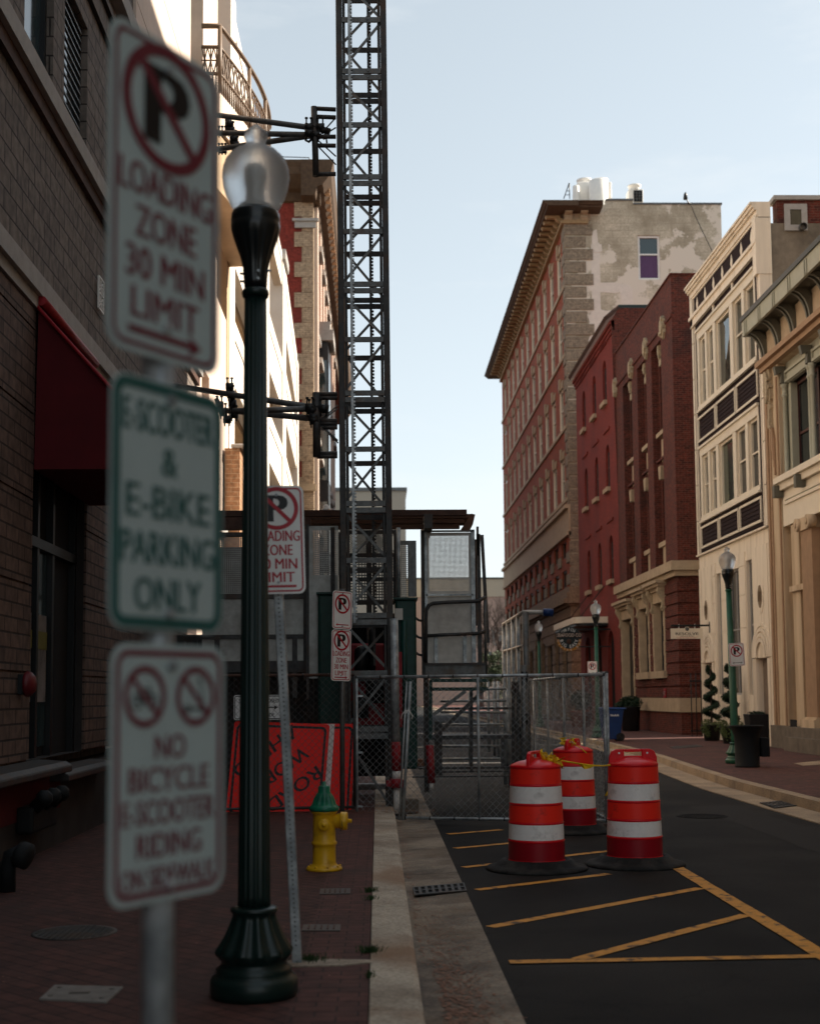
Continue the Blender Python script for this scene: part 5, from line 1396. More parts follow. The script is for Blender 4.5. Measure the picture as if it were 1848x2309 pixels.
o = MB(); o.box(q.x, q2.x, 28.4, 29.2, .15, q.z); o.build('shaft', M['tan_small'], b)
o = MB(); o.box(hity(520, 1000, 28.3).x, hity(551, 1000, 28.3).x, 28.3, 29.3, q.z, hity(520, 1000, 28.3).z); o.build('cap', M['limestone'], b, bevel=.02)

# ================================================================== corniced brick building with quoins
YQ = 57.0
XQ = hity(707, 700, YQ).x
b = thing('corniced_building', 'red brick building with tan quoined corner and heavy black cornice behind the hoist mast', 'building', (XQ, YQ, 0))
PGQ = PY(YQ)
zc1 = hity(660, 378, YQ).z; zc0 = hity(690, 455, YQ).z
o = MB(); o.poly([PGQ(XQ - 8, .15, .02), PGQ(XQ, .15, .02), PGQ(XQ, zc1 - .2, .02), PGQ(XQ - 8, zc1 - .2, .02)]); o.box(XQ - 8, XQ - .6, YQ + .1, 105, .2, zc1 - .3)
o.build('gable_wall', M['red_paint'], b)
q_ = MB(); z = .2; k = 0
wq = (707 - 669) / 3000 * YQ
while z < zc0 - .3:
    q_.box(XQ - (wq + .12 if k % 2 else wq - .28), XQ, YQ - .04, YQ + .6, z, z + .66)
    z += .68; k += 1
q_.box(XQ - wq + .2, XQ - .02, YQ - .01, YQ + .5, .15, zc0)
q_.build('quoins', M['stone_trim'] if False else brick('tan_quoin_brick', (0.42, 0.31, 0.21), (0.37, 0.27, 0.18), (0.24, 0.17, 0.115), bw=.26, bh=.085, bump=.5), b)
o = MB(); zz = hity(690, 495, YQ).z; o.box(XQ - wq - .2, XQ + .22, YQ - .22, YQ - .041, zz - .12, zz); o.box(XQ - wq - .1, XQ + .12, YQ - .14, YQ - .042, zz - .4, zz - .12); o.build('quoin_cap', M['limestone'], b)
o = MB(); zz = hity(690, 1092, YQ).z; o.box(XQ - wq - .1, XQ + .10, YQ - .16, YQ - .041, zz - .3, zz); o.build('quoin_band', M['stone_trim'], b)
Pq = lambda u, z, d: Vector((XQ - d, u, z))
o = MB(); fh = []
for k in range(7): 
    y_ = 58.6 + k * 3.3
    for (a_, c_) in ((17.8, 21.5), (13.2, 16.4), (9.0, 12.0)): fh.append((y_, y_ + 1.5, a_, c_))
facade(Pq, YQ + .5, 83, .2, zc0 + .4, fh, .35, o)
o.build('street_wall', brick('sunlit_orange_brick', (0.42, 0.19, 0.11), (0.36, 0.16, 0.09), (0.4, 0.3, 0.22), bump=.3), b)
w0_ = window(b, Pq, *fh[0], .3, M['black_metal'], M['glass'], fw=.09, trans=(.5,))
for h in fh[1:]: window(b, Pq, *h, .3, M['black_metal'], M['glass'], fw=.09, trans=(.5,))
for k in range(8):
    y_ = 57.6 + k * 3.3; o = MB(); o.box(XQ, XQ + .16, y_, y_ + .75, 6.0, zc0); o.build('pilaster', M['tower_stucco'], b)
for i, h in enumerate(fh):
    o = MB(); o.pbox(Pq, h[0] - .2, h[1] + .2, h[3] + .05, h[3] + .3, -.32, 0); o.build('window_hood', M['limestone'], b); o = MB(); o.pbox(Pq, h[0] - .1, h[1] + .1, h[2] - .2, h[2], -.2, 0); o.build('sill', M['limestone'], b)
o = MB(); y_ = 60.5; o.box(XQ, XQ + .5, y_, y_ + 2.2, 4.2, 18.0); ob = o.build('bay_window', M['black_metal'], b)
for k in range(4): o = MB(); o.box(XQ + .08, XQ + .44, y_ - .01, y_ + .05, 4.9 + k * 3.3, 7.2 + k * 3.3); o.build('pane', M['glass_teal'], ob)
for k in range(4): o = MB(); o.box(XQ + .501, XQ + .52, y_ + .2, y_ + 2.0, 4.9 + k * 3.3, 7.2 + k * 3.3); o.build('pane', M['glass_teal'], ob)
o = MB(); o.box(XQ, XQ + .75, y_ - .2, y_ + 2.4, 18.0, 18.5); o.box(XQ, XQ + .6, y_ - .1, y_ + 2.3, 18.5, 18.9); o.build('bay_cornice', M['limestone'], b)
o = MB()
XO = hity(752, 378, YQ - 1).x
prof = [(0, zc0 - .05), (.12, zc0), (.2, zc0 + .35), (.45, zc0 + .45), (XO - XQ - .12, zc1 - .62), (XO - XQ - .06, zc1 - .3), (XO - XQ, zc1 - .12), (XO - XQ, zc1), (-.5, zc1), (-.5, zc0 - .05)]
o.prism(prof, lambda d, v, uq: Vector((XQ + d, uq, v)), YQ - .95, 105)
o.prism([(-d, v) for d, v in [(0, zc0 - .04), (.12, zc0), (.2, zc0 + .35), (.45, zc0 + .45), (.84, zc1 - .61), (.88, zc1 - .3), (.94, zc1 - .121), (.94, zc1 - .003), (-.5, zc1 - .003), (-.5, zc0 - .05)]], lambda d, v, xq: Vector((xq, YQ + d, v)), XQ - 3.5, XQ + .3)
o.build('cornice', M['cornice'], b)
m0 = MB(); m0.box(XQ + .2, XO - .22, YQ + .3, YQ + .62, zc0 + .5, zc1 - .62); m0 = m0.build('modillion', M['tan_small'], b)
for k in range(1, 30): rep(m0, (0, k * .95, 0))
for k in range(4): o = MB(); xx = XQ - .1 - k * .95; o.box(xx - .32, xx, YQ - .72, YQ - .4, zc0 + .5, zc1 - .62); o.build('modillion', M['cornice'], b)
o = MB(); o.tube(hity(630, 353, YQ), hity(697, 355, YQ), .02, 5); o.tube(hity(697, 355, YQ), hity(697, 377, YQ), .02, 5); o.build('roof_rail', M['black_metal'], b)
# ================================================================== construction hoist mast
MX, MY, MW = -0.125, 17.75, 0.70
MT = 14.0
b = thing('hoist_mast', 'tall dark steel lattice mast of the construction hoist', 'hoist mast', (MX, MY, 0.02), rot=(0, R(-0.28), 0))
lc = lambda x, y, z: Vector((x, y, z))
J0 = 1.10; SEC = 1.508
def legs():
    for sx, sy in ((-1, 0), (1, 0), (-1, 1), (1, 1)):
        o = MB(); w_ = .085 if sy == 0 else .06
        x = sx * (MW / 2 - w_ / 2 + .0); y = sy * MW
        o.box(x - w_ / 2, x + w_ / 2, y - w_ / 2, y + w_ / 2, 0, MT)
        if sy == 0: o.box(x - sx * .065 - .02, x - sx * .065 + .02, y + .0, y + .05, 0, MT)
        o.build('leg', M['steel_dark'], b, local=True, bevel=.008)
legs()
def bolt(o, x, y, z): o.tube((x, y - .012, z), (x, y + .0, z), .014, 6)
def section(z0):
    hx = MW / 2 - .08
    def one(nm, m_, *q):
        o = MB(); o.box(*q)
        if nm == 'tie_bar' and q[2] < 0: bolt(o, .09, -.035, (q[4] + q[5]) / 2)
        o.build(nm, M[m_], b, local=True)
    for zz in (z0 + .045, z0 + SEC - .045):
        one('tie_bar', 'steel_mid', -hx, hx, -.035, -.005, zz - .035, zz + .035)
        one('tie_bar', 'steel_dark', -hx, hx, MW + .005, MW + .035, zz - .035, zz + .035)
        for sx in (-1, 1): one('side_bar', 'steel_dark', sx * (MW / 2 - .045) - .012, sx * (MW / 2 - .045) + .012, .045, MW - .035, zz - .03, zz + .03)
    zz = z0 + SEC * .52
    one('tie_bar', 'steel_mid', -hx, hx, -.035, -.005, zz - .035, zz + .035); one('tie_bar', 'steel_dark', -hx, hx, MW + .005, MW + .035, zz - .10, zz - .03)
    a, c = z0 + .09, z0 + SEC * .5
    e, f_ = z0 + SEC * .55, z0 + SEC - .09
    for (p, q, yy) in (((-hx, a), (hx, c), -.005), ((-hx, f_), (hx, e), -.005), ((hx, a), (-hx, c), MW), ((hx, f_), (-hx, e), MW)):
        o = MB(); o.bar((p[0], yy + .02, p[1]), (q[0], yy + .02, q[1]), .035, .02, up=(0, 1, 0)); o.build('diagonal', M['steel_mid'], b, local=True)
    for sx, fl in ((-1, 1), (1, -1)):
        o = MB(); p, q = ((.06, a), (MW - .06, c)) if fl > 0 else ((.06, c), (MW - .06, a))
        o.bar((sx * (MW / 2 - .05), p[0], p[1]), (sx * (MW / 2 - .05), q[0], q[1]), .03, .02)
        o.build('side_diagonal', M['steel_dark'], b, local=True)
z = J0 - SEC * .7
z = J0
while z < MT - .2:
    section(z); z += SEC
# short bottom piece
hx = MW / 2 - .08
for zz in (.10, J0 - .05):
    for y_ in (-.035, MW + .005): o = MB(); o.box(-hx, hx, y_, y_ + .03, zz - .035, zz + .035); o.build('tie_bar', M['steel_mid'], b, local=True)
for p, q in (((-hx, J0 - .1), (hx, .15)),): o = MB(); o.bar((p[0], .015, p[1]), (q[0], .015, q[1]), .035, .02, up=(0, 1, 0)); o.build('diagonal', M['steel_mid'], b, local=True)
for xx, yy in ((-.16, -.07), (.10, MW + .06)):
    o = MB(); o.box(xx - .024, xx + .012, yy - .02, yy + .02, 2.55 if yy < 0 else 2.0, MT)
    zz = 2.6
    while zz < MT: o.box(xx + .012, xx + .034, yy - .018, yy + .018, zz, zz + .024); zz += .048
    o.build('toothed_rack', M['galv'] if yy < 0 else M['steel_dark'], b, local=True)
# lower right tube leg in galvanised grey, and its screw jack
b = thing('support_post', 'grey steel tube post with red and white screw jack at the mast foot', 'post', (.24, 17.55, 0))
px_, py_ = .235, 17.58
o = MB(); o.tube((px_, py_, 1.0), (px_ - .015, py_, 2.62), .055, 14); o.build('tube', M['galv'], b)
o = MB(); o.tube((px_ + .005, py_, .62), (px_, py_, 1.0), .06, 14); o.tube((px_ + .005, py_, .40), (px_ + .005, py_, .52), .085, 14); o.box(px_ - .13, px_ + .13, py_ - .04, py_ + .04, .42, .5); o.build('jack_collar', M['red_steel'], b)
o = MB(); o.tube((px_ + .006, py_, .50), (px_ + .005, py_, .63), .058, 14); o.tube((px_ + .006, py_, .06), (px_ + .005, py_, .40), .045, 12); o.build('painted_sleeve', M['white_metal'], b)
o = MB(); o.box(px_ - .12, px_ + .13, py_ - .1, py_ + .1, .02, .07); o.build('foot', M['steel_dark'], b)

# ---- wall ties from mast to the buildings
def to_wall(e, c):
    d = e - c; return c + d * ((XL - .02 - c.x) / d.x)
def coupler(o, p, r=.055):
    p = Vector(p)
    o.tube(p - Vector((r, 0, 0)), p + Vector((r, 0, 0)), r * 1.05, 10)
    for s_ in (-1, 1):
        o.tube(p + Vector((s_ * r * .6, -.03, -r * 1.9)), p + Vector((s_ * r * .6, -.03, r * 2.0)), .012, 6); o.lathe([(.022, 0), (.022, .02)], tuple(p + Vector((s_ * r * .6, -.03, r * 2.0))), 6)
def tie(name_lbl, off, Y=17.7):
    h = lambda x, y, YY=Y: hity(450 + x / 3.452, off + y / 3.452, YY)
    return h
h = tie('', 200)
t = thing('mast_tie', 'upper scaffold tube tie bracing the mast high up near the lamp globe', 'mast tie', tuple(h(890, 300)), group='wall ties of the hoist mast')
o = MB(); 
o.tube(h(890, 140), h(905, 680), .045, 10); o.build('upright', M['steel_dark'], t)
for (a_, c_) in (((895, 152), (1060, 160)), ((895, 215), (1060, 222)), ((915, 372), (1060, 372)), ((910, 440), (1060, 442)), ((905, 665), (1060, 662))):
    o = MB(); o.tube(h(*a_), h(*c_), .032, 8); o.build('rung', M['steel_dark'], t)
for (a_, c_) in (((920, 375), (1058, 225)), ((925, 385), (1060, 300)), ((915, 395), (1060, 525)), ((915, 440), (1060, 590))):
    o = MB(); o.tube(h(*a_), h(*c_), .010, 6); o.build('stay_rod', M['black_metal'], t)
# tubes running back to the building (ends lie at the wall)
wallp = lambda x, y: hitx(450 + x / 3.452, 200 + y / 3.452, XL)
for (a_, c_) in (((-20, 182), (890, 305)), ((-20, 338), (860, 357)), ((-20, 492), (880, 362))):
    e = hity(450 + a_[0] / 3.452, 200 + a_[1] / 3.452, 19.5)
    o = MB(); o.tube(to_wall(e, h(*c_)), h(*c_), .040, 12); o.build('tube', M['steel_mid'], t)
o = MB(); o.tube(h(890, 300), h(1015, 333), .045, 10)
for q in ((850, 300), (850, 345), (940, 300), (905, 360)): coupler(o, h(*q))
o.pipe([h(835, 365), h(825, 400), h(850, 412), h(868, 395)], .018, 6); o.pipe([h(960, 390), h(985, 385), h(990, 420)], .014, 6)
o.build('coupler', M['black_metal'], t)
o = MB(); g1, g2 = hity(450 + 215 / 3.452, 200 + 235 / 3.452, 19.2), hity(450 + 285 / 3.452, 200 + 460 / 3.452, 19.2); o.tube(g1, g2, .04, 8)
for f_ in (.25, .45, .75, .95): coupler(o, g1.lerp(g2, f_) + Vector((0, -.05, 0)))
for xx in (165, 190): coupler(o, hity(450 + xx / 3.452, 200 + 345 / 3.452, 19.3), .04); coupler(o, hity(450 + xx / 3.452, 200 + 480 / 3.452, 19.3), .04)
o.build('cross_tube', M['black_metal'], t)
h = tie('', 750)
t = thing('mast_tie', 'lower scaffold tube tie bracing the mast in front of the quoined corner', 'mast tie', tuple(h(910, 600)), group='wall ties of the hoist mast')
o = MB(); o.tube(h(908, 468), h(912, 968), .055, 10); o.build('upright', M['steel_dark'], t)
for (a_, c_) in (((910, 478), (1072, 478)), ((910, 508), (1072, 508)), ((905, 680), (1072, 688)), ((930, 706), (1072, 708)), ((960, 738), (1072, 738)), ((912, 940), (1072, 940)), ((912, 965), (1072, 962))):
    o = MB(); o.tube(h(*a_), h(*c_), .030, 8); o.build('rung', M['steel_dark'], t)
for (a_, c_) in (((930, 690), (1075, 565)), ((935, 715), (1078, 860)), ((925, 700), (1075, 590)), ((945, 720), (1075, 840))):
    o = MB(); o.tube(h(*a_), h(*c_), .011, 6); o.build('stay_rod', M['steel_mid'], t)
for (a_, c_) in (((-80, 430), (905, 585)), ((260, 612), (850, 592)), ((140, 600), (880, 668))):
    e = hity(450 + a_[0] / 3.452, 750 + a_[1] / 3.452, 19.8 if a_[0] < 200 else 17.9)
    o = MB(); o.tube(to_wall(e, h(*c_)) if a_[0] != 260 else e, h(*c_), .042, 12); o.build('tube', M['steel_mid'], t)
o = MB(); o.tube(h(880, 575), h(1003, 595), .055, 10)
for q in ((858, 585), (875, 600), (885, 660), (890, 680), (965, 592)): coupler(o, h(*q), .06)
o.build('coupler', M['black_metal'], t)
o = MB(); g1, g2 = hity(450 + 235 / 3.452, 750 + 415 / 3.452, 19.2), hity(450 + 275 / 3.452, 750 + 655 / 3.452, 19.2); o.tube(g1, g2, .04, 8)
g3, g4 = hity(450 + 128 / 3.452, 750 + 515 / 3.452, 19.1), hity(450 + 228 / 3.452, 750 + 700 / 3.452, 19.1); o.tube(g3, g4, .035, 8)
for f_ in (.05, .3, .6, .95): coupler(o, g1.lerp(g2, f_) + Vector((0, -.05, 0)))
for f_ in (.3, .6, .9): coupler(o, g3.lerp(g4, f_) + Vector((0, -.05, 0)))
o.build('cross_tube', M['black_metal'], t)

# ---- generic sheet with square perforations
def perf(mb, fn, u0, u1, v0, v1, pitch, bar_, d0, d1):
    n = int((u1 - u0) / pitch)
    for k in range(n + 1):
        u = u0 + (u1 - u0) * k / n; mb.hull([fn(u - bar_ / 2, v0, d0), fn(u + bar_ / 2, v0, d0), fn(u + bar_ / 2, v0, d1), fn(u - bar_ / 2, v0, d1), fn(u - bar_ / 2, v1, d0), fn(u + bar_ / 2, v1, d0), fn(u + bar_ / 2, v1, d1), fn(u - bar_ / 2, v1, d1)])
    n = int((v1 - v0) / pitch)
    for k in range(n + 1):
        v = v0 + (v1 - v0) * k / n; mb.hull([fn(u0, v - bar_ / 2, d0 + .0003), fn(u1, v - bar_ / 2, d0 + .0003), fn(u1, v - bar_ / 2, d1 - .0003), fn(u0, v - bar_ / 2, d1 - .0003), fn(u0, v + bar_ / 2, d0 + .0003), fn(u1, v + bar_ / 2, d0 + .0003), fn(u1, v + bar_ / 2, d1 - .0003), fn(u0, v + bar_ / 2, d1 - .0003)])
def rc(x0, y0, x1, y1, Y):
    a_, c_ = hity(x0, y1, Y), hity(x1, y0, Y); return a_.x, c_.x, a_.z, c_.z
# left hoist car
Y = 19.2
t = thing('hoist_car', 'galvanised sheet hoist car hanging behind the fence at the left of the mast', 'hoist car', (-1.6, Y, 1.8))
Fn = PY(Y)
a_, c_, z0, z1 = rc(455, 1205, 694, 1520, Y)
zm = hity(600, 1345, Y).z; zm2 = hity(600, 1436, Y).z
o = MB(); o.pbox(Fn, a_, c_, z0 + .18, zm, 0, .012); o.build('sheet_panel', M['galv_sheet'], t)
o = MB(); perf(o, Fn, a_, c_, zm + .05, z1, .030, .014, 0, .006); o.build('perforated_panel', M['galv_sheet'], t)
for (q0, q1, zz, hh) in ((a_, c_, zm, .07), (a_, c_, zm2, .06), (a_, c_, z0 + .1, .16), (a_, c_, z1, .06)):
    o = MB(); o.pbox(Fn, q0, q1, zz - hh / 2, zz + hh / 2, -.05, -.001); o.build('cross_rail', M['steel_dark'], t)
for xx in (490, 665, 690): 
    v_ = hity(xx, 1480, Y); zt2 = z1 + .05 if xx == 690 else zm2
    o = MB(); o.pbox(Fn, v_.x - .035, v_.x + .035, z0 - (.35 if xx != 690 else .1), zt2, -.07, -.051 + .05); o.build('post', M['steel_dark'], t)
o = MB(); o.box(a_, c_, Y + .02, Y + 1.6, z0, z0 + .12); o.box(a_, c_, Y + 1.55, Y + 1.6, z0, z1); o.build('floor', M['steel_dark'], t)
# narrow panel between car and mast
Y = 18.9; Fn = PY(Y)
t = thing('hoist_gate', 'tall narrow galvanised gate with perforated upper half left of the mast', 'gate', (-.7, Y, 1.2))
a_, c_, z0, z1 = rc(697, 1186, 762, 1530, Y); pb = hity(720, 1297, Y).z
o = MB(); o.pbox(Fn, a_, c_, z0, pb, 0, .012); o.pbox(Fn, a_, c_, z1 - .06, z1, 0, .012); o.pbox(Fn, a_, a_ + .05, pb, z1 - .06, 0, .012); o.build('sheet', M['galv_sheet'], t)
o = MB(); perf(o, Fn, a_ + .05, c_, pb, z1 - .06, .026, .011, .001, .006); o.build('perforated_panel', M['galv_sheet'], t)
o = MB(); o.pbox(Fn, a_ - .04, a_, z0 - .3, z1 + .02, -.04, .02); o.build('post', M['steel_dark'], t)
o = MB(); v_ = hity(750, 1190, Y); o.pbox(Fn, v_.x - .03, v_.x + .03, z0, v_.z, -.05, -.001); o.build('post', M['steel_dark'], t)
# mesh enclosure behind the mast
Y = 19.3; Fn = PY(Y)
t = thing('hoist_car', 'mesh sided hoist car standing directly behind the mast', 'hoist car', (0, Y, 1.0))
a_, c_, z0, z1 = rc(770, 1200, 893, 1360, Y)
o = MB(); perf(o, Fn, a_, c_, z0, z1 - .35, .040, .016, 0, .006)
k = 0
for (q0, q1) in ((-1, 1), (1, -1)):
    n = 26
    for i in range(-8, n):
        u = a_ + (c_ - a_) * i / n; 
        p0_, p1_ = (u, z1 - .32), (u + .30, z1) 
        if q0 > 0: p0_, p1_ = (u, z1), (u + .30, z1 - .32)
        if p0_[0] >= a_ and p1_[0] <= c_: o.tube(Fn(*p0_, -.01), Fn(*p1_, -.01), .006, 4, caps=False)
o.build('mesh_panel', M['steel_mid'], t)
o = MB()
for zz in (z0, (z0 + z1 - .35) / 2, z1 - .34, z1): o.pbox(Fn, a_, c_, zz - .03, zz + .03, -.03, -.011)
for u in (a_, (a_ + c_) / 2, c_): o.pbox(Fn, u - .04, u + .04, z0 - 1.0, z1, -.031, -.012)
o.build('frame', M['steel_dark'], t)
o = MB(); o.box(a_, c_, Y + .9, Y + .95, .4, z0 - .1); o.build('back_panel', M['dark'], t)
# perforated right return
Y = 19.1; Fn = PY(Y)
t = thing('perforated_screen', 'perforated dark steel panel just right of the mast above the green cabinet', 'panel', (.45, Y, 2.4))
a_, c_, z0, z1 = rc(893, 1219, 938, 1346, Y); mid = hity(920, 1300, Y).x
o = MB(); perf(o, Fn, a_, mid, z0, z1 - .06, .028, .011, 0, .006); o.build('perforated_sheet', M['steel_mid'], t)
o = MB(); o.pbox(Fn, mid, c_, z0, z1, 0, .012); o.pbox(Fn, a_, mid, z1 - .06, z1, 0, .012); o.build('sheet', M['steel_mid'], t)
o = MB(); v_ = hity(898, 1190, Y - .1); o.tube((v_.x, Y - .1, z0), (v_.x, Y - .1, v_.z), .03, 8); o.build('post', M['galv'], t)
# green machine cabinets
def cabinet(lbl, x0, y0, x1, y1, Y, dep):
    t = thing('machine_cabinet', lbl, 'cabinet', (hity(x0, y1, Y).x, Y, .3), group='dark green machine cabinets beside the mast')
    a_, c_, z0, z1 = rc(x0, y0, x1, y1, Y)
    o = MB(); o.box(a_, c_, Y, Y + dep, z0, z1); o.build('body', M['green_box'], t, bevel=.03, bseg=2)
    o = MB(); o.box(a_ + .04, c_ - .04, Y - .012, Y - .001, z0 + .1, z1 - .25); o.build('door', M['green_box'], t, bevel=.005)
    o = MB(); o.box(a_ - .02, c_ + .02, Y - .03, Y + dep, z1 + .001, z1 + .03); o.build('lid', M['green_box'], t)
    return t, a_, c_, z0, z1
cabinet('dark green machine cabinet left of the mast behind the no parking signs', 717, 1340, 775, 1740, 18.7, .8)
t, a_, c_, z0, z1 = cabinet('dark green machine cabinet right of the mast below the perforated panel', 893, 1352, 938, 1735, 18.6, .9)
o = MB(); o.tube((a_ + .12, 18.55, z0 + .6), (a_ + .12, 18.55, z1 - .3), .045, 10); o.build('conduit', M['green_box'], t)
o = MB(); v_ = hity(898, 1385, 18.5); o.box(v_.x - .05, v_.x + .06, 18.5, 18.55, v_.z - .08, v_.z + .08); o.build('switch_plate', M['galv_panel'], t)
t = thing('drive_unit', 'dark red hoist drive machinery inside the foot of the mast', 'machinery', (0, 18.9, .4))
a_, c_, z0, z1 = rc(790, 1450, 868, 1640, 18.9)
o = MB(); o.box(a_, c_, 18.95, 19.2, z0, z1); o.build('housing', M['red_steel'], t, bevel=.03)
for i, (x, y, w_, h_) in enumerate(((815, 1500, .10, .22), (845, 1560, .13, .16), (812, 1600, .12, .12), (838, 1470, .05, .30))):
    v_ = hity(x, y, 18.9); o = MB(); o.lathe([(w_, -h_), (w_, h_), (w_ * .5, h_ + .05), (0, h_ + .06)], tuple(v_), 14); o.build('motor', M['black_metal'], t)
t = thing('red_channel', 'tall thin red steel channel standing right of the mast', 'post', (.35, 18.3, .2))
a_, c_, z0, z1 = rc(897, 1470, 906, 1640, 18.3); o = MB(); o.box(a_, c_, 18.3, 18.36, z0, z1); o.build('web', M['red_steel'], t); o = MB(); o.box(a_ - .01, a_ + .01, 18.27, 18.30, z0, z1); o.build('flange', M['red_steel'], t)

# right hand landing gate
Y = 20.0; Fn = PY(Y)
g = lambda x, y, YY=Y: hity(940 + x / 5.672, 1180 + y / 5.672, YY)
t = thing('landing_gate', 'pale sheet landing gate with bright perforated top and curved guard rail right of the mast', 'gate', tuple(g(100, 1950)))
u0, u1 = g(133, 900).x, g(700, 900).x
o = MB(); o.pbox(Fn, u0, u1, g(0, 1420).z, g(0, 935).z, 0, .01); o.pbox(Fn, u0, u1, g(0, 1790).z, g(0, 1450).z, 0, .01)
o.pbox(Fn, u0, g(148, 0).x, g(0, 905).z, g(0, 120).z, 0, .01); o.pbox(Fn, g(655, 0).x, u1, g(0, 905).z, g(0, 120).z, 0, .01); o.pbox(Fn, g(148, 0).x, g(655, 0).x, g(0, 160).z, g(0, 120).z, 0, .01); o.pbox(Fn, g(148, 0).x, g(655, 0).x, g(0, 905).z, g(0, 868).z, 0, .01)
o.build('sheet', M['galv_panel'], t)
o = MB(); perf(o, Fn, g(148, 0).x, g(655, 0).x, g(0, 868).z, g(0, 160).z, .0185, .0085, .001, .005); o.build('perforated_panel', M['galv_panel'], t)
for (x0, y0, x1, y1, m_) in ((92, 90, 125, 1780, 'galv'), (700, 85, 732, 1780, 'galv'), (100, 90, 720, 115, 'steel_mid'), (110, 905, 715, 932, 'galv'), (220, 1450, 262, 1790, 'galv'), (588, 1440, 630, 1785, 'galv'), (60, 90, 90, 1950, 'steel_dark'), (760, 45, 785, 420, 'steel_dark'), (775, 140, 805, 1790, 'steel_dark')):
    p, q = g(x0, y1), g(x1, y0); o = MB(); o.box(p.x, q.x, Y - .045, Y - .002, p.z, q.z); o.build('frame_bar', M[m_], t)
o = MB(); p, q = g(105, 1950), g(870, 1800); o.box(p.x, q.x, Y - .06, Y + .3, p.z, q.z); o.build('sill_channel', M['steel_mid'], t)
o = MB(); p, q = g(100, 1820), g(880, 1785); o.box(p.x, q.x, Y - .09, Y - .061, p.z, q.z); o.build('kick_rail', M['steel_dark'], t)
o = MB(); o.pipe([g(112, 1780, Y - .12), g(112, 1200, Y - .12), g(118, 1110, Y - .12), g(150, 1050, Y - .12), g(205, 1025, Y - .12), g(400, 1010, Y - .13), g(780, 995, Y - .16), g(868, 948, Y - .05)], .028, 8); o.build('guard_rail', M['steel_dark'], t)
o = MB(); o.pipe([g(110, 1440, Y - .12), g(400, 1425, Y - .12), g(780, 1410, Y - .12), g(868, 1385, Y)], .026, 8); o.build('guard_rail', M['steel_dark'], t)
o = MB(); o.bar(g(828, 150, Y + .1), g(905, 1530, Y + .1), .05); o.build('strut', M['steel_dark'], t)
o = MB(); o.tube(g(868, 945), g(880, 1950), .024, 8); o.build('strut', M['steel_mid'], t)
o = MB(); p = g(740, 200); q = g(775, 1300); o.box(p.x, q.x, Y + .05, Y + 1.3, q.z, p.z); o.build('side_screen', M['rust'], t)
o = MB(); p = g(0, 1000); 
for k in range(3): o.pipe([g(62, 1250 + k * 220, Y - .05), g(20, 1240 + k * 220, Y - .05), g(-60, 1180 + k * 220, Y - .05)], .02, 6)
o.build('left_rail', M['steel_dark'], t)
o = MB(); o.tube(g(920, 1560, Y), g(905, 1650, Y), .006, 5); o.box(g(898, 0).x, g(922, 0).x, Y - .02, Y + .01, g(0, 1695).z, g(0, 1650).z); o.build('padlock', M['galv'], t)

# overhead timber canopy
t = thing('overhead_canopy', 'rusty brown timber plank canopy spanning over the hoist gates', 'canopy', (0, 20, 4.1))
def plank(x0, x1, ytop, ybot, Ya, Yb, m_):
    p, q = hity(x0, ybot, Ya), hity(x1, ytop, Ya)
    z1_ = hity((x0 + x1) / 2, ytop, Ya).z; z0_ = hity((x0 + x1) / 2, ybot, Ya).z
    o = MB(); o.box(p.x, q.x, Ya, Yb, z0_, z1_); o.build('plank', M[m_], t)
plank(455, 1052, 1150, 1163, 19.6, 19.75, 'rust')
plank(455, 1066, 1160, 1168, 20.2, 21.2, 'wood_brown')
plank(455, 1046, 1172, 1180, 19.9, 20.1, 'wood_brown')
plank(455, 1036, 1184, 1193, 19.8, 19.9, 'wood_brown')
plank(455, 700, 1166, 1194, 19.3, 19.4, 'rust')
p = [hity(x, y, 20.0) for x, y in ((1038, 1195), (1062, 1158), (1071, 1160), (1066, 1182), (1059, 1196))]
o = MB(); o.add([v + Vector((0, d, 0)) for d in (0, .12) for v in p], [(0, 1, 2, 3, 4), (9, 8, 7, 6, 5)] + [(k, (k + 1) % 5, 5 + (k + 1) % 5, 5 + k) for k in range(5)]); o.build('end_board', M['wood_brown'], t)
o = MB(); p, q = hity(955, 1194, 19.7), hity(974, 1163, 19.7); o.box(p.x, q.x, 19.5, 21, p.z, q.z); o.build('hanger', M['steel_dark'], t)
for xx in (700, 957): o = MB(); p = hity(xx, 1196, 20.9); o.box(p.x - .04, p.x + .04, 20.9, 20.98, .1, p.z + .1); o.build('post', M['steel_dark'], t)
v_ = hity(735, 1146, 20.4); o = MB(); o.lathe([(.07, -.05), (.07, -.01), (.045, 0), (.045, .03), (.02, .055), (0, .06)], tuple(v_), 14); o.build('knob', M['white_metal'], t)

# ---- stair tower framework behind the fence
g = lambda x, y, YY: hity(900 + x / 3.452, 1450 + y / 3.452, YY)
t = thing('stair_frame', 'dark green braced stair frame behind the fence under the landing gate', 'stair frame', tuple(g(240, 1000, 19.0)))
Y = 19.4
for (a_, c_, w_, m_) in (((243, 290), (243, 755), .05, 'green_box'), ((243, 360), (690, 358), .05, 'green_box'), ((245, 292), (690, 292), .05, 'green_box'), ((640, 385), (255, 745), .055, 'steel_dark'), ((515, 375), (262, 560), .05, 'steel_mid'), ((665, 365), (262, 750), .03, 'green_box')):
    o = MB(); o.bar(g(*a_, Y), g(*c_, Y), w_, w_); o.build('brace', M[m_], t)
for (x, y0, y1) in ((303, 610, 1030), (560, 360, 1000), (205, 350, 960), (803, 750, 960), (885, 300, 1000), (920, 300, 980)):
    o = MB(); w_ = .11 if x == 303 else .045; p, q = g(x, y1, Y + .2), g(x, y0, Y + .2); o.bar(p, q, w_, w_); o.build('post', M['steel_dark'], t)
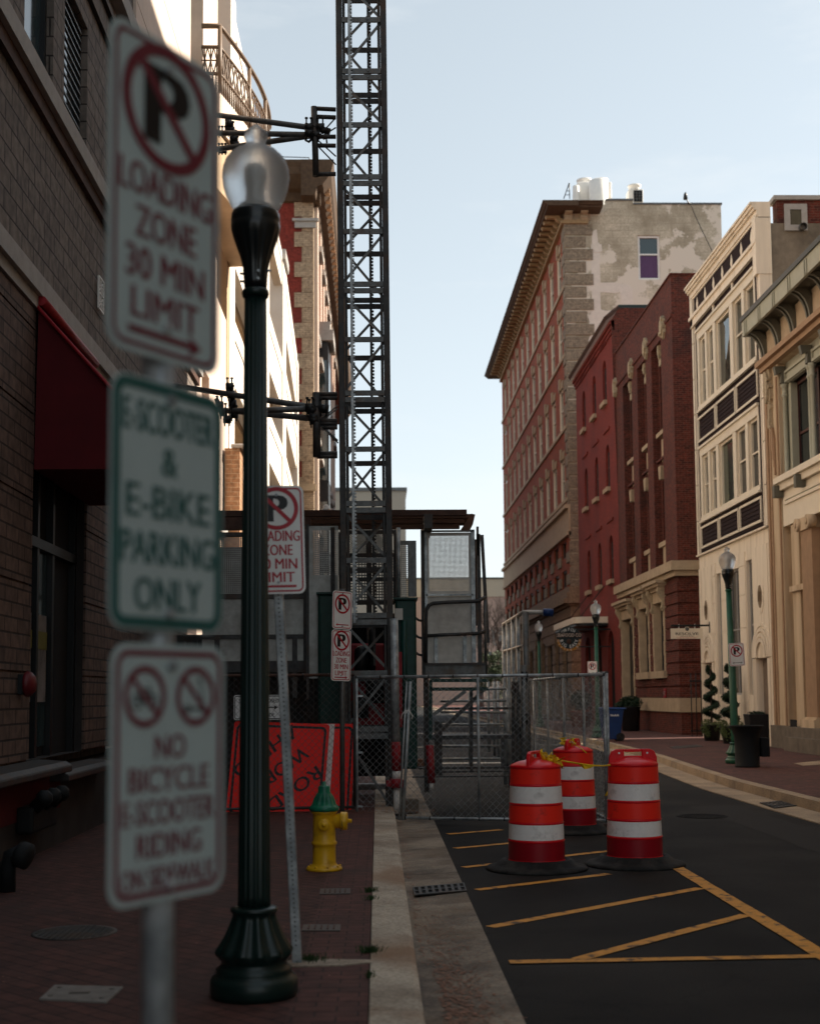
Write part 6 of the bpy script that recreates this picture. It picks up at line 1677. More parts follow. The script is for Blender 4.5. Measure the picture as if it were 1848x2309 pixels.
for (y0, y1, x0, x1, YY) in ((500, 522, 360, 870, 20.0), (718, 752, 270, 880, 19.6), (962, 985, 150, 900, 19.5), (1032, 1050, 100, 905, 19.2), (995, 1012, 250, 900, 19.3)):
    p, q = g(x0, y1, YY), g(x1, y0, YY); o = MB(); o.box(p.x, q.x, YY, YY + (.8 if y0 in (500, 718) else .08), p.z, q.z); o.build('platform' if y0 in (500, 718) else 'base_rail', M['steel_dark'], t)
o = MB(); o.tube(g(235, 795, 19.2), g(250, 1090, 19.2), .055, 12); jk = o.build('jack', M['red_steel'], t)
o = MB(); o.tube(g(250, 1090, 19.2), g(252, 1140, 19.2), .035, 10); o.build('jack_screw', M['white_metal'], jk)
t = thing('scaffold_rails', 'bright galvanised scaffold rails crossing behind the stair frame', 'scaffold', tuple(g(600, 1000, 22.5)))
Y = 22.5
for (y, x0, x1) in ((356, 680, 835), (450, 320, 832), (541, 320, 825), (633, 300, 820), (802, 215, 800), (902, 320, 800)):
    o = MB(); o.tube(g(x0, y + (3 if y != 541 else -4), Y), g(x1, y, Y), .022, 8); o.build('rail', M['galv'], t)
for (x, y0, y1) in ((545, 380, 960), (838, 350, 1000), (690, 300, 850), (735, 300, 880), (765, 300, 900)):
    o = MB(); o.tube(g(x, y0, Y + (.0 if x in (545, 838) else 2)), g(x + 8, y1, Y + (0 if x in (545, 838) else 2)), .028, 8); o.build('upright', M['galv'], t)
# receding handrail to the right
t = thing('handrail', 'warm lit pipe handrail receding above the fence towards the tall building', 'handrail', (2.2, 20, .02))
g2 = lambda x, y: (1050 + x / 3.836, 1300 + y / 3.836)
XH = 2.25
hz = hitx(*g2(497, 310), XH); fz = hitx(*g2(325, 415), XH)
o = MB(); o.pipe([Vector((XH + .42, hz.y, hz.z + .0)), hz, fz], .035, 8); o.build('top_rail', M['galv_panel'], t)
lz = hitx(*g2(495, 600), XH).z; o = MB(); o.tube((XH, hz.y, lz), (XH, fz.y, lz + .02), .028, 8); o.build('mid_rail', M['galv_panel'], t)
for k in range(5):
    yy = hz.y + (fz.y - hz.y) * k / 4; o = MB(); o.tube((XH + (.0 if k else .03), yy, .02), (XH + (.0 if k else .03), yy, hz.z), .035 if k else .055, 8); o.build('upright', M['galv'] if k else M['steel_mid'], t)
v_ = hity(*g2(548, 325), hz.y); o = MB(); o.tube((XH + .30, hz.y, hz.z), (XH + .46, hz.y, hz.z - .01), .06, 12); o.build('blue_clamp', M['blue_plastic'], t)
for k, (x, y0, y1) in enumerate(((1181, 1500, 1790), (1158, 1530, 1760), (1169, 1560, 1740))):
    t2 = thing('scaffold_tube', ('thick upright scaffold tube behind the fence left of the side panels', 'thin dark scaffold tube nearest the stair frame', 'middle one of the three scaffold tubes right of the stair frame')[k], 'scaffold tube', (hity(x, 1790, 19 + k).x, 19 + k, .02))
    o = MB(); p, q = hity(x, y1, 19 + k), hity(x, y0, 19 + k); o.tube((p.x, 19 + k, .02), q, (.05, .028, .03)[k], 10); o.build('tube', M['steel_mid'], t2)
    o = MB()
    for f_ in (.25, .6, .9): coupler(o, Vector((p.x, 19 + k, .02)).lerp(q, f_), .045)
    o.build('coupler', M['black_metal'], t2)

# loose site materials on the ground behind the fence
rs = random.Random(5)
for i, (x, y, w_, h_, m_, lbl) in enumerate(((748, 1800, .7, .25, 'steel_dark', 'dark steel beam lying behind the fence at the mast foot'), (832, 1735, 1.1, .05, 'wood_brown', 'long brown plank lying across the mast base'), (845, 1770, .9, .22, 'steel_mid', 'grey steel channel lying behind the fence gate'), (945, 1700, .35, .18, 'wood_brown', 'short timber block beside the green cabinet'), (918, 1820, .35, .2, 'stone_grime', 'lump of concrete rubble beside the leaning fence pole'))):
    v_ = hitz(x, y + 30, .02); yy = max(v_.y, 17.2 + i * .2)
    o = MB(); o.hull([(v_.x - w_ / 2, yy, .02), (v_.x + w_ / 2, yy + .05, .02), (v_.x + w_ / 2, yy + .3, .02), (v_.x - w_ / 2, yy + .25, .02), (v_.x - w_ / 2, yy, .02 + h_), (v_.x + w_ / 2, yy + .05, .02 + h_), (v_.x + w_ / 2, yy + .3, .02 + h_ * .9), (v_.x - w_ / 2, yy + .25, .02 + h_)])
    tag(o.build(('steel_beam', 'timber_plank', 'steel_channel', 'timber_block', 'concrete_rubble')[i], M[m_], bevel=.02), lbl, ('beam', 'plank', 'channel', 'block', 'rubble')[i])

# ================================================================== temporary fence
def chain(mb, A, B, H0, H1, pitch=.062, r=.0021, sag=0.0):
    """woven mesh between two ground points"""
    A, B = Vector(A), Vector(B); L = (B - A).length; H = H1 - H0; d = (B - A).normalized(); nn = Vector((-d.y, d.x, 0))
    for s_ in (1, -1):
        u = -H if s_ > 0 else 0.0
        while u < (L if s_ > 0 else L + H):
            u0, z0 = u, H0; u1, z1 = u + s_ * H, H1
            lo_, hi_ = 0.0, L
            if s_ > 0:
                ta = max(0, (lo_ - u0) / (u1 - u0)); tb = min(1, (hi_ - u0) / (u1 - u0))
            else:
                ta = max(0, (u0 - hi_) / (u0 - u1)); tb = min(1, (u0 - lo_) / (u0 - u1))
            if tb - ta > .01:
                p = A + d * (u0 + (u1 - u0) * ta) + Vector((0, 0, z0 + H * ta)); q = A + d * (u0 + (u1 - u0) * tb) + Vector((0, 0, z0 + H * tb))
                off = nn * (.003 * s_)
                mid = (p + q) / 2 + nn * sag
                mb.tube(p + off, mid + off, r, 3, caps=False); mb.tube(mid + off, q + off, r, 3, caps=False)
            u += pitch * 1.4
def fence(lbl, A, B, H, verts=(), rr=.020, m_='galv', top=None, H0=.06, mm='galv', group='temporary chain link fence panels'):
    A = Vector(A); B = Vector(B); t = thing('chain_link_fence', lbl, 'fence', tuple(A), group=group)
    d = (B - A).normalized()
    o = MB(); o.tube(A + Vector((0, 0, H)), B + Vector((0, 0, H)), rr, 10); o.build('top_rail', M[top or m_], t)
    o = MB(); o.tube(A + Vector((0, 0, H0)), B + Vector((0, 0, H0)), rr * .9, 10); o.build('bottom_rail', M[m_], t)
    L = (B - A).length
    for f_ in (0,) + tuple(verts) + (1,):
        p = A + d * (L * f_); o = MB(); o.tube(p + Vector((0, 0, H0)), p + Vector((0, 0, H)), rr * .95, 10); o.build('post', M[m_], t)
    o = MB(); chain(o, A, B, H0, H, sag=.03); mo = o.build('mesh', M[mm], t, fix=False)
    o = MB()
    n = int(L / .3)
    for k in range(n + 1):
        p = A + d * (L * k / n)
        for zz in (H, H0): o.tube(p - d * .008 + Vector((0, 0, zz)), p + d * .008 + Vector((0, 0, zz)), rr * 1.22, 8)
    o.build('wire_tie', M['steel_dark'], t)
    return t
FA = hitz(805, 1858, .0); FB = hitz(1368, 1866, .0)
FA = Vector((FA.x, 16.95, .02)); FB = Vector((2.76, 16.22, .02))
FL = Vector((-3.2, 16.7, .15))
fence('chain link fence panel with rusty top rail in front of the orange signs', FL, Vector((FA.x - .03, 16.93, .15)), 1.72, m_='steel_dark', top='rust', mm='steel_mid')
t = fence('front chain link fence panel between the mast and the drums', FA, FB, 1.82, verts=(.5,))
# leaning pole with string
p0, p1 = hity(908, 1850, 16.7), hity(925, 1537, 16.75)
t = thing('fence_pole', 'leaning thin fence pole tied with white string', 'pole', tuple(p0)); o = MB(); o.tube(p0, p1, .02, 10); o.tube(p0 + Vector((-.045, 0, 0)), p1 + Vector((-.045, 0, 0)), .012, 8); o.build('tube', M['galv'], t)
o = MB(); g = lambda x, y: hity(450 + x / 3.452, 1500 + y / 3.452, 16.68)
o.pipe([g(1566, 420), g(1575, 385), g(1600, 355), g(1625, 350), g(1645, 375), g(1656, 400), g(1650, 420)], .006, 5); o.pipe([g(1610, 350), g(1605, 380), g(1622, 350)], .006, 5); o.build('string', M['white_metal'], t)
o = MB()
for q in (240, 680, 1100): v_ = g(1245, q); o.box(v_.x - .03, v_.x + .04, v_.y - .02, v_.y + .01, v_.z - .012, v_.z + .012)
tag(o.build('fence_clamp', M['galv']), 'small steel clamps joining the two fences beside the mast', 'clamp')
# side fence going back along the street
SP = [Vector((2.80, 16.26, .02)), Vector((2.74, 19.6, .02)), Vector((2.72, 23.2, .02)), Vector((2.70, 26.8, .02))]
fence('first side fence panel receding behind the right drum', SP[0], SP[1], 1.84, verts=(.5,))
fence('second side fence panel along the closed lane', SP[1] + Vector((0, .06, 0)), SP[2], 1.84, verts=(.5,))
fence('farthest side fence panel along the closed lane', SP[2] + Vector((0, .06, 0)), SP[3], 1.84, verts=(.5,))
for k, (x, y) in enumerate(((2.78, 16.3), (-.27, 17.0))):
    t = thing('ground_anchor', ('flat steel fence foot under the right corner post', 'flat steel fence foot beside the gutter')[k], 'anchor', (x, y, .01), group='steel feet under the fence corners'); o = MB(); o.box(x - .25, x + .25, y - .06, y + .06, .016, .03); o.build('plate', M['rust'], t); o = MB(); o.tube((x, y, .03), (x, y, .2), .016, 8); o.build('pin', M['galv'], t)

t = thing('dark_backdrop', 'dark steel box added to darken the space under the hoist car behind the fence', 'container', (-2, 21.5, .15))  # added dark mass so the lit wall does not show below the car
o = MB(); o.box(-3.2, -.85, 21.3, 27.5, .15, 2.6)
for k in range(12): xx = -3.15 + k * .195; o.box(xx, xx + .09, 21.24, 21.3, .25, 2.5)
o.build('shell', M['steel_dark'], t)
o = MB(); o.box(-2.1, -2.04, 21.20, 21.239, .3, 2.4); o.build('door_bar', M['steel_mid'], t)
# ================================================================== signs
def sign_fn(c, yaw, roll=0.0):
    """c centre (world), yaw: rotation of the sign normal about Z from facing -Y; u right, v up, d towards the viewer"""
    m = Matrix.Rotation(yaw, 3, 'Z') @ Matrix.Rotation(roll, 3, 'Y')
    c = Vector(c)
    return lambda u, v, d: c + m @ Vector((u, -d, v))
def plate(fn, w, h, mat_, par, border=None, bm=None, inset=.012, bw=.009, rad=.038):
    o = MB(); o.prism(rrect(w, h, rad), fn, -.001, .001)
    p = o.build('sign_face', mat_, par)
    if bm:
        o = MB(); ring(o, rrect(w - 2 * inset, h - 2 * inset, rad - inset * .6), rrect(w - 2 * inset - 2 * bw, h - 2 * inset - 2 * bw, rad - inset * .6 - bw), fn, .0022)
        o.build('border', bm, p, fix=False)
    return p
def no_parking(fn, p, cy, r, red, tilt=0.0):
    o = MB(); add_text(o, 'P', fn, .0, cy, r * 1.22, d=.0022, bold=.035, wexact=r * .86); o.build('parking_letter', M['ink'], p, fix=False)
    o = MB(); band(o, 0, cy, r * .81, r, fn, .0030)
    a = R(135); 
    q = [(r * .9 * math.cos(a) - r * .09 * math.sin(a), cy + r * .9 * math.sin(a) + r * .09 * math.cos(a)), (r * .9 * math.cos(a) + r * .09 * math.sin(a), cy + r * .9 * math.sin(a) - r * .09 * math.cos(a)),
         (-r * .9 * math.cos(a) + r * .09 * math.sin(a), cy - r * .9 * math.sin(a) - r * .09 * math.cos(a)), (-r * .9 * math.cos(a) - r * .09 * math.sin(a), cy - r * .9 * math.sin(a) + r * .09 * math.cos(a))]
    o.poly([fn(u, v, .0034) for u, v in q]); o.build('prohibition_ring', red, p, fix=False)
def arrow(fn, p, y, x0, x1, m_, heads='r', w=.011, hs=.030):
    o = MB(); a0 = x0 + (hs * .8 if 'l' in heads else 0); a1 = x1 - (hs * .8 if 'r' in heads else 0)
    o.poly([fn(a0, y - w / 2, .0022), fn(a1, y - w / 2, .0022), fn(a1, y + w / 2, .0022), fn(a0, y + w / 2, .0022)])
    if 'r' in heads: o.poly([fn(x1, y, .0022), fn(x1 - hs * 1.1, y + hs * .62, .0022), fn(x1 - hs * .8, y, .0022), fn(x1 - hs * 1.1, y - hs * .62, .0022)])
    if 'l' in heads: o.poly([fn(x0, y, .0022), fn(x0 + hs * 1.1, y + hs * .62, .0022), fn(x0 + hs * .8, y, .0022), fn(x0 + hs * 1.1, y - hs * .62, .0022)])
    o.build('arrow', m_, p, fix=False)
def words(fn, p, lines, m_, name='lettering'):
    for (s, y, h, w_) in lines:
        o = MB(); add_text(o, s, fn, 0, y, h, d=.0022, bold=.014, wexact=w_); o.build(name, m_, p, fix=False)
def bolts(fn, p, ys, r=.009):
    for y in ys: o = MB(); o.tube(fn(0, y, .001), fn(0, y, .010), r, 10); o.build('bolt', M['galv'], p)
def loading_zone(fn, par, w, h, white, red, arr, soft=False):
    p = plate(fn, w, h, white, par, bm=red)
    k = h / .61
    no_parking(fn, p, h * .29, w * .40, red)
    words(fn, p, (('LOADING', h * .035, .058 * k, w * .82), ('ZONE', -h * .095, .058 * k, w * .54), ('30 MIN', -h * .222, .058 * k, w * .70), ('LIMIT', -h * .345, .056 * k, w * .60)), red)
    arrow(fn, p, -h * .43, -w * .33, w * .33, red, arr, w=.013 * k, hs=.036 * k)
    bolts(fn, p, (h * .43 - .01, -h * .395), .008)
    return p

# ---- the out-of-focus sign post in front
SY = 2.36
A_S = R(90 - 31.7) 
pc = hity(349, 1320, 2.46)
t = thing('sign_post', 'three blurred street signs stacked on a round grey pole in the left foreground', 'sign post', (pc.x, pc.y, .15))
o = MB(); o.tube((pc.x + .018, pc.y, .15), (pc.x - .002, pc.y, hity(340, 110, pc.y).z), .029, 20); o.build('pole', M['galv'], t)
yawf = R(57)
def front(px, py, dx):
    c = hity(px, py, pc.y); m_ = Matrix.Rotation(yawf, 3, 'Z')
    return sign_fn(Vector((pc.x + dx, pc.y, c.z)) + m_ @ Vector((-.012, -.031, 0)), yawf)
fn = front(341, 466, .0); loading_zone(fn, t, .305, .61, M['sign_white_shaded'], M['sign_red_shaded'], 'r')
fn = front(343, 1148, .009); p = plate(fn, .305, .457, M['sign_white_shaded'], t, bm=M['sign_green'], inset=.004, bw=.020)
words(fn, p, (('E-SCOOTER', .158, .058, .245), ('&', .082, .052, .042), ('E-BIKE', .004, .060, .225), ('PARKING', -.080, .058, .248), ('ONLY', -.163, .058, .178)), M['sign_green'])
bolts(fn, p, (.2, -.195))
fn = front(349, 1738, .014); p = plate(fn, .305, .457, M['sign_white_shaded'], t, bm=M['sign_red_shaded'], inset=.011, bw=.011)
for s_ in (-1, 1):
    cx = s_ * .068; o = MB(); band(o, cx, .135, .043, .055, fn, .0030); a = R(135)
    q = [(cx + .05 * math.cos(a) + k1 * .005 * math.sin(a) * s2, .135 + .05 * math.sin(a) * 1 - k1 * .005 * math.cos(a) * s2) for k1, s2 in ((1, 1), (-1, 1))] + [(cx - .05 * math.cos(a) - .005 * math.sin(a), .135 - .05 * math.sin(a) + .005 * math.cos(a)), (cx - .05 * math.cos(a) + .005 * math.sin(a), .135 - .05 * math.sin(a) - .005 * math.cos(a))]
    o.poly([fn(u, v, .0034) for u, v in q]); o.build('prohibition_ring', M['sign_red_shaded'], p, fix=False)
    o = MB()
    if s_ < 0:   # bicycle
        for uu in (-.02, .02): band(o, cx + uu, .125, .010, .014, fn, .0022, n=18)
        for a_, c_ in (((-.02, 0), (-.008, .022)), ((-.008, .022), (.012, .022)), ((.012, .022), (.0, 0)), ((.0, 0), (-.008, .026)), ((.02, 0), (.010, .032)), ((-.02, 0), (0, 0))):
            d_ = Vector((c_[0] - a_[0], c_[1] - a_[1])).normalized() * .0017; pr = (-d_.y, d_.x)
            o.poly([fn(cx + a_[0] + pr[0], .125 + a_[1] + pr[1], .0022), fn(cx + c_[0] + pr[0], .125 + c_[1] + pr[1], .0022), fn(cx + c_[0] - pr[0], .125 + c_[1] - pr[1], .0022), fn(cx + a_[0] - pr[0], .125 + a_[1] - pr[1], .0022)])
    else:        # scooter
        for uu in (-.022, .022): band(o, cx + uu, .112, .004, .008, fn, .0022, n=14)
        for a_, c_ in (((-.022, 0), (.014, 0)), ((.022, 0), (.012, .052)), ((.005, .052), (.018, .054))):
            d_ = Vector((c_[0] - a_[0], c_[1] - a_[1])).normalized() * .002; pr = (-d_.y, d_.x)
            o.poly([fn(cx + a_[0] + pr[0], .112 + a_[1] + pr[1], .0022), fn(cx + c_[0] + pr[0], .112 + c_[1] + pr[1], .0022), fn(cx + c_[0] - pr[0], .112 + c_[1] - pr[1], .0022), fn(cx + a_[0] - pr[0], .112 + a_[1] - pr[1], .0022)])
    o.build('pictogram', M['ink'], p, fix=False)
words(fn, p, (('NO', .045, .042, .080), ('BICYCLE', -.012, .042, .212), ('E-SCOOTER', -.070, .042, .244), ('RIDING', -.128, .042, .170), ('ON SIDEWALK', -.184, .036, .246)), M['sign_red_shaded'])
bolts(fn, p, (.19, -.2))

# ---- leaning galvanised post behind the lamp
p0 = hitz(670, 2172, .15); p1 = hity(617, 1120, 7.5)
t = thing('sign_post', 'leaning perforated steel post with a loading zone sign behind the big lamp post', 'sign post', tuple(p0))
o = MB(); d = (p1 - p0).normalized(); top = p0 + d * ((p1 - p0).length + .05)
o.bar(p0, top, .052, .052); o.build('post', M['galv'], t, bevel=.004)
o = MB(); k = .1
while k < (top - p0).length: q = p0 + d * k; o.tube(q + Vector((0, -.0265, 0)), q + Vector((0, -.0272, 0)), .0055, 8); k += .025
o.build('perforations', M['steel_mid'], t)
c = hity(625, 1217, 7.42); fn = sign_fn(c, R(8), R(-1.5)); loading_zone(fn, t, .305, .61, M['sign_white'], M['sign_red'], 'l')
t2 = tag(MB().prism([(p0.x + u, p0.y + v) for u, v in ((-.05, -.12), (.25, -.10), (.42, -.02), (.40, .04), (.1, .08), (-.06, .04))], lambda u, v, d: Vector((u, v, d)), .149, .156).build('concrete_patch', M['kerb']), 'thin pale concrete patch around the foot of the leaning post', 'patch')

# ---- third post by the fence
c1 = hity(771.5, 1376, 15.9); c2 = hity(769, 1478, 15.9)
t = thing('sign_post', 'two no parking signs on a slim post directly in front of the mast', 'sign post', (c1.x, 16.0, .15))
o = MB(); o.tube((c1.x - .01, 15.98, .15), (c1.x, 15.95, c1.z + .26), .030, 12); o.build('post', M['steel_mid'], t)
fn = sign_fn(c1, R(42), R(1.5)); p = plate(fn, .305, .457, M['sign_white'], t, bm=M['sign_red']); no_parking(fn, p, .075, .118, M['sign_red']); arrow(fn, p, -.175, -.10, .10, M['sign_red'], 'l', hs=.03); bolts(fn, p, (.2, -.195))
fn = sign_fn(c2, R(42), R(1.5)); loading_zone(fn, t, .305, .61, M['sign_white'], M['sign_red'], 'r')

# ---- orange work signs leaning behind the fence
def orange(lbl, corners, Y, lean, txt):
    TL, TR, BR, BL = [hity(x, y, Y) for x, y in corners]
    c = (TL + TR + BR + BL) / 4; w_ = ((TR - TL).length + (BR - BL).length) / 2; h_ = ((TL - BL).length + (TR - BR).length) / 2
    t = thing('road_work_sign', lbl, 'road sign', tuple((BL + BR) / 2), group='orange work signs stacked behind the fence')
    ux = ((TR - TL) + (BR - BL)).normalized(); vz = ((TL - BL) + (TR - BR)).normalized(); nn = ux.cross(vz).normalized()
    if nn.y > 0: nn = -nn
    lv = Vector((0, math.sin(lean), 0))
    fn = lambda u, v, d: c + ux * u + vz * v + nn * d + Vector((0, v * math.sin(lean), 0))
    o = MB(); o.prism(rrect(w_, h_, .04), fn, -.004, 0); p = o.build('panel', M['orange_sign'], t)
    o = MB(); ring(o, rrect(w_ - .07, h_ - .07, .06), rrect(w_ - .13, h_ - .13, .04), fn, .0012); o.build('border', M['ink'], p, fix=False)
    if txt:
        ro = R(-141.5)
        for s, (u, v), wd in txt:
            o = MB(); add_text(o, s, fn, u, v, .165, d=.0012, bold=.012, rot=ro, wexact=wd); o.build('lettering', M['ink'], p, fix=False)
    return t
ocs = ((528, 1627), (742, 1633), (728, 1848), (509, 1839))
orange('orange road work ahead sign lying rotated behind the fence, nearest of its stack', ocs, 17.15, R(8),
       (('ROAD', (.22, -.24), .78), ('WORK', (.02, -.0), .80), ('AHEAD', (-.18, .23), .92)))
orange('orange road sign mostly hidden behind the one with lettering, nearer the mast', ((590, 1629), (802, 1636), (791, 1848), (575, 1855)), 17.33, R(8), None)
TL, BR = hity(743, 1633, 17.24), hity(755, 1806, 17.24)
o = MB(); o.hull([Vector((TL.x - .3, 17.24, BR.z)), Vector((BR.x - .07, 17.24, BR.z)), Vector((BR.x - .07, 17.245, BR.z)), Vector((TL.x - .3, 17.245, BR.z)), Vector((TL.x - .3, 17.26, TL.z)), Vector((BR.x, 17.26, TL.z)), Vector((BR.x, 17.265, TL.z)), Vector((TL.x - .3, 17.265, TL.z))])
tag(o.build('white_board', M['white_refl']), 'narrow white board wedged between the two orange signs', 'board')
a, c = hity(527, 1624, 17.1), hity(640, 1567, 17.1)
t = thing('closure_sign', 'white sidewalk closed sign with a black arrow above the orange signs', 'road sign', tuple((a + c) / 2))
fn = sign_fn((a + c) / 2, 0); W_, H_ = (c.x - a.x), (c.z - a.z)
p = plate(fn, W_, H_, M['sign_white'], t, bm=M['ink'], inset=.010, bw=.010, rad=.03)
words(fn, p, (('SIDEWALK CLOSED', H_ * .27, .048, W_ * .80), ('USE OTHER SIDE', -H_ * .30, .044, W_ * .62)), M['ink']); arrow(fn, p, 0, -W_ * .38, W_ * .38, M['ink'], 'r', w=.014, hs=.05)

# ================================================================== lamp posts
def lamp(lbl, loc, s=1.0, shaft='lamp_green', cap='lamp_black', group=None, lean=0.0, detail=1):
    t = thing('lamp_post', lbl, 'lamp post', (0, 0, 0), group=group)
    zc = lambda y: .0 + (1305 - y) * .000906
    n = 48 if detail else 20
    prof = [(.205, 0), (.214, .03), (.214, .10), (.205, .125), (.188, .135), (.182, .16), (.186, .175), (.170, .19), (.160, .215), (.163, .235), (.175, .25), (.192, .275), (.194, .295), (.178, .325), (.158, .365), (.140, .41), (.126, .455), (.114, .495), (.106, .525), (.110, .54), (.118, .55), (.116, .565), (.100, .575), (.084, .58)]
    prof = [(r_, z_ * .74) for r_, z_ in prof]
    cz = lambda L: [(r_, 3.522 + (z_ - 3.36) * .72) for r_, z_ in L]
    gz = lambda L: [(r_, 3.932 + (z_ - 3.93) * .879) for r_, z_ in L]
    o = MB(); o.lathe(prof, n=96 if detail else 24, flute=12 if detail else 0, fdepth=.10, f0=.20, f1=.39); o.build('base', M[shaft], t)
    o = MB(); o.lathe([(.082, .425), (.080, .48), (.056, 3.49)], n=128 if detail else 24, flute=16, fdepth=.07); o.build('shaft', M[shaft], t)
    o = MB(); o.lathe([(.056, 3.48), (.066, 3.485), (.070, 3.505), (.066, 3.52), (.058, 3.525)], n=32); o.build('collar', M[shaft], t)
    o = MB(); o.lathe(cz([(.057, 3.36), (.060, 3.42), (.066, 3.52), (.080, 3.60), (.098, 3.67), (.116, 3.74), (.124, 3.79), (.126, 3.83), (.121, 3.845), (.126, 3.86), (.122, 3.91), (.114, 3.93), (.02, 3.93)]), n=96 if detail else 24, flute=16 if detail else 0, fdepth=.06, f0=3.60, f1=3.80); c_ = o.build('capital', M[cap], t)
    o = MB(); o.lathe(gz([(.108, 3.932), (.128, 3.97), (.150, 4.02), (.166, 4.08), (.172, 4.14), (.168, 4.19), (.154, 4.235), (.134, 4.265), (.118, 4.28), (.112, 4.29), (.085, 4.305), (.062, 4.32), (.050, 4.34), (.053, 4.36), (.062, 4.385), (.058, 4.41), (.040, 4.425), (.026, 4.44), (.012, 4.455), (0, 4.457)]), n=64 if detail else 24); g_ = o.build('globe', M['globe'], t)
    o = MB(); o.lathe(gz([(.085, 3.935), (.080, 3.975), (.055, 3.985), (.045, 4.0), (.040, 4.06), (.048, 4.12), (.050, 4.18), (.035, 4.20), (0, 4.21)]), n=20); o.build('lamp_unit', M['galv_panel'], g_)
    if detail:
        for k, (a_, zz) in enumerate(((200, 3.56), (200, 3.60), (-10, 3.62), (285, 3.56), (285, 3.60))):
            o = MB(); ca, sa = math.cos(R(a_)), math.sin(R(a_)); o.tube((.055 * ca, .055 * sa, zz), (.082 * ca, .082 * sa, zz), .007, 8); o.build('screw', M['rust'] if a_ == 200 else M['galv'], c_)
    place(t, loc, 0, lbl, 'lamp post', group); t.scale = (s, s, s); t.rotation_euler = (0, lean, 0)
    return t
lb = hitz(573, 2243, .15)
lamp('large dark green lamp post with frosted globe close to the camera on the left', (lb.x, 6.66, .15))
GL = 'green lamp posts along the right pavement'
q = hitz(1657, 1722, .146); lamp('green lamp post with no parking sign behind the black litter bin', (q.x + .02, q.y, .146), 1.03, 'lamp_green2', 'lamp_black', GL, R(-.9))
lamp('green lamp post with no parking sign in front of the red painted building', (7.42, 45.0, .146), 1.06, 'lamp_green2', 'lamp_black', GL)
lamp('green lamp post seen against the tan ground storey of the tall building', (7.35, 60.5, .146), 1.10, 'lamp_green2', 'lamp_black', GL, detail=0)
lamp('farthest green lamp post partly hidden by the receding handrail', (7.30, 76.0, .146), 1.10, 'lamp_green2', 'lamp_black', GL, detail=0)
for (x, y, Y, lbl, hd) in ((1660.5, 1476, q.y - .12, 'small no parking sign with double arrow fixed to the lamp behind the litter bin', .478), (1335, 1508, 44.7, 'small no parking sign on the lamp in front of the red painted building', .50)):
    c = hity(x, y, Y); t = thing('parking_sign', lbl, 'road sign', tuple(c)); fn = sign_fn(c, R(0), R(-2.5 if x > 1500 else 0))
    p = plate(fn, .32, hd, M['sign_white'], t, bm=M['sign_red']); no_parking(fn, p, hd * .16, .125, M['sign_red']); arrow(fn, p, -hd * .36, -.105, .105, M['ink'] if x > 1500 else M['sign_red'], 'lr', hs=.03)

# ================================================================== hydrant
t = thing('fire_hydrant', 'yellow fire hydrant with green bonnet on the brick pavement', 'fire hydrant', (0, 0, 0))
zc = lambda y: (1608 - y) * .001086
o = MB(); o.lathe([(.150, 0), (.152, .012), (.146, .024), (.122, .034), (.104, .050), (.098, .062), (.097, .18), (.098, .205), (.107, .212), (.109, .225), (.104, .236), (.097, .24), (.0955, .30), (.0955, .44), (.100, .47), (.112, .478), (.112, .49)], n=48); o.build('barrel', M['hyd_yellow'], t)
for k in range(8):
    a = 2 * math.pi * k / 8 + .2; o = MB(); o.lathe([(.012, 0), (.012, .016), (.006, .02), (0, .02)], (.133 * math.cos(a), .133 * math.sin(a), .022), 6); o.build('flange_bolt', M['hyd_yellow'], t)
o = MB(); o.lathe([(.118, .49), (.126, .497), (.127, .520), (.116, .532), (.106, .545), (.098, .575), (.082, .610), (.062, .635), (.052, .645), (.050, .69), (.044, .70), (.018, .702), (.016, .735), (.0, .737)], n=60, flute=10, fdepth=.10, f0=.545, f1=.61); o.build('bonnet', M['hyd_green'], t)
# pumper outlet towards +X, hose outlet towards the camera and one behind
o = MB(); o.lathe([(.055, .05), (.060, .10), (.064, .135), (.070, .137)], (0, 0, .405), 28, axis=(1, -.12, 0)); o.build('pumper_outlet', M['hyd_yellow'], t)
o = MB(); o.lathe([(.074, .139), (.076, .142), (.076, .188), (.070, .196), (.030, .198), (.018, .20), (.017, .232), (0, .234)], (0, 0, .405), 28, axis=(1, -.12, 0)); o.build('pumper_cap', M['hyd_yellow'], t)
for a in (-1, 1):
    o = MB(); o.lathe([(.040, .06), (.042, .105), (.050, .107), (.051, .135), (.044, .142), (.022, .144), (.015, .146), (.014, .166), (0, .168)], (0, 0, .385), 24, axis=(-.04, a, 0)); o.build('hose_cap', M['hyd_yellow'], t)
o = MB(); pts = [Vector((.168, -.03, .40)), Vector((.17, -.02, .50)), Vector((.12, -.05, .44))]; o.pipe([Vector((.14, -.09, .42)), Vector((.15, -.10, .36)), Vector((.13, -.105, .33))], .003, 5); o.build('cap_chain', M['steel_dark'], t)
hp = hitz(731, 1962, .15); place(t, (hp.x, hp.y, .15), R(4))

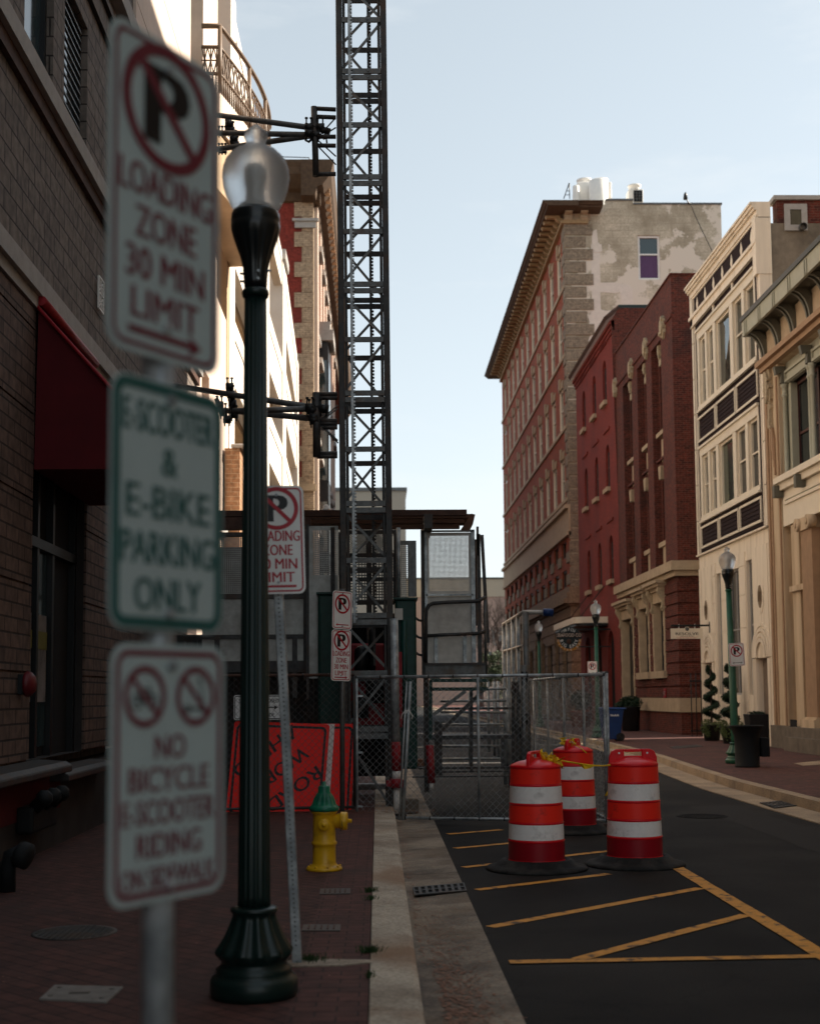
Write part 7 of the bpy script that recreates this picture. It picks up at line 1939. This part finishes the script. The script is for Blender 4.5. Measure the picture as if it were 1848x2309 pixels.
# ================================================================== traffic drums
def drum():
    t = thing('traffic_drum', 'drum', 'traffic drum', (0, 0, 0))
    o = MB(); o.lathe([(.465, 0), (.468, .012), (.455, .030), (.40, .040), (.36, .060), (.325, .092), (.29, .098), (.262, .060), (.262, .01)], n=56); o.build('rubber_base', M['rubber'], t)
    bands = [(.06, .27, .258, 'red_plastic_deep'), (.27, .43, .252, 'white_refl'), (.43, .60, .248, 'orange'), (.60, .775, .241, 'white_refl'), (.775, .935, .235, 'orange')]
    o = MB(); o.lathe([(.270, .050), (.272, .075), (.262, .085), (.258, .095), (.2575, .262), (.262, .266), (.262, .274), (.2545, .278), (.2505, .424), (.2555, .428), (.2555, .436), (.2485, .440), (.2445, .594), (.2485, .598), (.2485, .606), (.2415, .610), (.238, .768), (.242, .773), (.242, .780), (.235, .784), (.232, .925), (.236, .932), (.236, .944), (.225, .957), (.17, .982), (.09, 1.0), (.0, 1.005)], n=56); o.build('shell', M['red_plastic'], t)
    for z0, z1, r_, m_ in ((.100, .258, .2585, 'red_plastic_deep'), (.282, .420, .0, 'white_refl'), (.444, .590, .0, 'orange'), (.614, .764, .0, 'white_refl'), (.788, .921, .0, 'orange')):
        rr = lambda z: .2585 - (z - .095) / (.925 - .095) * (.2585 - .2330) + .0002
        ra, rb = {.100: (.2587, .2586), .282: (.2556, .2516), .444: (.2496, .2456), .614: (.2425, .2392), .788: (.2361, .2334)}[z0]
        o = MB(); k = 56; vs = []
        for (r2, z) in ((ra, z0), (rb, z1)): vs += [Vector((r2 * math.cos(2 * math.pi * i / k), r2 * math.sin(2 * math.pi * i / k), z)) for i in range(k)]
        o.add(vs, [(i, (i + 1) % k, k + (i + 1) % k, k + i) for i in range(k)], True)
        o.build('reflective_band', M[m_], t)
    # handle: plate with a slot and two lamp bolt holes
    outer = [(-.232, .945), (.232, .945), (.228, 1.01), (.205, 1.06), (.165, 1.082), (-.165, 1.082), (-.205, 1.06), (-.228, 1.01)]
    o = MB()
    segs = [(-.232, .945, -.10, 1.01), ]
    f = lambda x, z, d: Vector((x, d, z))
    o.prism([(-.232, .935), (-.085, .985), (-.085, 1.060), (-.080, 1.083), (-.165, 1.082), (-.205, 1.062), (-.228, 1.01)], f, -.018, .018)
    o.prism([(.232, .935), (.228, 1.01), (.205, 1.062), (.165, 1.082), (.080, 1.083), (.085, 1.060), (.085, .985)], f, -.018, .018)
    o.prism([(-.0805, 1.055), (.0805, 1.055), (.0805, 1.083), (-.0805, 1.083)], f, -.017, .017)
    o.prism([(-.085, .985), (.085, .985), (.085, 1.02), (-.085, 1.02)], f, -.017, .017)
    o.build('handle', M['red_plastic'], t, bevel=.008, bseg=2)
    o = MB()
    for x in (-.135, .135): o.tube((x, -.0205, 1.045), (x, -.0185, 1.045), .010, 10)
    o.build('handle_holes', M['sign_white'], t)
    return t
GD = 'orange and white traffic drums on the road'
d0 = drum(); d1 = copy_tree(d0); d2 = copy_tree(d0)
place(d0, (1.455, 12.40, 0), R(66), 'orange and white drum nearest the kerb with crumpled yellow tape on its handle', 'traffic drum', GD)
place(d1, (2.405, 12.62, 0), R(3), 'orange and white drum on the right standing on the yellow hatching', 'traffic drum', GD)
place(d2, (2.29, 15.72, 0), R(62), 'orange and white drum at the back beside the fence corner', 'traffic drum', GD)
# caution tape
g = lambda x, y, Y=12.4: hity(1050 + x / 3.836, 1300 + y / 3.836, Y)
t = thing('caution_tape', 'yellow plastic tape knotted on one drum and stretched to the right drum', 'tape', tuple(g(700, 1600)))
pts = [g(820, 1592), g(900, 1606, 12.42), g(1000, 1622, 12.45), g(1100, 1635, 12.5), g(1180, 1638, 12.53), g(1260, 1630, 12.56), g(1330, 1616, 12.58), g(1385, 1610, 12.58), g(1402, 1604, 12.6)]
o = MB(); o.pipe(pts, .0065, 6); o.pipe([p + Vector((0, .006, -.004)) for p in pts], .006, 6); o.build('strand', M['tape'], t)
def crumple(o, c, w_, h_, seed, n=22):
    r_ = random.Random(seed); c = Vector(c)
    for k in range(n):
        a = r_.uniform(0, 6.28); rad = r_.uniform(.1, 1); p = c + Vector((w_ * .5 * rad * math.cos(a), r_.uniform(-.05, .05), h_ * .5 * rad * math.sin(a)))
        q = [p + Vector((r_.uniform(-1, 1) * w_ * .30, r_.uniform(-.03, .03), r_.uniform(-1, 1) * h_ * .34)) for _ in range(4)]
        o.add([p] + q, [(0, 1, 2), (0, 2, 3), (0, 3, 4)], True)
o = MB(); crumple(o, g(745, 1610, 12.36), .20, .13, 3, 34); crumple(o, g(690, 1545, 12.38), .10, .07, 4, 12)
o.pipe([g(690, 1600, 12.38), g(670, 1560, 12.36), g(650, 1520, 12.38), g(655, 1490, 12.38)], [.012, .02, .016, .004], 5)
o.pipe([g(690, 1590, 12.38), g(720, 1556, 12.36), g(738, 1540, 12.38)], [.012, .014, .004], 5)
o.add([g(790, 1560, 12.34), g(830, 1610, 12.34), g(842, 1640, 12.35), g(815, 1658, 12.36), g(780, 1640, 12.33), g(760, 1600, 12.33)], [(0, 1, 5), (1, 2, 4), (2, 3, 4), (1, 4, 5)])
o.build('knot', M['tape'], t)
o = MB(); o.add([g(960, 1612, 12.42), g(1010, 1625, 12.40), g(1120, 1636, 12.46), g(1070, 1662, 12.44), g(1025, 1668, 12.40), g(990, 1640, 12.44)], [(0, 1, 5), (1, 4, 5), (1, 3, 4), (1, 2, 3)]); o.build('loose_end', M['tape'], t)
Yb = 15.7
t = thing('caution_tape', 'short yellow tape knot on the handle of the back drum trailing over its lid', 'tape', tuple(g(890, 1440, Yb)))
o = MB(); crumple(o, g(885, 1438, Yb - .1), .22, .10, 8, 26); o.pipe([g(930, 1450, Yb - .1), g(960, 1466, Yb - .15), g(1000, 1490, Yb - .2), g(1035, 1522, Yb - .2), g(1045, 1530, Yb - .2)], .006, 5); o.build('knot', M['tape'], t)
t = thing('caution_tape', 'small yellow tape scrap hanging on the fence beside the right drum', 'tape', tuple(g(1220, 1880, 16.0)))
o = MB(); o.add([g(1238, 1835, 16.1), g(1246, 1870, 16.1), g(1225, 1896, 16.08), g(1198, 1900, 16.1), g(1215, 1868, 16.07)], [(0, 1, 4), (1, 2, 4), (2, 3, 4)]); o.pipe([g(1240, 1838, 16.1), g(1246, 1740, 16.14)], .004, 5); o.build('scrap', M['tape'], t)

# ================================================================== ironwork in the ground
def grate(lbl, corners, z, bars, m_='steel_dark', kind='drain_grate'):
    P4 = [hitz(x, y, z) for x, y in corners]
    t = thing(kind, lbl, 'drain grate', tuple(sum(P4, Vector()) / 4))
    f = lambda u, v: P4[0].lerp(P4[1], u).lerp(P4[3].lerp(P4[2], u), v)
    o = MB(); q = [f(0, 0), f(1, 0), f(1, 1), f(0, 1)]; o.poly([p + Vector((0, 0, .004)) for p in q]); o.build('pit', M['dark'], t)
    o = MB()
    def bb(u0, u1, v0, v1): o.hull([f(u0, v0) + Vector((0, 0, .005)), f(u1, v0) + Vector((0, 0, .005)), f(u1, v1) + Vector((0, 0, .005)), f(u0, v1) + Vector((0, 0, .005))] + [p + Vector((0, 0, .014)) for p in (f(u0, v0), f(u1, v0), f(u1, v1), f(u0, v1))])
    bb(0, 1, 0, .10); bb(0, 1, .90, 1); bb(0, 1, .46, .54)
    for k in range(bars + 1): u = k / bars; bb(max(0, u - .22 / bars), min(1, u + .22 / bars), .10, .46); bb(max(0, u - .22 / bars), min(1, u + .22 / bars), .54, .90)
    o.build('grate', M[m_], t)
grate('iron drain grate set in the left gutter', ((930, 2004), (1046, 1994), (1052, 2012), (934, 2022)), .028, 8)
grate('wide iron drain grate in the right gutter', ((1712, 1812), (1800, 1804), (1836, 1813), (1745, 1824)), .016, 12)
def disc(lbl, x, y, r_, z, m_, name='manhole_cover'):
    c = hitz(x, y, z); t = thing(name, lbl, 'manhole cover', tuple(c))
    o = MB(); o.lathe([(r_, 0), (r_, .005), (r_ * .92, .006), (r_ * .90, .004), (0, .004)], tuple(c), 40); o.build('ring', M[m_], t)
    o = MB()
    for k in range(-6, 7):
        w_ = math.sqrt(max(0, .80 - (k / 7.2) ** 2)) * r_
        for j in range(-6, 7):
            if abs(j * r_ / 7) < w_: o.box(c.x + j * r_ / 7 - r_ * .045, c.x + j * r_ / 7 + r_ * .045, c.y + k * r_ / 7 - r_ * .045, c.y + k * r_ / 7 + r_ * .045, c.z + .0042, c.z + .008)
    o.build('tread', M[m_], t)
disc('dark round manhole cover in the brick pavement at lower left', 168, 2104, .26, .151, 'steel_dark')
disc('faint round manhole cover in the asphalt right of the drums', 1582, 1841, .33, .001, 'asphalt')
M['lid'] = mat('grey_concrete_lid', (0.17, 0.155, 0.14), .85, var=.25, scale=14)
P4 = [hitz(x, y, .15) for x, y in ((122, 2225), (278, 2229), (240, 2264), (88, 2256))]
t = thing('utility_cover', 'grey rectangular utility cover in the pavement at bottom left', 'utility cover', tuple(P4[0]))
o = MB(); o.hull([p + Vector((0, 0, -.01)) for p in P4] + [p + Vector((0, 0, .010)) for p in P4]); o.build('lid', M['lid'], t, bevel=.004)
for f_ in ((.12, .2), (.88, .2), (.12, .8), (.88, .8)): o = MB(); p = P4[0].lerp(P4[1], f_[0]).lerp(P4[3].lerp(P4[2], f_[0]), f_[1]); o.lathe([(.014, .0), (.014, .012), (0, .012)], tuple(p), 8); o.build('bolt', M['steel_dark'], t)
o = MB(); p = (P4[0] + P4[2]) / 2; o.box(p.x - .05, p.x + .05, p.y - .018, p.y + .018, .16, .1625); o.build('badge', M['steel_dark'], t)
for lbl, cs in (('narrow iron valve cover in the pavement in front of the hydrant', ((722, 2006), (790, 2005), (789, 2017), (720, 2018))), ('narrow iron valve cover in the pavement right of the leaning post', ((684, 2087), (768, 2087), (766, 2101), (680, 2101)))):
    P4 = [hitz(x, y, .15) for x, y in cs]; t = thing('valve_cover', lbl, 'valve cover', tuple(P4[0]), group='narrow iron covers in the left pavement')
    o = MB(); o.hull([p + Vector((0, 0, -.01)) for p in P4] + [p + Vector((0, 0, .006)) for p in P4]); o.build('plate', M['steel_dark'], t)
    o = MB()
    for k in range(1, 6): p = P4[0].lerp(P4[1], k / 6); q_ = P4[3].lerp(P4[2], k / 6); o.bar(p.lerp(q_, .2) + Vector((0, 0, .008)), p.lerp(q_, .8) + Vector((0, 0, .008)), .012, .004)
    o.build('rib', M['rust'], t)
for i, (lbl, cs) in enumerate((('long flat dark cover in the right pavement near the planters', ((1508, 1684), (1570, 1680), (1586, 1684), (1520, 1689))), ('pale square cover in the pavement at the right edge', ((1790, 1722), (1848, 1716), (1900, 1722), (1810, 1727))))):
    P4 = [hitz(x, y, .146) for x, y in cs]; o = MB(); o.hull([p + Vector((0, 0, -.01)) for p in P4] + [p + Vector((0, 0, .006)) for p in P4]); tag(o.build('pavement_cover', M['steel_dark'] if i == 0 else M['gutter_r']), lbl, 'cover')
# weeds in the joints
rg = random.Random(9)
for i, (x, y, n, s, lbl) in enumerate(((833, 2012, 40, .05, 'small weed tuft at the kerb joint farthest from the camera'), (833, 2148, 60, .06, 'dense weed tuft growing beside the kerb in line with the lamp base'), (838, 2030, 22, .04, 'low weed strip just below the farthest kerb tuft'), (700, 2168, 70, .09, 'flat grass tuft beside the leaning post foot'), (832, 2205, 16, .035, 'tiny weed tuft lowest along the kerb'))):
    c = hitz(x, y, .15); o = MB()
    for k in range(n * 3):
        a = rg.uniform(0, 6.28); rr_ = s * abs(rg.gauss(0, .5)); p = c + Vector((rr_ * math.cos(a) * 1.3, rr_ * math.sin(a), 0)); h_ = rg.uniform(.015, .045); b2_ = rg.uniform(0, 6.28); lean = Vector((math.cos(b2_), math.sin(b2_), 0)) * h_ * rg.uniform(.2, 1.0); w_ = Vector((-math.sin(b2_), math.cos(b2_), 0)) * .0022
        o.add([p - w_, p + w_, p + lean * .6 + Vector((0, 0, h_ * .7)) + w_ * .7, p + lean + Vector((0, 0, h_)), p + lean * .6 + Vector((0, 0, h_ * .7)) - w_ * .7], [(0, 1, 2, 3, 4)])
    tag(o.build('grass_tuft', M['leaf_grass'], fix=False), lbl, 'weed', group='weeds in the kerb joint')

# ================================================================== right pavement furniture
q = hitz(1684, 1732, .146); Yc = q.y + .3; cx = hity(1684, 1700, Yc).x
t = thing('litter_bin', 'black round litter bin with flared rim in front of the green lamp post', 'litter bin', (cx, Yc, .146))
o = MB(); o.lathe([(.24, .0), (.245, .03), (.235, .04), (.24, .50), (.25, .62), (.31, .78), (.33, .80), (.335, .815), (.32, .82), (.30, .79), (.23, .6), (.2, .1), (0, .1)], (cx, Yc, .146), 32); o.build('body', M['matt_black'], t)
o = MB(); o.box(cx + .25, cx + .42, Yc - .12, Yc + .12, .35, .72); o.build('ash_box', M['matt_black'], t, bevel=.01)
def leaves(o, c, n, rx, ry, rz, s, seed, shell=.6):
    r_ = random.Random(seed); c = Vector(c)
    for k in range(n):
        v = Vector((r_.gauss(0, 1), r_.gauss(0, 1), r_.gauss(0, 1))).normalized() * (shell + (1 - shell) * r_.random())
        p = c + Vector((v.x * rx, v.y * ry, v.z * rz)); a = Vector((r_.gauss(0, 1), r_.gauss(0, 1), r_.gauss(0, 1))).normalized(); b_ = a.cross(Vector((r_.gauss(0, 1), r_.gauss(0, 1), r_.gauss(0, 1)))).normalized(); ss = s * r_.uniform(.6, 1.3)
        o.add([p - a * ss, p + b_ * ss * .5, p + a * ss, p - b_ * ss * .5], [(0, 1, 2, 3)])
def topiary(lbl, x, y, Y, seed):
    c = hity(x, y, Y); t = thing('spiral_topiary', lbl, 'potted shrub', (c.x, Y, .146), group='spiral topiaries by the cream building')
    o = MB(); o.lathe([(.20, 0), (.22, .02), (.30, .44), (.32, .46), (.32, .50), (.29, .50), (.28, .44)], (c.x, Y, .146), 24); o.build('pot', M['pot'], t)
    o = MB(); o.tube((c.x, Y, .5), (c.x, Y, 2.3), .02, 8); o.build('trunk', M['bark'], t)
    o = MB()
    for k in range(130):
        f_ = k / 130; a = f_ * 2 * math.pi * 3.6; rr_ = .21 * (1 - f_ * .65); z_ = .85 + f_ * 1.55
        leaves(o, (c.x + rr_ * math.cos(a), Y + rr_ * math.sin(a), z_), 26, .13 * (1 - f_ * .45), .13 * (1 - f_ * .45), .10, .030, seed * 1000 + k)
    sp_ = [Vector((c.x + .21 * (1 - f_ * .65) * math.cos(f_ * 22.6), Y + .21 * (1 - f_ * .65) * math.sin(f_ * 22.6), .85 + f_ * 1.55)) for f_ in [k / 130 for k in range(131)]]
    o.pipe(sp_, [.075 * (1 - .45 * k / 130) for k in range(131)], 8)
    o.build('spiral_foliage', M['leaf_dark'], t, fix=False)
    o = MB()
    for k in range(14):
        a = k * 1.3 + seed; leaves(o, (c.x + .24 * math.cos(a), Y - .08 + .24 * math.sin(a), .64 + .08 * math.sin(k * 2.1)), 60, .13, .13, .12, .03, seed * 77 + k)
    for k in range(6): leaves(o, (c.x - .30 + .03 * k, Y - .22, .52 - .03 * k), 50, .10, .08, .13, .028, seed * 99 + k)
    o.build('trailing_foliage', M['leaf_mid'], t, fix=False)
topiary('spiral topiary in black pot at the far door of the cream building', 1604, 1650, 41.0, 1)
topiary('spiral topiary in black pot half hidden by the green lamp post', 1647, 1655, 38.6, 2)
c = hity(1707, 1640, 37.0); t = thing('square_planter', 'tapered square black planter with low plants beside the cream building door', 'planter', (c.x, 37, .146))
o = MB(); w0_, w1_ = .22, .31; o.hull([(c.x - w0_, 37 - w0_, .146), (c.x + w0_, 37 - w0_, .146), (c.x + w0_, 37 + w0_, .146), (c.x - w0_, 37 + w0_, .146), (c.x - w1_, 37 - w1_, 1.02), (c.x + w1_, 37 - w1_, 1.02), (c.x + w1_, 37 + w1_, 1.02), (c.x - w1_, 37 + w1_, 1.02)]); o.build('pot', M['pot'], t, bevel=.015)
o = MB(); leaves(o, (c.x, 37, 1.05), 420, .29, .29, .06, .028, 5, 0); o.build('foliage', M['leaf_dark'], t, fix=False)
# blue wheeled bin
Yb = 41.6; c = hity(1378, 1640, Yb); t = thing('wheeled_bin', 'blue wheeled recycling bin beside the fence corner', 'wheeled bin', (c.x, Yb, .146))
o = MB(); o.hull([(c.x - .26, Yb - .28, .20), (c.x + .22, Yb - .28, .20), (c.x + .22, Yb + .28, .20), (c.x - .26, Yb + .28, .20), (c.x - .34, Yb - .34, 1.12), (c.x + .34, Yb - .34, 1.12), (c.x + .34, Yb + .34, 1.12), (c.x - .34, Yb + .34, 1.12)]); o.build('body', M['blue_plastic'], t, bevel=.03, bseg=2)
o = MB(); o.hull([(c.x - .38, Yb - .38, 1.13), (c.x + .44, Yb - .38, 1.13), (c.x + .44, Yb + .38, 1.13), (c.x - .38, Yb + .38, 1.13), (c.x - .34, Yb - .33, 1.20), (c.x + .40, Yb - .33, 1.18), (c.x + .40, Yb + .33, 1.18), (c.x - .34, Yb + .33, 1.20)]); o.build('lid', M['blue_plastic'], t, bevel=.02)
for s_ in (-1, 1): o = MB(); o.tube((c.x + .22, Yb + s_ * .30 - .04, .146 + .13), (c.x + .22, Yb + s_ * .30 + .04, .276), .13, 18); o.build('wheel', M['rubber'], t)
o = MB(); add_text(o, 'Norfolk', lambda u, v, d: Vector((c.x + .05 + u, Yb - .343 - d, .95 + v)), 0, 0, .06, wmax=.26); o.build('lettering', M['sign_white'], t, fix=False)
Yp = 52.5; c = hity(1421, 1610, Yp); t = thing('shrub_planter', 'black pot with a dark round shrub beside the blue bin', 'planter', (c.x, Yp, .146))
o = MB(); o.lathe([(.30, 0), (.34, .03), (.38, .9), (.40, .92), (.40, .97), (.34, .97)], (c.x, Yp, .146), 24); o.build('pot', M['pot'], t)
o = MB(); leaves(o, (c.x, Yp, 1.25), 1600, .48, .45, .30, .05, 7, .3); leaves(o, (c.x - .35, Yp, 1.15), 700, .3, .3, .22, .05, 8, .3); o.build('foliage', M['leaf_dark'], t, fix=False)
Yp = 60; c = hity(1309, 1600, Yp); t = thing('red_planter', 'red clay planter with a bush seen through the side fence', 'planter', (c.x, Yp, .146))
o = MB(); o.lathe([(.36, 0), (.40, .04), (.46, .62), (.50, .64), (.50, .72), (.42, .72)], (c.x, Yp, .146), 24); o.build('pot', M['terracotta'], t)
o = MB(); leaves(o, (c.x, Yp, 1.35), 1500, .50, .45, .50, .055, 17, .3); o.build('foliage', M['leaf_dark'], t, fix=False)
# iron gate in the alley
t = thing('alley_gate', 'black iron bar gate in the narrow gap beside the cream building', 'gate', (XR + .1, 44.6, .15))
for k in range(5): xx = XR + .05 + k * .17; o = MB(); o.tube((xx, 45.6, .15), (xx, 45.6, 2.3), .018, 6); o.build('bar', M['black_metal'], t)
o = MB(); o.box(XR, XR + .8, 45.58, 45.62, 2.0, 2.05); o.box(XR, XR + .8, 45.58, 45.62, .3, .35); o.build('rail', M['black_metal'], t)

# ---- hanging shop signs
Ys = 42.5; g = lambda x, y: hity(1500 + x / 17.26, 1380 + y / 17.26, Ys)
t = thing('hanging_sign', 'white hanging board reading RESOLVE on a black bracket by the cream building', 'shop sign', tuple(g(830, 850)))
a, c = g(205, 1050), g(1452, 635); o = MB(); o.box(a.x, c.x, Ys - .02, Ys + .02, a.z, c.z); p = o.build('board', M['cream2'], t)
fnb = lambda u, v, d: Vector(((a.x + c.x) / 2 + u, Ys - .021 - d, (a.z + c.z) / 2 + v)); W_, H_ = c.x - a.x, c.z - a.z
o = MB(); v_ = g(830, 665); o.tube((v_.x, Ys - .022, v_.z), (v_.x, Ys + .02, v_.z), .075, 24); cr = o.build('roundel', M['cream2'], p)
o = MB(); o.tube((v_.x, Ys - .026, v_.z), (v_.x, Ys - .0225, v_.z), .060, 24); o.build('black_disc', M['ink'], cr)
o = MB(); add_text(o, 'R', lambda u, w_, d: Vector((v_.x + u, Ys - .028, v_.z + w_)), 0, 0, .06); o.build('initial', M['sign_white'], cr, fix=False)
o = MB(); add_text(o, 'RESOLVE', fnb, 0, -H_ * .02, .085, wexact=W_ * .70, bold=.015); o.build('lettering', M['ink'], p, fix=False)
o = MB(); add_text(o, 'Insurance Group', fnb, 0, -H_ * .25, .030, wexact=W_ * .40, bold=.01); o.build('small_lettering', M['ink'], p, fix=False)
o = MB(); o.poly([fnb(-W_ * .35, -H_ * .345, 0), fnb(W_ * .35, -H_ * .345, 0), fnb(W_ * .35, -H_ * .365, 0), fnb(-W_ * .35, -H_ * .365, 0)]); add_text(o, 'Insurance Services Online', fnb, 0, -H_ * .43, .022, wexact=W_ * .55, bold=.01); o.build('red_lettering', M['sign_red'], p, fix=False)
a1, c1_ = g(205, 570), g(1640, 490); o = MB(); o.box(a1.x, XR - .03, Ys - .025, Ys + .025, a1.z, c1_.z); o.build('bracket_arm', M['black_metal'], t)
o = MB(); zz0, zz1 = g(1640, 810).z, g(1640, 380).z; o.box(XR - .035, XR - .002, Ys - .06, Ys + .06, zz0, zz1); o.build('wall_plate', M['black_metal'], t)
for x in (515, 1135): v_ = g(x, 600); o = MB(); o.box(v_.x - .012, v_.x + .012, Ys - .01, Ys + .01, c.z, c1_.z + .02); o.build('hanger', M['white_metal'], t)

Ys = 60.9; sc = hity(1282, 1441, Ys); g = lambda x, y: hity(1240 + x / 10.79, 1370 + y / 10.79, Ys)
t = thing('round_sign', 'round dark seafood restaurant sign with amber rim hanging from the wall', 'shop sign', tuple(sc))
rS = .565
o = MB(); o.tube(sc + Vector((0, -.05, 0)), sc + Vector((0, .05, 0)), rS, 40); p = o.build('disc', mat('deep_teal_sign', (0.008, 0.02, 0.024), .5), t)
fnr = lambda u, v, d: sc + Vector((u, -.052 - d, v))
o = MB(); band(o, 0, 0, rS * .80, rS, fnr, .001, 30, R(180 + 2), R(360 - 2)); o.build('amber_rim', mat('amber_rim', (0.34, 0.15, 0.02), .5), p, fix=False)
o = MB(); o.pbox(lambda u, z, d: sc + Vector((u, -.053 - d, z)), -rS * 1.04, rS * 1.04, .05, .30, 0, .03); bn = o.build('name_bar', M['ink'], p)
fnq = lambda u, v, d: sc + Vector((u, -.086 - d, v))
o = MB(); add_text(o, 'SEAFOOD CO', fnq, 0, .175, .15, wexact=rS * 1.95, bold=.0); o.build('lettering', M['tower_stucco'], bn, fix=False)
def arc_text(s, r_, a0, a1, h_, m_, flip=False):
    o = MB(); n = len(s)
    for k, ch in enumerate(s):
        if ch == ' ': continue
        a = R(a0 + (a1 - a0) * k / (n - 1)); add_text(o, ch, fnr, r_ * math.cos(a), r_ * math.sin(a), h_, d=.003, rot=(a - math.pi / 2 if not flip else a + math.pi / 2), bold=0)
    o.build('arc_lettering', m_, p, fix=False)
arc_text('NORFOLK', rS * .78, 150, 30, .13, M['sign_white'])
arc_text('BIG EASY', rS * .62, 195, 345, .14, M['sign_white'], True)
arc_text('OYSTER BAR', rS * .90, 190, 352, .10, M['tower_stucco'], True)
o = MB(); o.lathe([(.12, 0), (.10, .02), (0, .03)], tuple(sc + Vector((0, -.06, -.12))), 14, axis=(0, -1, 0)); o.build('emblem', M['rust'], p)
for y in (535, 955): v_ = g(640, y); o = MB(); o.box(v_.x, XR, Ys - .03, Ys + .03, v_.z - .03, v_.z + .03); o.build('bracket_arm', M['black_metal'], t)
# silver entrance canopy
t = thing('entrance_canopy', 'pale metal flat entrance canopy with rounded end over the red arched doors', 'canopy', (9.6, 62, 5))
zt_, zb2 = hity(1330, 1392, 62).z, hity(1330, 1406, 62).z
o = MB(); xs = [(XR, 61.5), (9.6, 61.5)] + [(9.6 - .45 * math.sin(a), 61.95 - .45 * math.cos(a)) for a in [math.pi / 2 * k / 6 for k in range(1, 7)]] + [(9.15, 68.9), (XR, 68.9)]
o.prism(xs, lambda u, v, d: Vector((u, v, d)), zb2, zt_); o.build('fascia', M['cream2'], t)
o = MB(); o.prism([(x + (.1 if x < XR else 0), y) for x, y in xs], lambda u, v, d: Vector((u, v, d)), zb2 - .12, zb2 - .001); o.build('soffit', M['black_metal'], t)
for yy in (62.2, 66.5): o = MB(); o.tube((9.5, yy, zt_), (XR, yy + .1, zt_ + 1.5), .03, 6); o.build('stay_rod', M['rust'], t)

# ================================================================== trees at the end of the street
def branch(o, p, d, L, r_, lev, rnd, tips):
    q = p + d * L; mid = (p + q) / 2 + Vector((rnd.uniform(-.06, .06), rnd.uniform(-.06, .06), 0)) * L
    o.pipe([p, mid, q], [r_, r_ * .85, r_ * .68], 5)
    if lev == 0: tips.append(q); return
    for k in range(3 if lev > 1 else 4):
        a = Vector((rnd.gauss(0, 1), rnd.gauss(0, 1), rnd.gauss(0, .6))).normalized()
        nd = (d * .9 + a * .62 + Vector((0, 0, .16))).normalized()
        branch(o, q if k else mid.lerp(q, .6), nd, L * rnd.uniform(.62, .82), r_ * .58, lev - 1, rnd, tips)
for i, (x, Y, H_, lv, lbl) in enumerate(((1118, 128, 4.2, 5, 'bare branched tree at the end of the street left of the tall building'), (1085, 150, 3.6, 4, 'smaller bare tree farther back behind the landing gate'))):
    c = hity(x, 1560, Y); t = thing('bare_tree', lbl, 'tree', (c.x, Y, 0)); rnd = random.Random(20 + i); tips = []
    o = MB(); o.pipe([(c.x, Y, 0), (c.x + .1, Y, H_ * .5), (c.x, Y, H_)], [.34, .28, .24], 8); o.build('trunk', M['bark'], t)
    o = MB()
    for k in range(5):
        a = k * 1.26 + i; branch(o, Vector((c.x, Y, H_)), Vector((math.cos(a) * .55, math.sin(a) * .55, 1)).normalized(), 2.4, .15, lv, rnd, tips)
    o.build('crown', M['bark'], t, fix=False)
c = hity(1117, 1520, 118); t = thing('evergreen_tree', 'dark green bushy evergreen below the bare tree at the street end', 'tree', (c.x, 118, 0))
o = MB(); o.tube((c.x, 118, 0), (c.x, 118, 3), .15, 8); o.build('trunk', M['bark'], t)
o = MB(); rnd = random.Random(3)
for k in range(16): leaves(o, (c.x + rnd.uniform(-1.1, 1.1), 118 + rnd.uniform(-1, 1), rnd.uniform(1.4, 5.4)), 240, .75, .75, .6, .11, 300 + k, .2)
o.build('crown', M['leaf_mid'] if False else mat('evergreen_leaf', (0.035, 0.055, 0.022), .7, var=.5), t, fix=False)
